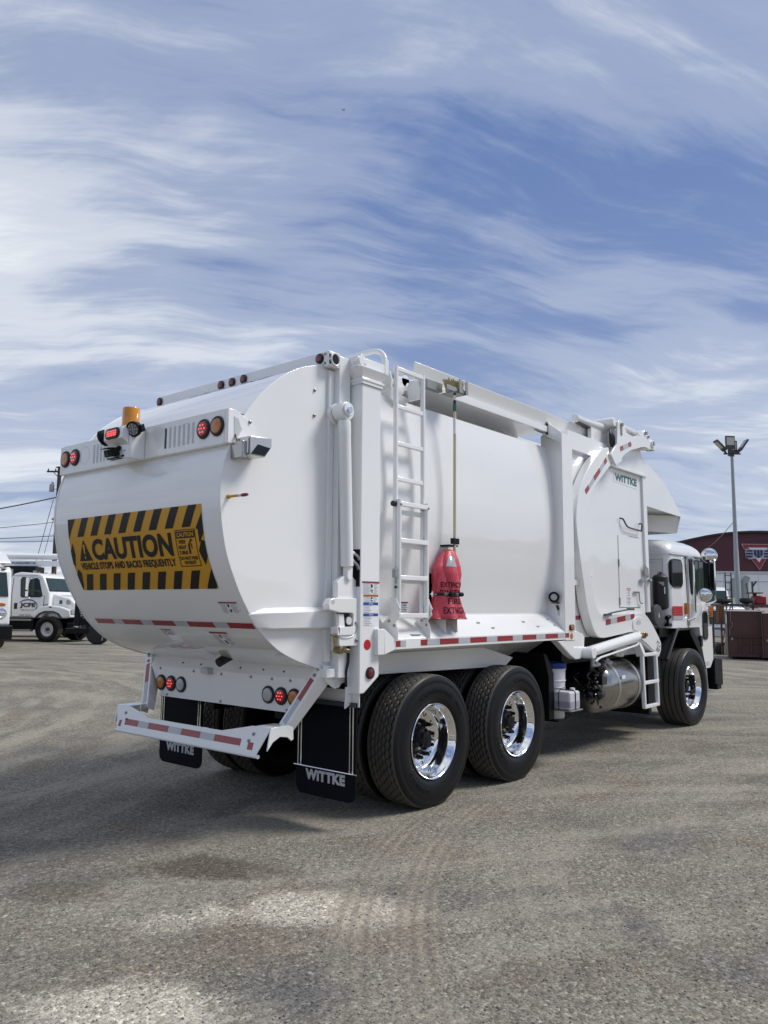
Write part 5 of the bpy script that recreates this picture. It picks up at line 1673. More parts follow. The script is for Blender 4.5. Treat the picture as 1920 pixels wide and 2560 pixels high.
    part(MB().prism([(2.05, 1.262), (2.44, 1.262), (2.46, 1.36), (2.62, 1.325), (2.66, 1.29), (2.645, 1.20), (2.62, 1.10), (2.56, 1.06), (2.44, 1.06), (2.32, 1.11)], 'y', sgn * 1.16, sgn * 1.245), 'cylinder_bracket', WP, None, 0.008)
# tube of the fork lift and hoses at the arm head
part(MB().rev((2.74, -1.13, 3.735), (1, 0, 0.0), [(0.035, 0), (0.050, 0.012), (0.050, 0.05), (0.046, 0.06), (0.060, 0.80), (0.03, 0.82)], 22), 'fork_tube', WP)
part(MB().prism([(2.82, 3.692), (3.44, 3.672), (3.44, 3.65), (2.82, 3.685)], 'y', -1.16, -1.10), 'tube_strip', 'dark_grey')
mb = MB()
for k in range(6):
    a = 3.44 + 0.022 * k
    mb.tube(spline([(a, -1.24 + 0.01 * k, 3.71), (a - 0.05, -1.262, 3.64), (a - 0.03, -1.255, 3.55), (a + 0.01, -1.25, 3.50)], 4), 0.011, 7)
part(mb, 'hose_bundle', 'black_rubber')
part(MB().rev((3.50, -1.28, 3.80), (0, 1, 0), [(0.05, 0), (0.06, 0.02), (0.06, 0.55), (0.05, 0.57)], 20), 'cross_tube', WP)

# ---- fuel tank, valve cluster and step
tk = part(MB().rev((3.22, -0.965, 0.70), (1, 0, 0), [(0.0, -0.050), (0.12, -0.042), (0.22, -0.018), (0.275, 0.015), (0.298, 0.06), (0.305, 0.10), (0.305, 1.00), (0.275, 1.07), (0.15, 1.11), (0, 1.12)], 56, caps=False), 'fuel_tank', 'brushed_steel', sharp=60)
for x in (3.46, 4.02):
    part(MB().rev((x, -0.965, 0.70), (1, 0, 0), [(0.3055, 0.0), (0.3085, 0.001), (0.3085, 0.049), (0.3055, 0.05)], 48, caps=False), 'tank_strap', 'stainless', tk)
    part(MB().rev((x - 0.006, -0.965, 0.70), (1, 0, 0), [(0.3058, 0.0), (0.3058, 0.006)], 48, caps=False), 'strap_edge', 'dark_grey', tk)
part(MB().rev((3.56, -1.07, 0.975), (0, -0.35, 1), [(0.075, 0), (0.075, 0.02), (0.065, 0.028), (0.03, 0.03), (0.028, 0.045), (0, 0.046)], 24), 'tank_cap', 'stainless', tk)
part(MB().box(3.53, 3.62, -1.2745, -1.270, 0.79, 0.83), 'tank_label', 'white_decal', tk)
mb = MB()
rng_ = random.Random(4)
for cy2, cz2 in ((-1.09, 0.93), (-1.20, 0.94), (-1.07, 0.63), (-1.17, 0.64)):
    mb.rev((3.12, cy2, cz2), (-1, -0.15, 0.0), [(0.050, -0.12), (0.062, -0.05), (0.066, 0.0), (0.055, 0.03), (0.030, 0.045), (0, 0.047)], 20)
mb.box(3.08, 3.20, -1.24, -0.80, 0.75, 0.84)
for k in range(7):
    y0, z0 = -1.22 + 0.3 * rng_.random(), 0.66 + 0.26 * rng_.random()
    mb.tube(spline([(3.14, y0, z0), (3.06 - 0.05 * rng_.random(), y0 + 0.06 * (rng_.random() - 0.5), z0 - 0.05), (3.06, y0 + 0.1 * (rng_.random() - 0.5), z0 - 0.12), (3.15, y0, z0 - 0.16)], 4), 0.013, 7)
for k in range(8):
    y0, z0 = -1.25 + 0.25 * rng_.random(), 0.50 + 0.35 * rng_.random()
    mb.rev((3.05, y0, z0), (-1, 0, 0), [(0.018, 0), (0.018, 0.03), (0.010, 0.04)], 6)
part(mb, 'valve_cluster', 'black_gloss')
stp = part(MB().box(4.17, 4.63, -1.28, -1.235, 1.013, 1.057), 'side_step', WP, None, 0.008)
for x0 in (4.165, 4.585):
    part(MB().bar((x0, -1.255, 1.06), (x0 + 0.02, -1.26, 0.40), 0.045, 0.045, (0, 1, 0)), 'step_rail', WP, stp, 0.008)
for z in (0.70, 0.415):
    part(MB().box(4.17, 4.63, -1.282, -1.237, z - 0.022, z + 0.022), 'step_rung', WP, stp, 0.008)
part(MB().bar((4.07, -1.20, 1.25), (4.18, -1.24, 1.03), 0.06, 0.10, (0, 1, 0)), 'step_hanger', WP, stp, 0.005)
part(MB().box(4.42, 4.50, -1.22, -0.7, 0.30, 1.05), 'step_guard', 'black_paint')
part(MB().cyl((3.9, -1.08, 1.10), (3.9, -1.08, 1.02), 0.06, n=14).box(3.80, 4.35, -1.10, -0.9, 1.03, 1.20), 'arm_stop', WP, None, 0.01)
part(MB().box(4.40, 5.10, -1.12, -0.75, 0.38, 1.36), 'black_filler', 'black_paint', None, 0.006)  # plain black box filling the gap between step and front wheel

# ---- cab
def cab_ring(z, x0, x1, hy, rr_, rf, n=6):
    out = []
    for cx, cy, a0, r in ((x1 - rf, hy - rf, 0, rf), (x0 + rr_, hy - rr_, 90, rr_), (x0 + rr_, -hy + rr_, 180, rr_), (x1 - rf, -hy + rf, 270, rf)):
        for k in range(n + 1):
            a = radians(a0 + 90 * k / n)
            out.append((cx + r * cos(a), cy + r * sin(a), z))
    return out


mb = MB()
R0, R1 = 0.10, 0.28
lv = [(1.335, 5.35, 6.98, 1.195), (1.70, 5.35, 6.97, 1.197), (2.05, 5.35, 6.90, 1.190), (2.335, 5.36, 6.82, 1.178)]
rings = [cab_ring(z, a, b, h, R0, R1) for z, a, b, h in lv]
mb.grid(rings, closed=True)
cb = part(mb, 'cab', WP, sharp=40)
mb = MB()
rl = [(2.330, 5.355, 6.845, 1.183, 0.10, 0.28), (2.352, 5.352, 6.855, 1.192, 0.11, 0.29), (2.40, 5.353, 6.85, 1.190, 0.14, 0.31), (2.455, 5.37, 6.81, 1.172, 0.18, 0.36), (2.50, 5.405, 6.74, 1.135, 0.22, 0.42), (2.535, 5.46, 6.64, 1.075, 0.24, 0.45), (2.56, 5.56, 6.48, 0.97, 0.26, 0.45), (2.572, 5.70, 6.3, 0.80, 0.26, 0.4), (2.576, 5.9, 6.1, 0.3, 0.08, 0.08)]
rings = [cab_ring(*q) for q in rl]
mb.grid(rings, closed=True)
mb.add(rings[-1], [tuple(range(len(rings[-1])))])
part(mb, 'cab_roof', WP, cb, sharp=60)
part(MB().prism([(6.44, 1.335), (6.98, 1.335), (6.985, 0.85), (6.84, 0.735), (6.58, 0.735), (6.56, 0.90), (6.50, 1.10)], 'y', -1.195, 1.195), 'cab_lower', WP, cb, 0.008)
part(MB().box(5.35, 6.45, -1.0, 1.0, 1.33, 1.345), 'cab_floor', 'black_paint', cb)


def glazing(x0, x1, z0, z1, r, gm, y=-1.197, rim=0.022, slant=0.0, name='window'):
    cx, cz = (x0 + x1) / 2, (z0 + z1) / 2
    o1 = rrect(x1 - x0, z1 - z0, r, 6, cx, cz)
    o2 = rrect(x1 - x0 - 2 * rim, z1 - z0 - 2 * rim, max(0.01, r - rim), 6, cx, cz)
    sl = lambda q: (q[0] + slant * (q[1] - cz), q[1])
    o = part(MB().prism([sl(q) for q in o1], 'y', y - 0.012, y + 0.03), name, 'black_rubber', cb, 0.004)
    part(MB().prism([sl(q) for q in o2], 'y', y - 0.014, y - 0.010), 'pane', gm, cb)
    return o


glazing(5.375, 5.80, 1.885, 2.275, 0.10, 'glass_dark')
glazing(6.10, 6.66, 1.80, 2.30, 0.04, 'glass_green', slant=-0.10)
part(MB().box(6.42, 6.455, -1.213, -1.20, 1.82, 2.28), 'window_bar', 'black_rubber', cb)
glazing(6.555, 6.765, 1.150, 1.565, 0.07, 'glass_dark')
glazing(6.44, 6.52, 1.055, 1.215, 0.035, 'glass_dark', rim=0.012)
# door gap, drip rail, rear wall panel
mb = MB()
for a in ((5.955, 5.963, 1.36, 2.31), (5.955, 6.62, 2.316, 2.324)):
    mb.box(a[0], a[1], -1.1995, -1.190, a[2], a[3])
mb.bar((5.96, -1.196, 1.36), (6.42, -1.196, 1.10), 0.008, 0.008)
part(mb, 'door_gap', 'dark_grey', cb)
part(MB().tube([(5.40, -1.188, 2.338), (6.0, -1.197, 2.343), (6.70, -1.19, 2.352)], 0.010, 8), 'drip_rail', 'grey_paint', cb)
mb = MB()
for a in ((-1.10, -0.3, 2.262, 2.270), (-1.10, -1.094, 1.60, 2.27), (-1.0, -0.3, 2.22, 2.225)):
    mb.box(5.346, 5.352, a[0], a[1], a[2], a[3])
part(mb, 'rear_wall_seam', 'grey_paint', cb)
part(MB().tube(spline([(5.99, -1.20, 2.30), (6.02, -1.245, 2.315), (6.075, -1.262, 2.285), (6.085, -1.262, 2.20), (6.085, -1.262, 1.60), (6.08, -1.262, 1.53), (6.03, -1.255, 1.465), (5.94, -1.20, 1.435)], 5), 0.018, 10), 'grab_handle', 'chrome', cb)
part(MB().tube([(5.985, -1.212, 1.36), (5.985, -1.212, 2.31)], 0.012, 8), 'door_trim', 'grey_paint', cb)
for x, z in ((5.885, 1.60), (6.885, 1.56)):
    part(MB().prism(rrect(0.085, 0.16, 0.012, 3, x, z), 'y', -1.235, -1.19), 'cab_marker', 'amber_lens', cb, 0.006)
o = part(MB().box(5.40, 5.765, -1.2012, -1.1985, 1.50, 1.630), 'red_placard', 'red_decal', cb)
part(MB().box(5.40, 5.765, -1.2012, -1.1985, 1.448, 1.498), 'placard_code', 'text_grey', cb)
mb = MB()
for k in range(4):
    mb.box(5.44, 5.70 - 0.03 * (k % 2), -1.2024, -1.20, 1.515 + k * 0.028, 1.524 + k * 0.028)
part(mb, 'placard_text', 'dark_red_decal', cb)
# mirrors, facing the rear
def mirror_round(c, r, d):
    o = part(MB().rev(c, d, [(0.02, -0.06), (r * 0.6, -0.05), (r * 0.97, -0.012), (r, 0.0), (r * 0.97, 0.006), (r * 0.93, 0.004)], 28), 'mirror', 'chrome', cb)
    part(MB().rev(c, d, [(r * 0.94, 0.003), (r * 0.7, 0.022), (r * 0.35, 0.032), (0, 0.035)], 28, caps=False), 'mirror_glass', 'mirror_glass', cb, sharp=60)


mirror_round((6.50, -1.350, 2.362), 0.112, (-0.93, -0.35, -0.02))
mirror_round((6.255, -1.345, 1.790), 0.100, (-0.85, -0.50, -0.10))
part(MB().prism(rrect(0.145, 0.40, 0.02, 4, -1.36, 2.055), 'x', 6.40, 6.43), 'mirror', 'black_paint', cb, 0.006)
part(MB().prism(rrect(0.130, 0.385, 0.016, 4, -1.36, 2.055), 'x', 6.3975, 6.40), 'mirror_glass', 'glass_dark', cb)  # dark pane colour stands in for the dark surroundings this mirror reflects
part(MB().tube([(6.47, -1.425, 1.74), (6.47, -1.425, 2.28)], 0.013, 8).tube(spline([(6.47, -1.425, 2.28), (6.49, -1.41, 2.30), (6.62, -1.22, 2.305)], 4), 0.011, 8).tube(spline([(6.47, -1.425, 1.74), (6.50, -1.40, 1.70), (6.62, -1.21, 1.66)], 4), 0.011, 8), 'mirror_arm', 'chrome', cb)
part(MB().cyl((6.50, -1.36, 2.27), (6.50, -1.36, 2.40), 0.022, n=12), 'mirror_stem', 'chrome', cb)
# windscreen
part(MB().box(6.86, 6.93, -0.95, 0.95, 1.70, 2.25), 'windscreen', 'glass_dark', cb, 0.02)
# black surge tank, air cleaner, filters behind the cab
stk = part(MB().rev((5.10, -1.152, 1.605), (0, 0, 1), [(0.03, -0.03), (0.075, -0.012), (0.098, 0.012), (0.1, 0.03), (0.1, 0.39), (0.098, 0.405), (0.075, 0.430), (0.03, 0.445), (0.028, 0.47), (0.0, 0.472)], 32), 'surge_tank', 'black_rubber')
part(MB().box(5.035, 5.06, -1.235, -1.15, 1.79, 1.88), 'tank_label', 'white_decal', stk)
part(MB().cyl((5.10, -1.15, 2.05), (5.10, -1.15, 2.085), 0.03, n=10).box(5.08, 5.13, -1.21, -1.18, 2.02, 2.06), 'tank_fitting', 'bolt_steel', stk)
part(MB().prism([(-1.245, 1.945), (-1.165, 1.945), (-1.235, 1.89), (-1.245, 1.90)], 'x', 4.985, 4.99), 'tank_bracket', 'galvanised', stk)
acd = Vector((-0.02, -1.0, 0.02))
acn = part(MB().rev((4.855, -1.20, 1.512), acd, [(0.10, -0.26), (0.115, -0.25), (0.118, -0.05), (0.134, -0.04), (0.138, 0.0), (0.132, 0.012), (0.08, 0.017), (0, 0.018)], 36), 'air_cleaner', 'dark_grey')
mb = MB()
e1_ = acd.normalized().cross(Vector((0, 0, 1))).normalized()
mb.add([Vector((4.855, -1.20, 1.512)) + acd.normalized() * 0.0185 + e1_ * (0.022 * cos(a) * (1.0 if sin(a) < 0 else 0.7)) + Vector((0, 0, 0.036 * sin(a))) for a in [k * pi / 8 for k in range(16)]], [tuple(range(16))])
part(mb, 'cleaner_badge', 'silver_reflective', acn, fix=False)
part(MB().tube(spline([(4.70, -1.10, 1.545), (4.74, -1.12, 1.57), (4.78, -1.10, 1.60)], 4), 0.028, 10), 'intake_hose', 'chrome', acn)
part(MB().cyl((5.44, -1.15, 1.376), (5.62, -1.15, 1.376), 0.045, n=18), 'grease_jar', 'yellow_plastic')
part(MB().cyl((5.62, -1.15, 1.376), (5.70, -1.15, 1.376), 0.040, n=18), 'jar_cap', 'plastic_white')
part(MB().box(5.28, 5.44, -1.18, -1.12, 1.36, 1.40).cyl((5.33, -1.15, 1.40), (5.33, -1.15, 1.48), 0.018, n=10).cyl((5.30, -1.15, 1.47), (5.40, -1.15, 1.49), 0.03, n=10), 'grease_pump', 'black_paint')
part(MB().box(4.80, 5.5, -1.12, -0.5, 1.22, 1.335), 'cab_shelf', 'black_paint')
part(MB().box(4.72, 4.80, -0.95, 0.95, 1.30, 2.0), 'radiator_guard', 'black_paint')
# front fenders
for sgn in (-1, 1):
    path = [(5.12, 0.935), (5.50, 1.295), (5.60, 1.330), (6.02, 1.330), (6.12, 1.29), (6.46, 1.00), (6.585, 0.74)]
    mb = MB()
    up_ = [(x, z) for x, z in path]
    dn_ = [(5.145, 0.912), (5.515, 1.268), (5.605, 1.302), (6.01, 1.302), (6.10, 1.268), (6.435, 0.985), (6.555, 0.735)]
    mb.prism(up_ + list(reversed(dn_)), 'y', sgn * 0.74, sgn * 1.205)
    fd = part(mb, 'front_fender', 'black_rubber', None, 0.004)
    # raised lips of the rear blade
    for ya, yb in ((1.195, 1.222), (0.86, 0.885)):
        part(MB().prism([(5.105, 0.945), (5.50, 1.325), (5.62, 1.345), (5.62, 1.325), (5.51, 1.30), (5.125, 0.925)], 'y', sgn * ya, sgn * yb), 'fender_lip', 'dark_grey', fd, 0.003)
    part(MB().prism([(6.02, 1.335), (6.10, 1.30), (6.46, 1.01), (6.60, 0.735), (6.545, 0.735), (6.36, 0.95), (6.05, 1.20), (5.98, 1.27)], 'y', sgn * 1.19, sgn * 1.215), 'fender_side', 'black_paint', fd, 0.004)
part(MB().prism([(6.70, 0.74), (6.90, 0.74), (6.95, 0.42), (6.85, 0.38)], 'y', -1.12, -1.06), 'step_bracket', 'grey_paint', None, 0.004)
part(MB().box(6.62, 6.98, -1.20, -0.95, 0.375, 0.392).box(6.62, 6.70, -1.18, -1.15, 0.31, 0.375), 'cab_step', 'galvanised', None, 0.002)
part(MB().box(6.575, 6.80, -1.1985, -1.190, 0.775, 0.838), 'bumper_trim', 'grey_paint')
part(MB().box(7.10, 7.30, -1.20, 1.20, 0.40, 0.86), 'front_bumper', 'black_paint', None, 0.01)
part(MB().hexa([(6.98, -1.215, 0.50), (7.32, -1.215, 0.46), (7.32, -1.19, 0.46), (6.98, -1.19, 0.50), (6.98, -1.215, 0.84), (7.32, -1.215, 0.84), (7.32, -1.19, 0.84), (6.98, -1.19, 0.84)]), 'bumper_end_plate', 'black_paint')

# ------------------------------------------------------------------ loose things carried on the truck
br = thing('broom', 'push broom with cream pole hung upright on the truck side', 'broom', (0.245, -1.235, 1.60))
p_ = lambda mb, n, m, par=br, **k: mb.build(n, m, par, **k)
p_(MB().cyl((0, 0, 0.42), (0.006, 0, 1.76), 0.0135, n=14), 'pole', 'pole_cream')
p_(MB().cyl((0.0048, 0, 1.70), (0.0055, 0, 1.765), 0.0165, n=14), 'grip_band', 'logo_green')
p_(MB().cyl((0.0058, 0, 1.765), (0.0063, 0, 1.875), 0.0125, n=14), 'ferrule', 'black_rubber')
p_(MB().cyl((0.0062, 0, 1.80), (0.0064, 0, 1.845), 0.0133, n=14), 'ferrule_label', 'white_decal')
p_(MB().cyl((0.0035, 0, 1.50), (0.0044, 0, 1.64), 0.0141, n=14), 'pole_label', 'white_decal')
p_(MB().bar((-0.06, 0.03, 1.885), (0.12, 0.0, 1.905), 0.06, 0.03), 'brush_head', 'tan_metal', bevel=0.006)
mb = MB()
rb_ = random.Random(5)
for k in range(90):
    t = rb_.random()
    x, y = -0.06 + 0.18 * t, 0.03 - 0.03 * t + (rb_.random() - 0.5) * 0.05
    dx = (rb_.random() - 0.5) * 0.05 + (t - 0.5) * 0.04
    mb.tube([(x, y, 1.90), (x + dx * 0.5, y + (rb_.random() - 0.5) * 0.02, 1.945), (x + dx, y + (rb_.random() - 0.5) * 0.05, 1.975 + 0.015 * rb_.random())], [0.006, 0.006, 0.003], 4)
p_(mb, 'bristles', 'bristle')

ex = thing('fire_extinguisher', 'fire extinguisher under a red vinyl cover on the truck shelf', 'extinguisher', (0.165, -1.205, 1.50))


def bag_r(z, a):
    """radius of the cover at height z above its hem and angle a"""
    prof = [(0.0, 0.176), (0.03, 0.172), (0.10, 0.150), (0.17, 0.136), (0.205, 0.127), (0.235, 0.130), (0.30, 0.138), (0.38, 0.142), (0.44, 0.132), (0.50, 0.104), (0.545, 0.076), (0.570, 0.058), (0.585, 0.044), (0.59, 0.010)]
    for (z0, r0), (z1, r1) in zip(prof[:-1], prof[1:]):
        if z0 <= z <= z1:
            r = r0 + (r1 - r0) * (z - z0) / (z1 - z0)
            break
    else:
        r = 0.010
    # slack vinyl: flat panels between long diagonal creases, pinched at the strap
    cr = abs(sin(2.5 * a + 7.0 * z + 0.4)) ** 0.6 - 0.6
    cr2 = abs(sin(4.0 * a - 15.0 * z + 1.3)) ** 0.5 - 0.6
    w = 0.026 * cr + 0.022 * cr2 * math.exp(-((z - 0.33) / 0.16) ** 2)
    w += 0.020 * sin(6 * a + 0.6) * max(0, 0.17 - z) / 0.17
    w += 0.018 * (abs(sin(5 * a + 2.0)) - 0.6) * math.exp(-((z - 0.205) / 0.05) ** 2)
    return r + w * min(1.0, r / 0.10)


def bag_pt(a, z, off=0.0):
    r = bag_r(z, a) + off
    return (r * cos(a) + 0.04 * max(0.0, z - 0.42) / 0.17, r * 0.72 * sin(a), z)


mb = MB()
na, nz = 96, 60
mb.grid([[bag_pt(2 * pi * k / na, 0.59 * j / nz) for k in range(na)] for j in range(nz + 1)], closed=True)
cv = mb.build('cover', 'bag_red', ex, sharp=70)
mb = MB()
hem = [bag_pt(2 * pi * k / 96, 0.003, 0.003) for k in range(97)]
mb.tube(hem, 0.006, 6, caps=False)
mb.build('hem', 'dark_red_decal', cv)


def bag_text(word, z0, z1, a0, a1):
    mb = MB()
    text(mb, word, lambda u, v: bag_pt(radians(a0 + (a1 - a0) * u), z0 + (z1 - z0) * v, 0.002), 0.022, 1.05, [k / 4 for k in range(1, 4)], [k / 40 for k in range(1, 40)])
    mb.build('cover_lettering', 'black_vinyl', cv, fix=False)


bag_text('EXTINCTEUR', 0.262, 0.308, 204, 336)
bag_text("D'INCENDIE", 0.196, 0.245, 198, 330)
bag_text('FIRE', 0.125, 0.172, 232, 296)
bag_text('EXTINGUISHER', 0.045, 0.100, 214, 375)
mb = MB()
flat2d(mb, [(0, 0.02), (0.85, 0.0), (1, 0.12), (1, 0.9), (0.8, 1.0), (0.08, 1.0)], [(0, 1, 2, 3, 4, 5)], lambda u, v: bag_pt(radians(222 + 52 * u), 0.435 + 0.09 * v, 0.003), [k / 10 for k in range(1, 10)], [k / 8 for k in range(1, 8)])
mb.build('cover_window', 'bag_window', cv, fix=False)
mb = MB()
for off, z in ((0.004, 0.198), (0.004, 0.205), (0.004, 0.212)):
    mb.tube([bag_pt(radians(170 + 150 * k / 30), z, off) for k in range(31)], 0.006, 5)
st_ = mb.build('strap', 'black_rubber', ex)
mb = MB()
c = Vector(bag_pt(radians(258), 0.206, 0.006))
mb.obox(c, (1, 0.1, 0), (0, 1, 0), (0, 0, 1), 0.058, 0.012, 0.020)
mb.cyl(c + Vector((0.06, -0.01, 0)), c + Vector((0.11, -0.012, 0)), 0.019, n=12)
mb.build('buckle', 'black_paint', ex, bevel=0.004)
MB().obox(c + Vector((0.005, -0.013, 0)), (1, 0.1, 0), (0, 1, 0), (0, 0, 1), 0.012, 0.003, 0.012).build('buckle_plate', 'chrome', ex)
MB().tube([(-0.19, 0.03, 0.205), (-0.14, 0.01, 0.205), (-0.11, -0.06, 0.206)], 0.005, 6).rev((-0.172, 0.02, 0.18), (0, 0, 1), [(0.004, 0), (0.010, 0.015), (0.010, 0.035), (0.004, 0.05)], 8).build('turnbuckle', 'chrome', ex)

bu = thing('bucket', 'white plastic bucket with a blue lid behind the rear wheels', 'bucket', (2.36, -1.02, 0.45))
MB().rev((0, 0, 0), (0, 0, 1), [(0.105, 0), (0.110, 0.01), (0.122, 0.30), (0.126, 0.305), (0.126, 0.32), (0.122, 0.325), (0.124, 0.38), (0.132, 0.385), (0.132, 0.395), (0.126, 0.40), (0.128, 0.50), (0.136, 0.505), (0.136, 0.52), (0.128, 0.522)], 36).build('pail', 'plastic_white', bu)
MB().rev((0, 0, 0.515), (0, 0, 1), [(0.139, 0), (0.141, 0.008), (0.140, 0.052), (0.134, 0.060), (0.12, 0.060), (0.118, 0.052), (0, 0.052)], 36).build('lid', 'plastic_blue', bu)
MB().tube([(0.128 * cos(a), 0.128 * sin(a), 0.318) for a in [k * pi / 16 for k in range(33)]], 0.004, 6, caps=False).build('handle', 'black_rubber', bu)
MB().box(-0.15, 0.15, -0.13, 0.13, -0.02, -0.002).build('shelf', 'black_paint', TR, loc=(2.36, -1.02, 0.45))

jg = thing('fluid_jug', 'translucent fluid jug strapped below the blue-lidded bucket', 'jug', (2.30, -1.205, 0.562))
MB().box(-0.115, 0.115, -0.095, 0.095, 0.0, 0.185).build('jug_body', 'jug_plastic', jg, bevel=0.022, seg=4)
MB().box(-0.1165, 0.1165, -0.0965, 0.0965, 0.012, 0.100).build('fluid', 'jug_fluid', jg, bevel=0.020, seg=4)
MB().rev((0.05, -0.04, 0.18), (0, 0, 1), [(0.030, 0), (0.026, 0.01), (0.026, 0.03), (0.018, 0.034), (0, 0.035)], 18).build('cap', 'plastic_white', jg)
MB().tube([(0.0, -0.100, -0.01), (0.0, -0.100, 0.17), (0.0, -0.085, 0.192), (0.0, 0.085, 0.192)], 0.005, 6).tube([(-0.12, 0.03, -0.01), (-0.12, 0.03, 0.17), (-0.10, 0.03, 0.192)], 0.005, 6).build('strap', 'black_rubber', jg)
MB().box(-0.13, 0.14, -0.11, 0.12, -0.012, -0.002).build('jug_tray', 'galvanised', TR, loc=(2.30, -1.205, 0.562))

# ------------------------------------------------------------------ yard behind: vehicles on the left
def wheel_simple(parent, x, y, r=0.52, rim='plastic_white', side=-1, w=1.0):
    o = MB().rev((0, 0, 0), (0, 1, 0), [(0.29, -0.11), (0.30, -0.125), (0.285, -0.125), (0.27, -0.09), (0.21, -0.03), (0.19, -0.05), (0.13, -0.06), (0.0, -0.06)], 32, caps=False).build('wheel', rim, parent, loc=(x, y, r), sharp=50)
    o.rotation_euler = (0, 0, 0 if side < 0 else pi)
    t_ = put('tyre', rib_me, o)
    t_.scale = (1, w, 1)
    mb = MB()
    mb.rev((0, -0.05, 0), (0, -1, 0), [(0.085, 0), (0.08, 0.06), (0.05, 0.075), (0, 0.076)], 16)
    for k in range(10):
        a = 2 * pi * k / 10
        mb.rev((0.145 * cos(a), -0.055, 0.145 * sin(a)), (0, -1, 0), [(0.02, 0), (0.018, 0.02), (0, 0.022)], 6)
    mb.build('hub', 'dark_grey', o)
    return o


sv = thing('service_truck', 'white crew service truck with blue lettered door parked left of the tailgate', 'truck', (11.87, 27.02, 0), radians(-61.4))
b_ = lambda mb, n, m, par=None, **k: mb.build(n, m, sv if par is None else par, **k)
# cab
side = [(-1.85, 0.98), (-1.90, 1.9), (-1.85, 2.62), (-1.70, 2.80), (-1.40, 2.86), (-0.55, 2.80), (-0.35, 2.70), (-0.02, 1.98), (0.0, 1.40), (-0.35, 0.98)]
cabo = b_(MB().prism(side, 'y', -1.06, 1.06), 'cab', 'white_paint', bevel=0.06, seg=4)
win = [(-1.35, 1.86), (-1.38, 2.55), (-1.30, 2.66), (-0.62, 2.62), (-0.50, 2.52), (-0.32, 1.88), (-0.40, 1.82), (-1.28, 1.80)]
for sgn in (-1, 1):
    b_(MB().prism(win, 'y', sgn * 1.055, sgn * 1.072), 'side_window', 'black_rubber', cabo, bevel=0.01)
    w2 = [(-1.30, 1.90), (-1.32, 2.54), (-1.27, 2.60), (-0.66, 2.56), (-0.55, 2.48), (-0.40, 1.92), (-1.25, 1.86)]
    b_(MB().prism(w2, 'y', sgn * 1.070, sgn * 1.075), 'pane', 'glass_green', cabo)
    b_(MB().box(-1.62, -1.47, sgn * 1.058, sgn * 1.07, 1.33, 1.58), 'door_handle', 'black_rubber', cabo, bevel=0.03)
    mb = MB()
    mb.tube([(-0.45, sgn * 1.07, 1.80), (-0.75, sgn * 1.30, 1.78), (-0.80, sgn * 1.36, 1.90), (-0.80, sgn * 1.36, 2.55), (-0.45, sgn * 1.07, 2.66)], 0.018, 8)
    mb.box(-0.85, -0.72, sgn * 1.26, sgn * 1.46, 2.12, 2.62)
    mb.box(-0.85, -0.72, sgn * 1.26, sgn * 1.46, 1.84, 2.06)
    b_(mb, 'side_mirror', 'chrome', cabo, bevel=0.02)
# windscreen on the sloping face
A, B = Vector((-0.37, 0, 2.62)), Vector((-0.07, 0, 2.05))
nn = Vector((0.88, 0, 0.46)).normalized()
q = lambda y, t, off: tuple(A + (B - A) * t + Vector((0, y, 0)) + nn * off)
b_(MB().hexa([q(-0.96, 0, 0.0), q(0.96, 0, 0.0), q(1.0, 1, 0.0), q(-1.0, 1, 0.0), q(-0.96, 0, 0.05), q(0.96, 0, 0.05), q(1.0, 1, 0.05), q(-1.0, 1, 0.05)]), 'windscreen_frame', 'black_rubber', cabo, bevel=0.02)
b_(MB().hexa([q(-0.90, 0.10, 0.03), q(0.90, 0.10, 0.03), q(0.94, 0.94, 0.03), q(-0.94, 0.94, 0.03), q(-0.90, 0.10, 0.055), q(0.90, 0.10, 0.055), q(0.94, 0.94, 0.055), q(-0.94, 0.94, 0.055)]), 'windscreen', 'glass_green', cabo)
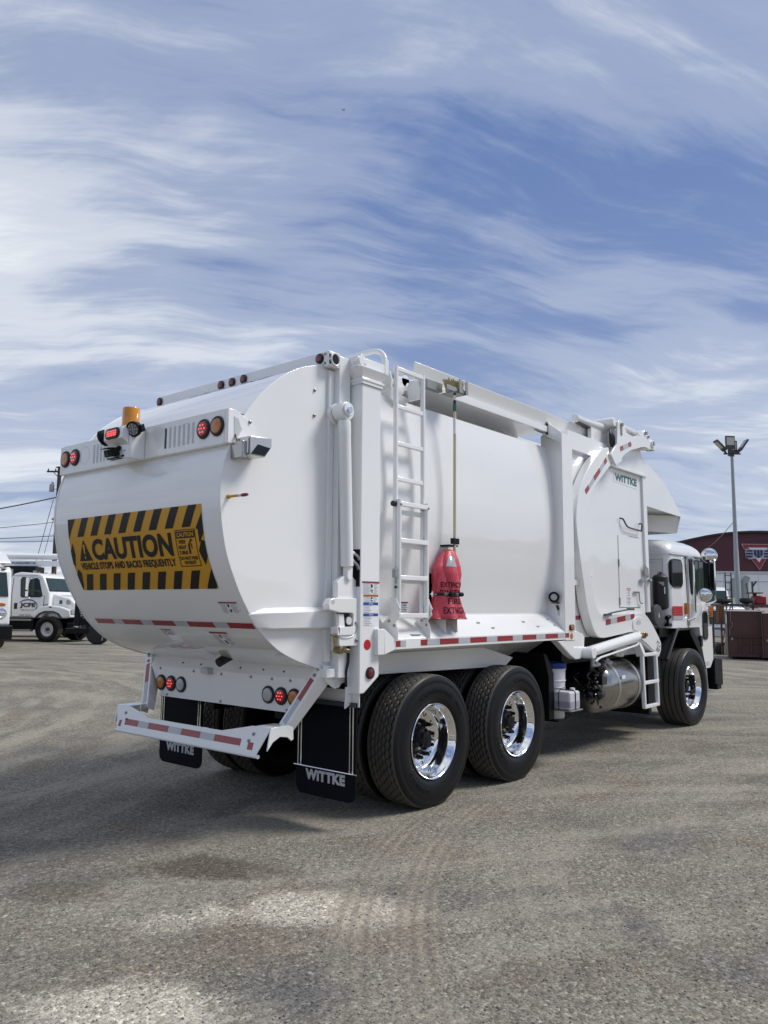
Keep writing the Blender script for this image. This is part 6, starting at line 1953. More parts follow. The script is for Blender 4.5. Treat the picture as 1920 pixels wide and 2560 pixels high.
# hood and fenders
hood = [(-0.30, 1.98), (0.05, 1.96), (0.75, 1.80), (0.98, 1.60), (1.02, 1.05), (0.60, 0.95), (-0.30, 0.95)]
hdo = b_(MB().prism(hood, 'y', -0.80, 0.80), 'hood', 'white_paint', bevel=0.08, seg=4)
for sgn in (-1, 1):
    fen = [(-0.75, 1.0), (-0.62, 1.24), (-0.36, 1.44), (0.05, 1.50), (0.55, 1.44), (0.98, 1.30), (1.02, 1.0), (0.72, 0.98), (0.56, 1.00), (0.45, 1.14), (0.25, 1.22), (-0.15, 1.22), (-0.40, 1.12), (-0.55, 0.95)]
    b_(MB().prism(fen, 'y', sgn * 0.72, sgn * 1.12), 'fender', 'white_paint', hdo, bevel=0.05, seg=3)
    b_(MB().prism([(-0.62, 0.98), (-0.42, 1.17), (-0.15, 1.27), (0.25, 1.27), (0.50, 1.18), (0.66, 1.0), (0.56, 0.98), (0.42, 1.12), (0.22, 1.21), (-0.12, 1.21), (-0.37, 1.11), (-0.54, 0.95)], 'y', sgn * 1.06, sgn * 1.135), 'fender_flare', 'dark_grey', hdo, bevel=0.01)
    b_(MB().box(0.985, 1.04, sgn * 0.70, sgn * 1.06, 1.12, 1.36), 'headlight', 'clear_lens', hdo, bevel=0.03)
    b_(MB().prism(rrect(0.12, 0.06, 0.028, 4, 0.10, 1.42), 'y', sgn * 1.12, sgn * 1.13), 'fender_marker', 'dim_red_lens', hdo)
    b_(MB().rev((0.70, sgn * 0.80, 1.62), (0, sgn, 0), [(0.10, 0), (0.10, 0.012), (0.08, 0.016), (0.07, 0.012), (0.03, 0.012), (0, 0.014)], 20), 'hood_badge', 'bolt_steel', hdo)
    wheel_simple(sv, 0.0, sgn * 0.98, side=sgn)
    wheel_simple(sv, -5.0, sgn * 0.98, side=sgn)
    b_(MB().box(-1.95, -0.75, sgn * 0.95, sgn * 1.12, 0.85, 0.93).box(-1.95, -0.75, sgn * 0.95, sgn * 1.14, 0.42, 0.50), 'cab_step', 'galvanised', bevel=0.01)
b_(MB().box(-1.95, -0.70, -1.02, 1.02, 0.48, 0.98), 'step_box', 'black_paint')
b_(MB().box(-6.5, 1.0, -0.45, 0.45, 0.50, 0.95), 'chassis', 'black_paint')
b_(MB().box(0.95, 1.25, -1.20, 1.20, 0.42, 0.80), 'bumper', 'black_paint', bevel=0.03)
b_(MB().box(-6.5, -2.2, -1.15, 1.15, 0.95, 2.35), 'service_body', 'white_paint', bevel=0.03)
b_(MB().cyl((-2.05, -0.80, 0.95), (-2.05, -0.80, 3.0), 0.08, n=16), 'exhaust_stack', 'bolt_steel')
b_(MB().cyl((-2.05, 0.80, 0.95), (-2.05, 0.80, 3.0), 0.08, n=16), 'exhaust_stack', 'bolt_steel')
for y in (-0.5, 0.0, 0.5):
    b_(MB().box(-1.0, -0.9, y - 0.06, y + 0.06, 2.84, 2.88), 'roof_marker', 'amber_lens', cabo, bevel=0.01)
mb = MB()
text(mb, 'JCFE', lambda u, v: (-1.34 + 0.72 * u, -1.0725, 1.36 + 0.23 * v), 0.06, 1.05)
text(mb, '580-255-1237', lambda u, v: (-1.28 + 0.62 * u, -1.0725, 1.27 + 0.05 * v), 0.01, 1.0)
text(mb, 'SHOP TRUCK', lambda u, v: (-1.35 + 0.55 * u, -1.0725, 1.06 + 0.05 * v), 0.01, 1.0)
b_(mb, 'door_lettering', 'dark_grey', cabo, fix=False)
mb = MB()
text(mb, '10', lambda u, v: (-0.25 + 0.20 * u, -1.0725, 1.40 + 0.15 * v), 0.02, 1.0)
arc = [(-0.98 + 0.45 * cos(a), 1.46 + 0.28 * sin(a)) for a in [radians(150 - 185 * k / 20) for k in range(21)]]
arc2 = [(-0.98 + 0.42 * cos(a), 1.46 + 0.23 * sin(a)) for a in [radians(150 - 185 * k / 20) for k in range(21)]]
mb.add([(x, -1.0722, z) for x, z in arc + arc2], [(k, k + 1, 22 + k, 21 + k) for k in range(20)])
b_(mb, 'door_swoosh', 'blue_paint', cabo, fix=False)

mb = MB()
for pts in ([(-1.72, 1.02), (-1.76, 1.9), (-1.70, 2.62)], [(-1.70, 2.70), (-0.60, 2.70)], [(-0.24, 1.90), (-0.26, 1.40), (-0.55, 1.06)], [(-1.72, 1.02), (-0.55, 1.04)]):
    mb.tube([(x, -1.063, z) for x, z in pts], 0.012, 5)
kind(b_(mb, 'door_gap', 'dark_grey', cabo), 'stuff')
for k in range(6):
    b_(MB().box(1.02, 1.045, -0.62, 0.62, 1.10 + 0.08 * k, 1.14 + 0.08 * k), 'grille_bar', 'chrome', hdo)
b_(MB().bar((-0.02, -0.55, 2.09), (-0.10, 0.05, 2.14), 0.02, 0.02), 'wiper', 'black_paint', cabo)
b_(MB().box(-0.52, -0.34, -1.075, -1.06, 1.20, 1.28), 'door_emblem', 'dark_grey', cabo)
b_(MB().box(0.30, 0.42, -0.82, -0.80, 1.55, 1.70), 'hood_vent', 'dark_grey', hdo)
b_(MB().tube(spline([(-1.95, -1.0, 0.5), (-2.2, -1.0, 0.6), (-2.2, -1.0, 2.6)], 4), 0.05, 8), 'air_pipe', 'galvanised')

# cabover at the very edge of the view
ct_ = thing('cabover_truck', 'white cab-over truck cut off by the left edge of the view', 'truck', (6.62, 23.36, 0), radians(-101.5))
b_ = lambda mb, n, m, par=None, **k: mb.build(n, m, ct_ if par is None else par, **k)
fc = b_(MB().prism([(-1.7, 0.78), (-1.7, 2.75), (-1.5, 2.90), (-0.30, 2.86), (-0.12, 2.72), (0.0, 1.72), (0.02, 0.78)], 'y', -1.20, 1.20), 'cab', 'white_paint', bevel=0.10, seg=4)
A, B = Vector((-0.125, 0, 2.66)), Vector((-0.005, 0, 1.80))
nn = Vector((0.99, 0, 0.14)).normalized()
q = lambda y, t, off: tuple(A + (B - A) * t + Vector((0, y, 0)) + nn * off)
b_(MB().hexa([q(-1.02, 0, 0.0), q(1.02, 0, 0.0), q(1.10, 1, 0.0), q(-1.10, 1, 0.0), q(-1.02, 0, 0.03), q(1.02, 0, 0.03), q(1.10, 1, 0.03), q(-1.10, 1, 0.03)]), 'windscreen', 'glass_green', fc, bevel=0.02)
for sgn in (-1, 1):
    b_(MB().rev((0.0, sgn * 0.90, 1.22), (1, 0, 0), [(0.19, 0), (0.18, 0.04), (0.15, 0.05), (0.12, 0.03), (0, 0.05)], 20), 'headlight', 'chrome', fc)
    b_(MB().box(0.0, 0.04, sgn * 0.80, sgn * 1.02, 1.48, 1.58), 'turn_light', 'amber_lens', fc, bevel=0.02)
    b_(MB().box(-0.16, -0.10, sgn * 0.85, sgn * 0.99, 2.74, 2.79), 'roof_marker', 'dim_red_lens', fc, bevel=0.01)
    wheel_simple(ct_, -0.9, sgn * 1.0, side=sgn)
    wheel_simple(ct_, -5.2, sgn * 1.0, side=sgn)
b_(MB().prism([(-0.60, 1.78), (0.60, 1.78), (0.72, 1.55), (0.50, 0.85), (-0.50, 0.85), (-0.72, 1.55)], 'x', 0.0, 0.035), 'grille', 'black_paint', fc, bevel=0.01)
b_(MB().box(-0.2, 0.22, -1.25, 1.25, 0.32, 0.80), 'bumper', 'black_paint', bevel=0.03)
b_(MB().box(-6.5, -0.1, -0.45, 0.45, 0.45, 0.85), 'chassis', 'black_paint')
b_(MB().box(-1.68, -0.25, -1.05, 1.05, 0.55, 0.85), 'cab_floor', 'black_paint')
b_(MB().box(-7.0, -2.0, -1.25, 1.25, 0.95, 3.0), 'cargo_body', 'white_paint', bevel=0.03)
b_(MB().prism([(-2.0, 2.95), (-2.0, 3.35), (-0.9, 3.35), (-0.1, 3.02), (-0.1, 2.96)], 'y', -1.15, 1.15), 'roof_visor', 'white_paint', bevel=0.03)

# boom truck behind, seen above the service truck
bt = thing('boom_truck', 'white boom truck with lettered boom rising above the service truck cab', 'truck', (12.9, 32.6, 0), math.atan2(-0.766, 0.643))
b_ = lambda mb, n, m, par=None, **k: mb.build(n, m, bt if par is None else par, **k)
bo_ = b_(MB().cyl((-1.35, 0, 3.80), (3.2, 0, 3.80), 0.145, n=24).rev((-1.45, 0, 3.83), (1, 0, 0), [(0.10, 0), (0.155, 0.02), (0.155, 0.10)], 20), 'boom_tube', 'white_paint')
b_(MB().rev((-1.45, 0, 3.83), (-1, 0, 0), [(0.13, 0), (0.16, 0.05), (0.12, 0.2), (0.13, 0.6)], 16), 'boom_knuckle', 'black_paint', bo_)
pl_ = b_(MB().box(-1.25, 3.0, -0.14, 0.14, 3.33, 3.60), 'boom_beam', 'white_paint', bevel=0.02)
mb = MB()
text(mb, 'WWW.JEWEREQUIPMENT.COM', lambda u, v: (-0.83 + 1.25 * u, -0.1425, 3.395 + 0.14 * v), 0.04, 1.05)
b_(mb, 'boom_lettering', 'navy_text', pl_, fix=False)
b_(MB().box(-1.1, 0.45, -0.16, 0.16, 3.16, 3.325), 'boom_underside', 'black_paint')
b_(MB().box(-0.25, -0.08, -0.19, -0.16, 3.25, 3.32), 'boom_lamp', 'red_lens')
b_(MB().box(-3.4, -1.2, -0.10, 0.10, 3.46, 3.56).cyl((-1.25, 0.1, 2.3), (-1.05, 0.1, 3.5), 0.09, n=14), 'boom_stay', 'grey_paint')
b_(MB().box(-3.5, 3.6, -1.1, 1.1, 1.0, 2.3), 'deck_body', 'white_paint', bevel=0.03)
b_(MB().box(-0.6, 0.6, -0.5, 0.5, 2.3, 3.3), 'turret', 'black_paint', bevel=0.03)
for x in (-2.6, 2.6):
    for sgn in (-1, 1):
        wheel_simple(bt, x, sgn * 0.98, side=sgn)
b_(MB().box(-3.4, 3.5, -0.5, 0.5, 0.55, 1.0), 'chassis', 'black_paint')

# dark machine by the nose of the service truck
dm = thing('roller_machine', 'black machine with upright post and rubber wheel by the service truck nose', 'machine', (11.05, 24.0, 0), math.atan2(-0.766, 0.643))
b_ = lambda mb, n, m, par=None, **k: mb.build(n, m, dm if par is None else par, **k)
b_(MB().cyl((-0.22, 0, 0.62), (-0.22, 0, 1.98), 0.115, n=20), 'post', 'black_paint')
b_(MB().rev((-0.22, 0, 0.64), (0, 0, 1), [(0.12, 0), (0.13, 0.01), (0.13, 0.05), (0.12, 0.06)], 20), 'post_ring', 'chrome')
b_(MB().box(-0.62, 0.35, -0.2, 0.5, 0.42, 0.62).box(-0.1, 1.4, 0.0, 0.5, 0.75, 1.05).box(-0.05, 0.75, 0.05, 0.5, 1.05, 1.75), 'frame', 'black_paint', bevel=0.02)
b_(MB().bar((0.0, 0.0, 1.40), (0.6, 0.0, 1.36), 0.02, 0.03).bar((0.0, 0.0, 1.22), (0.5, 0.0, 1.20), 0.02, 0.03).bar((0.0, 0.0, 1.02), (0.45, 0.0, 1.0), 0.02, 0.03), 'grille_bar', 'bolt_steel')
b_(MB().tube(spline([(-0.1, -0.05, 0.48), (-0.15, -0.06, 0.25), (0.0, -0.06, 0.18), (0.1, -0.05, 0.40)], 5), 0.018, 8).tube(spline([(-0.2, -0.05, 0.48), (-0.2, -0.06, 0.28), (-0.05, -0.06, 0.22), (0.05, -0.05, 0.40)], 5), 0.018, 8), 'hose', 'black_rubber')
b_(MB().rev((0.62, 0, 0.42), (0, 1, 0), [(0.28, -0.20), (0.38, -0.18), (0.42, -0.12), (0.42, 0.14), (0.38, 0.20), (0.28, 0.22)], 32), 'wheel', 'black_rubber', sharp=40)
b_(MB().prism([(0.42, 0.80), (0.62, 0.98), (0.78, 0.80)], 'y', -0.24, 0.1), 'guard', 'blue_paint')
b_(MB().bar((0.86, -0.22, 0.16), (0.92, -0.22, 0.52), 0.02, 0.05), 'scraper', 'galvanised')
b_(MB().box(0.2, 1.3, -0.15, 0.3, 0.55, 0.78), 'axle_guard', 'black_paint')

# ------------------------------------------------------------------ utility pole and wires
up_ = thing('utility_pole', 'tall wooden utility pole with crossarm and transformers behind the trucks', 'utility pole', (24.35, 52.15, 0))
b_ = lambda mb, n, m, par=None, **k: mb.build(n, m, up_ if par is None else par, **k)
b_(MB().cyl((0, 0, 0), (0, 0, 11.8), 0.20, 0.14, n=14), 'pole_shaft', 'wood_pole')
RX = Vector((0.643, -0.766, 0))
b_(MB().bar(-RX * 0.95 + Vector((0, 0, 11.5)), RX * 0.95 + Vector((0, 0, 11.5)), 0.10, 0.12), 'crossarm', 'wood_pole')
b_(MB().bar(-RX * 0.45 + Vector((0, 0, 11.45)), Vector((0, 0, 11.0)), 0.03, 0.05).bar(RX * 0.45 + Vector((0, 0, 11.45)), Vector((0, 0, 11.0)), 0.03, 0.05), 'crossarm_brace', 'wood_pole')
for s_ in (-0.85, -0.3, 0.3, 0.85):
    b_(MB().rev(RX * s_ + Vector((0, 0, 11.56)), (0, 0, 1), [(0.03, 0), (0.06, 0.03), (0.04, 0.08), (0.06, 0.11), (0.02, 0.17)], 10), 'insulator', 'dark_grey')
for s_ in (-0.52, 0.40):
    tf = b_(MB().rev(RX * s_ + Vector((0, 0, 9.95)), (0, 0, 1), [(0.17, 0), (0.18, 0.02), (0.18, 0.52), (0.15, 0.57), (0, 0.58)], 18), 'transformer', 'galvanised')
    b_(MB().cyl(RX * s_ + Vector((0, 0, 10.5)), RX * s_ + Vector((0, 0, 10.72)), 0.035, n=8).cyl(RX * (s_ + 0.1) + Vector((0, 0, 10.5)), RX * (s_ + 0.1) + Vector((0, 0, 10.68)), 0.03, n=8), 'bushing', 'dark_grey', tf)
    b_(MB().bar(RX * s_ * 0.2 + Vector((0, 0, 10.15)), RX * s_ * 0.75 + Vector((0, 0, 10.15)), 0.05, 0.06), 'transformer_arm', 'bolt_steel', tf)
b_(MB().box(-0.22, 0.22, -0.22, 0.22, 11.8, 11.86), 'pole_cap', 'wood_pole')
base_ = Vector((24.35, 52.15, 0))


def wire(a, b, sag, r, label):
    pts = []
    for k in range(25):
        t = k / 24
        q_ = Vector(a).lerp(Vector(b), t)
        q_.z -= sag * 4 * t * (1 - t)
        pts.append(q_)
    o = MB().tube(pts, r, 6).build('power_line', 'wire')
    tag(o, label, 'wire')
    return o


LX = -RX
far = base_ + LX * 40 + Vector((4, 4, 0))
wire(base_ + Vector((0, 0, 9.55)), base_ + LX * 34 + Vector((0, 0, 6.5)), 1.2, 0.045, 'heavy black cable sagging left from the utility pole, highest of the lines')
wire(base_ + Vector((0, 0, 7.65)), base_ + LX * 34 + Vector((0, 0, 7.3)), 1.0, 0.022, 'thin power line just below the heavy cable left of the utility pole')
wire(base_ + Vector((0, 0, 6.60)), base_ + LX * 34 + Vector((0, 0, 6.7)), 0.6, 0.028, 'power line midway up the utility pole, third from the top')
wire(base_ + Vector((0, 0, 6.20)), base_ + LX * 34 + Vector((0, 0, 8.6)), 0.9, 0.022, 'power line rising left from low on the utility pole')
wire(base_ + Vector((0, 0, 9.35)) + LX * 0.35, base_ + LX * 2.4 + Vector((0, 0, 0)), 0.0, 0.022, 'guy wire slanting from the transformers to the ground, farther from the pole')
wire(base_ + Vector((0, 0, 9.1)), base_ + LX * 1.9 + Vector((0, 0, 0)), 0.0, 0.018, 'guy wire slanting to the ground, closer to the utility pole')

# ------------------------------------------------------------------ right: light mast, building, trailer, yard gear
lm = thing('light_mast', 'tall grey light mast with four floodlights beside the red building', 'light pole', (36.6, 6.98, 0))
b_ = lambda mb, n, m, par=None, **k: mb.build(n, m, lm if par is None else par, **k)
b_(MB().rev((0, 0, 0), (0, 0, 1), [(0.145, 0), (0.14, 3.3), (0.128, 3.32), (0.118, 4.45), (0.108, 4.47), (0.085, 7.0), (0.07, 9.40)], 18), 'mast', 'galvanised')
b_(MB().bar(-RX * 0.42 + Vector((0, 0, 9.43)), RX * 0.45 + Vector((0, 0, 9.43)), 0.06, 0.06).bar((-0.35, -0.28, 9.43), (0.35, 0.28, 9.43), 0.06, 0.06).cyl((0, 0, 9.3), (0, 0, 9.62), 0.12, n=14), 'mast_head', 'dark_grey')
FW = Vector((0.765, 0.644, 0))
for c, d, face in ((-RX * 0.58 + Vector((0, 0, 9.86)), (-RX * 0.75 + Vector((0, 0, 0.80))), -RX), (-RX * 0.22 - FW * 0.35 + Vector((0, 0, 9.95)), Vector((0, 0, 1)), -FW), (RX * 0.58 + Vector((0, 0, 9.86)), (RX * 0.60 + Vector((0, 0, 0.85))), RX), (RX * 0.20 + FW * 0.35 + Vector((0, 0, 9.85)), Vector((0, 0, 1)), FW)):
    d = d.normalized()
    f_ = Vector(face)
    sd = d.cross(f_).normalized()
    nrm = sd.cross(d).normalized()
    fl_ = b_(MB().obox(c, d, sd, nrm, 0.36 if abs(d.z) < 0.99 else 0.34, 0.24, 0.045), 'floodlight', 'dark_grey', bevel=0.02)
    b_(MB().obox(c + nrm * 0.047 + d * 0.06, d, sd, nrm, 0.22 if abs(d.z) < 0.99 else 0.20, 0.19, 0.004).obox(c - nrm * 0.047 + d * 0.06, d, sd, nrm, 0.22 if abs(d.z) < 0.99 else 0.20, 0.19, 0.004), 'led_panel', 'led_panel', fl_)
    b_(MB().bar(c - d * 0.25, Vector((c.x * 0.5, c.y * 0.5, 9.43)), 0.07, 0.09), 'floodlight_arm', 'dark_grey', fl_)
o = MB().tube([(36.6, 6.98, 6.02), (40.5, 8.7, 5.75), (45.0, 10.7, 5.55), (49.8, 12.9, 5.42)], 0.018, 6).build('service_wire', 'galvanised')
tag(o, 'thin wire running down left from the light mast', 'wire')

bd = thing('warehouse', 'dark red sided warehouse with low curved roof and triangular emblem', 'building', (53.27, 10.31, 0), math.atan2(-0.766, 0.643))
b_ = lambda mb, n, m, par=None, **k: mb.build(n, m, bd if par is None else par, **k)
RB, APX = 19.5, 6.78
arch = lambda u: APX - (RB - sqrt(RB * RB - u * u))
us = [-12 + 24 * k / 32 for k in range(33)]
b_(MB().prism([(u, arch(u)) for u in us] + [(12, 0), (-12, 0)], 'y', 0.0, 16), 'wall', 'maroon_siding')
b_(MB().prism([(u, arch(u) + 0.02) for u in us] + [(u, arch(u) + 0.16) for u in reversed(us)], 'y', -0.25, 16.2), 'roof', 'roof_dark')
bh = 0.15
k = 0
z = 0.3
while z < 6.7:
    zt = z + bh
    um = sqrt(max(0.0, RB * RB - (RB - (APX - zt)) ** 2)) if zt < APX else 0
    um = min(um, 12)
    if um > 0.3:
        b_(MB().add([(-um, -0.035, z + 0.01), (um, -0.035, z + 0.01), (um, -0.012, zt), (-um, -0.012, zt), (-um, 0.0, z + 0.01), (um, 0.0, z + 0.01), (um, 0.0, zt), (-um, 0.0, zt)], [(0, 1, 2, 3), (0, 4, 5, 1), (3, 2, 6, 7)]), 'siding_board', 'maroon_siding', fix=False)
    z += bh
# emblem
em = thing('wall_sign', 'red white and navy triangular emblem sign on the red warehouse', 'sign', (53.27 + 0.643 * -0.05, 10.31 + 0.766 * 0.05, 0), math.atan2(-0.766, 0.643))
e_ = lambda mb, n, m: mb.build(n, m, em)
# u across, z up; centre at u=+0.10
ux = lambda px: (px - 1100) / 600.0
uz = lambda py: 5.36 - (py - 735) / 600.0
pol = lambda pts: [(ux(a), uz(b)) for a, b in pts]
e_(MB().prism(pol([(395, 340), (1800, 340), (1640, 570), (1620, 570), (1620, 800), (1500, 930), (1410, 940), (1110, 1410), (770, 940), (560, 920), (540, 640), (600, 580), (510, 565)]), 'y', -0.10, -0.04), 'sign_backing', 'logo_grey')
e_(MB().prism(pol([(420, 358), (1775, 358), (1640, 545), (1500, 545), (1480, 480), (660, 480), (720, 545), (520, 545)]), 'y', -0.115, -0.09), 'sign_bar', 'sign_red')
e_(MB().prism(pol([(690, 500), (1450, 500), (1420, 570), (740, 570)]), 'y', -0.115, -0.09), 'sign_field', 'white_decal')
e_(MB().prism(pol([(800, 950), (960, 950), (1100, 1115), (1210, 950), (1380, 950), (1110, 1375)]), 'y', -0.115, -0.09), 'sign_point', 'sign_red')
e_(MB().prism(pol([(990, 925), (1190, 925), (1100, 1095)]), 'y', -0.117, -0.09), 'sign_field', 'white_decal')
for pts in ([(560, 660), (640, 590), (845, 590), (845, 660)], [(560, 705), (845, 705), (845, 775), (560, 775)], [(560, 820), (845, 820), (845, 850), (800, 895), (560, 895)],
            [(895, 590), (990, 590), (1000, 895), (900, 780)], [(1030, 590), (1125, 590), (1135, 905), (1035, 905)], [(1165, 590), (1260, 590), (1260, 780), (1170, 890)],
            [(1310, 660), (1390, 590), (1600, 590), (1600, 660)], [(1310, 705), (1600, 705), (1600, 775), (1310, 775)], [(1310, 820), (1600, 820), (1560, 880), (1310, 895)]):
    e_(MB().prism(pol(pts), 'y', -0.13, -0.09), 'sign_letter', 'sign_navy')
b_(MB().box(-0.85, -0.65, -0.25, 0, 4.95, 5.07), 'wall_lamp', 'galvanised')

tl = thing('box_trailer', 'long white truck body parked in front of the red warehouse', 'trailer', (44.0, 7.6, 0), math.atan2(-0.74, 0.67))
b_ = lambda mb, n, m, par=None, **k: mb.build(n, m, tl if par is None else par, **k)
b_(MB().box(-3.5, 8, -1.2, 1.2, 1.15, 3.65), 'box_body', 'white_paint', bevel=0.04)
b_(MB().box(-3.5, 8, -1.25, -1.2, 3.50, 3.66).box(-3.5, 8, -1.23, -1.2, 3.08, 3.12).box(-3.5, 8, -1.26, -1.2, 1.12, 1.24), 'box_rail', 'grey_paint', bevel=0.01)
b_(MB().box(-3.5, 8, -1.215, -1.20, 1.62, 1.72), 'box_stripe', 'dark_red_decal')
for x in range(-3, 8):
    b_(MB().box(x - 0.01, x + 0.01, -1.208, -1.2, 1.24, 3.5), 'panel_seam', 'grey_paint')
b_(MB().box(-3.4, 7.9, -0.5, 0.5, 0.6, 1.15), 'chassis', 'black_paint')
for x in (-2.2, 5.5, 6.7):
    wheel_simple(tl, x, -1.0, side=-1)
    wheel_simple(tl, x, 1.0, side=1)
b_(MB().tube([(-2.55, -1.3, 2.2), (-2.55, -1.3, 3.05), (-2.45, -1.3, 3.25)], 0.10, 10).tube([(-1.85, -1.35, 1.3), (-1.85, -1.35, 3.1), (-1.7, -1.35, 3.35)], 0.16, 10), 'exhaust_stack', 'galvanised')
# cab of that lorry, seen between the mirrors and the yard gear
wc = thing('white_truck_cab', 'white truck cab half hidden behind the refuse truck mirrors', 'truck', (29.6, 6.15, 0), math.atan2(-0.70, -0.71))
b_ = lambda mb, n, m, par=None, **k: mb.build(n, m, wc if par is None else par, **k)
cc_ = b_(MB().prism([(-1.7, 0.8), (-1.7, 2.40), (-1.5, 2.52), (-0.5, 2.50), (-0.25, 2.35), (0.0, 1.75), (1.1, 1.62), (1.2, 0.8)], 'y', -1.0, 1.0), 'cab', 'white_paint', bevel=0.06, seg=3)
for sgn in (-1, 1):
    b_(MB().prism([(-1.1, 1.75), (-1.1, 2.28), (-0.55, 2.28), (-0.3, 1.8)], 'y', sgn * 0.99, sgn * 1.01), 'side_window', 'glass_dark', cc_)
    wheel_simple(wc, 0.3, sgn * 0.95, side=sgn)
    wheel_simple(wc, -3.4, sgn * 0.95, side=sgn)
b_(MB().hexa([(-0.27, -0.85, 2.32), (-0.27, 0.85, 2.32), (-0.03, 0.88, 1.80), (-0.03, -0.88, 1.80), (-0.22, -0.85, 2.35), (-0.22, 0.85, 2.35), (0.02, 0.88, 1.83), (0.02, -0.88, 1.83)]), 'windscreen', 'glass_green', cc_)
b_(MB().box(1.18, 1.24, -0.6, 0.6, 0.95, 1.5), 'grille', 'dark_grey', cc_)
for sgn in (-1, 1):
    b_(MB().box(1.17, 1.25, sgn * 0.65, sgn * 0.92, 1.15, 1.35), 'headlight', 'clear_lens', cc_, bevel=0.02)
b_(MB().box(1.15, 1.40, -1.1, 1.1, 0.45, 0.78), 'bumper', 'grey_paint', bevel=0.03)
b_(MB().box(-5, 1.1, -0.4, 0.4, 0.5, 0.85).box(-5, -1.8, -1.0, 1.0, 0.85, 1.0), 'chassis', 'black_paint')

# ladder rack, sweeper brushes, trestle, cart
lr = thing('rack_ladder', 'dark steel ladder standing upright behind the sweeper brushes', 'ladder', (24.05, 3.75, 0), math.atan2(-0.766, 0.643))
mb = MB()
for u in (-0.01, 0.20):
    mb.bar((u, 0, 0.0), (u, 0, 2.86), 0.03, 0.03, (0, 1, 0))
mb.build('rail', 'black_paint', lr)
for k in range(11):
    MB().cyl((-0.01, 0, 0.25 + 0.25 * k), (0.20, 0, 0.25 + 0.25 * k), 0.013, n=8).build('rung', 'black_paint', lr)


def brush(loc, w, h, label):
    t_ = thing('sweeper_brush', label, 'brush', loc, math.atan2(-0.766, 0.643), 'sweeper brushes on the steel rack')
    MB().rev((0, 0, 0), (0, 0, 1), [(w * 0.35, 0), (w * 0.9, h * 0.25), (w, h * 0.6), (w * 0.9, h)], 24).build('bristles', 'brush_dark', t_)
    MB().cyl((0, 0, -0.10), (0, 0, 0.02), 0.05, n=10).build('spindle', 'rust', t_)
    return t_


rk = thing('steel_rack', 'rusty steel storage rack left of the brown dumpsters', 'rack', (24.2, 3.55, 0), math.atan2(-0.766, 0.643))
for u in (-0.55, 0.9):
    for v in (-0.2, 0.5):
        MB().bar((u, v, 0), (u, v, 1.75), 0.05, 0.05, (0, 1, 0)).build('rack_post', 'rust', rk)
MB().box(-0.60, 1.5, -0.25, 0.55, 1.68, 1.75).box(-0.6, 0.95, -0.25, 0.55, 0.35, 0.40).box(-0.6, 0.95, -0.25, 0.55, 0.85, 0.89).build('rack_shelf', 'dark_grey', rk)
MB().bar((-0.55, -0.2, 0.4), (-0.2, -0.2, 1.7), 0.04, 0.04, (0, 1, 0)).bar((-0.5, -0.2, 0.85), (0.0, -0.2, 0.45), 0.03, 0.03, (0, 1, 0)).build('rack_brace', 'bolt_steel', rk)
o = MB().box(-0.10, 0.10, -0.12, 0.12, 0, 0.60).build('steel_channel', 'rust', None, bevel=0.01, loc=(23.66, 3.86, 1.10), rot=(0, 0, math.atan2(-0.766, 0.643)))
tag(o, 'rusty brown steel channel hanging on the storage rack', 'steel')
MB().box(-0.13, 0.13, -0.02, 0.02, 0.55, 0.62).build('channel_hook', 'rust', o)
o = MB().rev((0, 0, 0), (0, 0, 1), [(0.18, 0), (0.24, 0.1), (0.24, 0.28), (0.20, 0.34), (0.10, 0.35), (0.10, 0.22), (0, 0.2)], 20).build('scrap_tyre', 'black_rubber', None, loc=(23.95, 3.95, 0.0))
tag(o, 'small black scrap tyre lying under the storage rack', 'tyre')
o = MB().prism([(-0.18, 0.0), (0.18, 0.0), (0.16, 0.34), (0.05, 0.36), (0.02, 0.55), (-0.12, 0.55), (-0.16, 0.3)], 'y', -0.15, 0.15).build('concrete_block', 'dumpster_lid', None, bevel=0.02, loc=(23.55, 3.55, 0.0), rot=(0, 0, 0.6))
tag(o, 'pale broken concrete block beside the storage rack', 'block')
brush((24.02, 3.86, 1.76), 0.31, 0.17, 'flat dark sweeper brush at the left end of the steel rack')
brush((24.55, 3.22, 1.76), 0.24, 0.20, 'tall dark sweeper brush in front of the light mast')
rd = thing('red_engine', 'red machine with tan disc and prongs on the steel rack', 'machine', (25.05, 2.95, 1.75), math.atan2(-0.766, 0.643))
MB().box(-0.20, 0.20, -0.2, 0.2, 0.0, 0.30).build('housing', 'red_plastic', rd, bevel=0.04)
MB().cyl((-0.13, 0, 0.38), (-0.13, 0, 0.42), 0.28, n=24).build('disc', 'rust', rd)
MB().cyl((-0.13, 0, 0.28), (-0.13, 0, 0.40), 0.07, n=12).build('hub', 'dark_grey', rd)
MB().bar((-0.20, 0, 0.42), (-0.20, 0, 0.80), 0.05, 0.05, (0, 1, 0)).bar((-0.20, 0, 0.62), (-0.05, 0, 0.82), 0.05, 0.05, (0, 1, 0)).build('prong', 'dark_grey', rd)
MB().bar((-0.42, 0.0, 0.72), (-0.30, 0.0, 0.02), 0.025, 0.025, (0, 1, 0)).bar((-0.46, 0.0, 0.72), (-0.34, 0.0, 0.73), 0.02, 0.02, (0, 1, 0)).build('lever', 'dark_grey', rd)
hc = thing('red_cart', 'red tubular steel cart frame standing behind the brown dumpsters', 'cart', (25.95, 2.35, 0), math.atan2(-0.766, 0.643))
mb = MB()
for u in (-0.21, 0.21):
    mb.bar((u, 0, 0.0), (u, 0, 2.36), 0.04, 0.04, (0, 1, 0))
mb.build('upright', 'red_frame', hc)
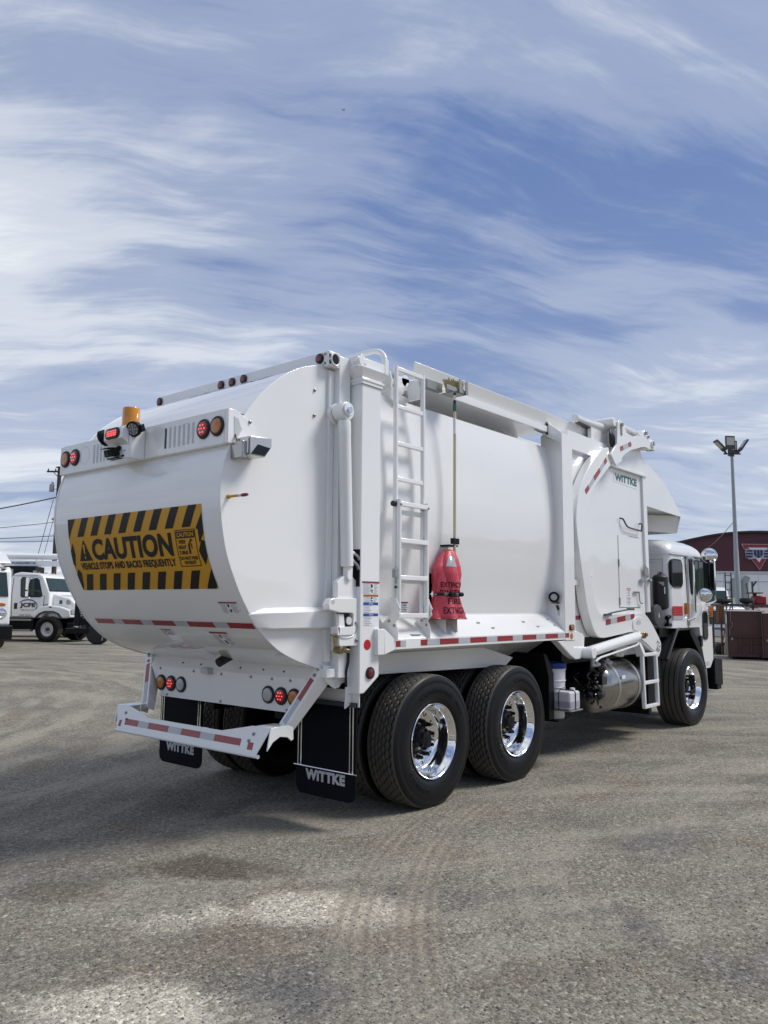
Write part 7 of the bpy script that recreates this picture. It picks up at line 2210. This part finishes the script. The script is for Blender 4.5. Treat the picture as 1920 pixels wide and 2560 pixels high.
for z in (2.34, 2.02, 1.75, 1.2, 0.5):
    MB().bar((-0.21, 0, z), (0.21, 0, z), 0.035, 0.035, (0, 0, 1)).build('crossbar', 'red_frame', hc)
MB().bar((-0.10, 0, 1.5), (0.0, 0, 1.75), 0.02, 0.02, (0, 1, 0)).bar((0.10, 0, 1.5), (0.0, 0, 1.75), 0.02, 0.02, (0, 1, 0)).build('brace', 'red_frame', hc)


def dumpster(loc, rz, w, d, h, label, lidslope=0.0):
    t_ = thing('dumpster', label, 'dumpster', loc, rz, 'brown steel dumpsters at the right edge')
    # local: u along the front, v going back, front face at v=0
    low = [(0.0, 0.10), (0.0, h * 0.47), (d, h * 0.47), (d, 0.30), (d - 0.18, 0.10)]
    MB().prism([(v, z) for v, z in low], 'x', 0.0, w).build('lower_bin', 'dumpster_brown', t_, bevel=0.03)
    MB().box(0.015, w - 0.015, 0.02, d - 0.1, h * 0.47, h - 0.02).build('upper_bin', 'dumpster_brown', t_, bevel=0.015)
    MB().box(-0.015, w + 0.015, -0.05, 0.02, h * 0.455, h * 0.485).box(-0.015, w + 0.015, -0.06, 0.0, 0.08, 0.16).build('rim', 'dumpster_brown', t_, bevel=0.008)
    for u in (0.32, 0.32 + (w - 0.4) * 0.45, w - 0.06):
        MB().box(u, u + 0.05, -0.055, 0.0, 0.16, h * 0.455).build('rib', 'dumpster_brown', t_, bevel=0.006)
    MB().box(0.32, w, -0.04, 0.0, h * 0.32, h * 0.35).build('rib', 'dumpster_brown', t_, bevel=0.006)
    MB().hexa([(0.0, 0.0, h - 0.02), (w, 0.0, h - 0.02), (w, d - 0.1, h + lidslope), (0.0, d - 0.1, h + lidslope), (0.0, 0.0, h), (w, 0.0, h), (w, d - 0.1, h + lidslope + 0.03), (0.0, d - 0.1, h + lidslope + 0.03)]).build('lid', 'dumpster_lid', t_, bevel=0.01)
    MB().box(-0.012, -0.002, 0.02, d - 0.1, h * 0.485, h - 0.03).build('side_plate', 'dumpster_grey', t_)
    MB().prism([(v, z) for v, z in low], 'x', -0.012, -0.002).build('side_plate', 'dumpster_grey', t_)
    for u in (0.1, w - 0.25):
        MB().box(u, u + 0.12, 0.1, d - 0.2, 0.0, 0.10).build('skid', 'black_paint', t_)
    MB().box(0.09, 0.15, -0.012, 0.0, h * 0.395, h * 0.445).build('tag_plate', 'galvanised', t_)
    return t_


FA = math.atan2(-0.944, 0.33)
d1_ = dumpster((21.35, 2.93, 0), FA, 1.10, 1.7, 1.52, 'brown dumpster with grey side and hanging cord, left of the pair', 0.0)
MB().tube(spline([(0.10, -0.012, 1.49), (0.10, -0.02, 1.20), (0.15, -0.02, 1.08), (0.08, -0.02, 0.98), (0.05, -0.02, 0.85), (0.07, -0.06, 0.76)], 5), 0.008, 6).build('cord', 'dumpster_lid', d1_)
MB().box(-0.016, -0.011, 0.15, 0.75, 1.12, 1.40).build('notice', 'white_decal', d1_)
dumpster((21.42, 1.90, 0), FA, 1.3, 1.7, 1.46, 'brown dumpster with sloping pale lid at the right edge', 0.14)

# ------------------------------------------------------------------ small airplane high in the sky
ap = thing('airplane', 'tiny airplane high in the cloudy sky', 'airplane', (1217.0, 1153.7, 1116.4), radians(-20))
MB().rev((-4, 0, 0), (1, 0, 0), [(0.2, 0), (0.5, 1.5), (0.6, 4), (0.5, 7), (0.1, 8.5)], 10).build('fuselage', 'dark_grey', ap)
MB().box(-0.2, 1.2, -5, 5, 0.3, 0.5).build('wing', 'dark_grey', ap)
MB().box(-4, -3.2, -1.6, 1.6, 0.1, 0.25).box(-4, -3.2, -0.08, 0.08, 0.2, 1.6).build('tail', 'dark_grey', ap)
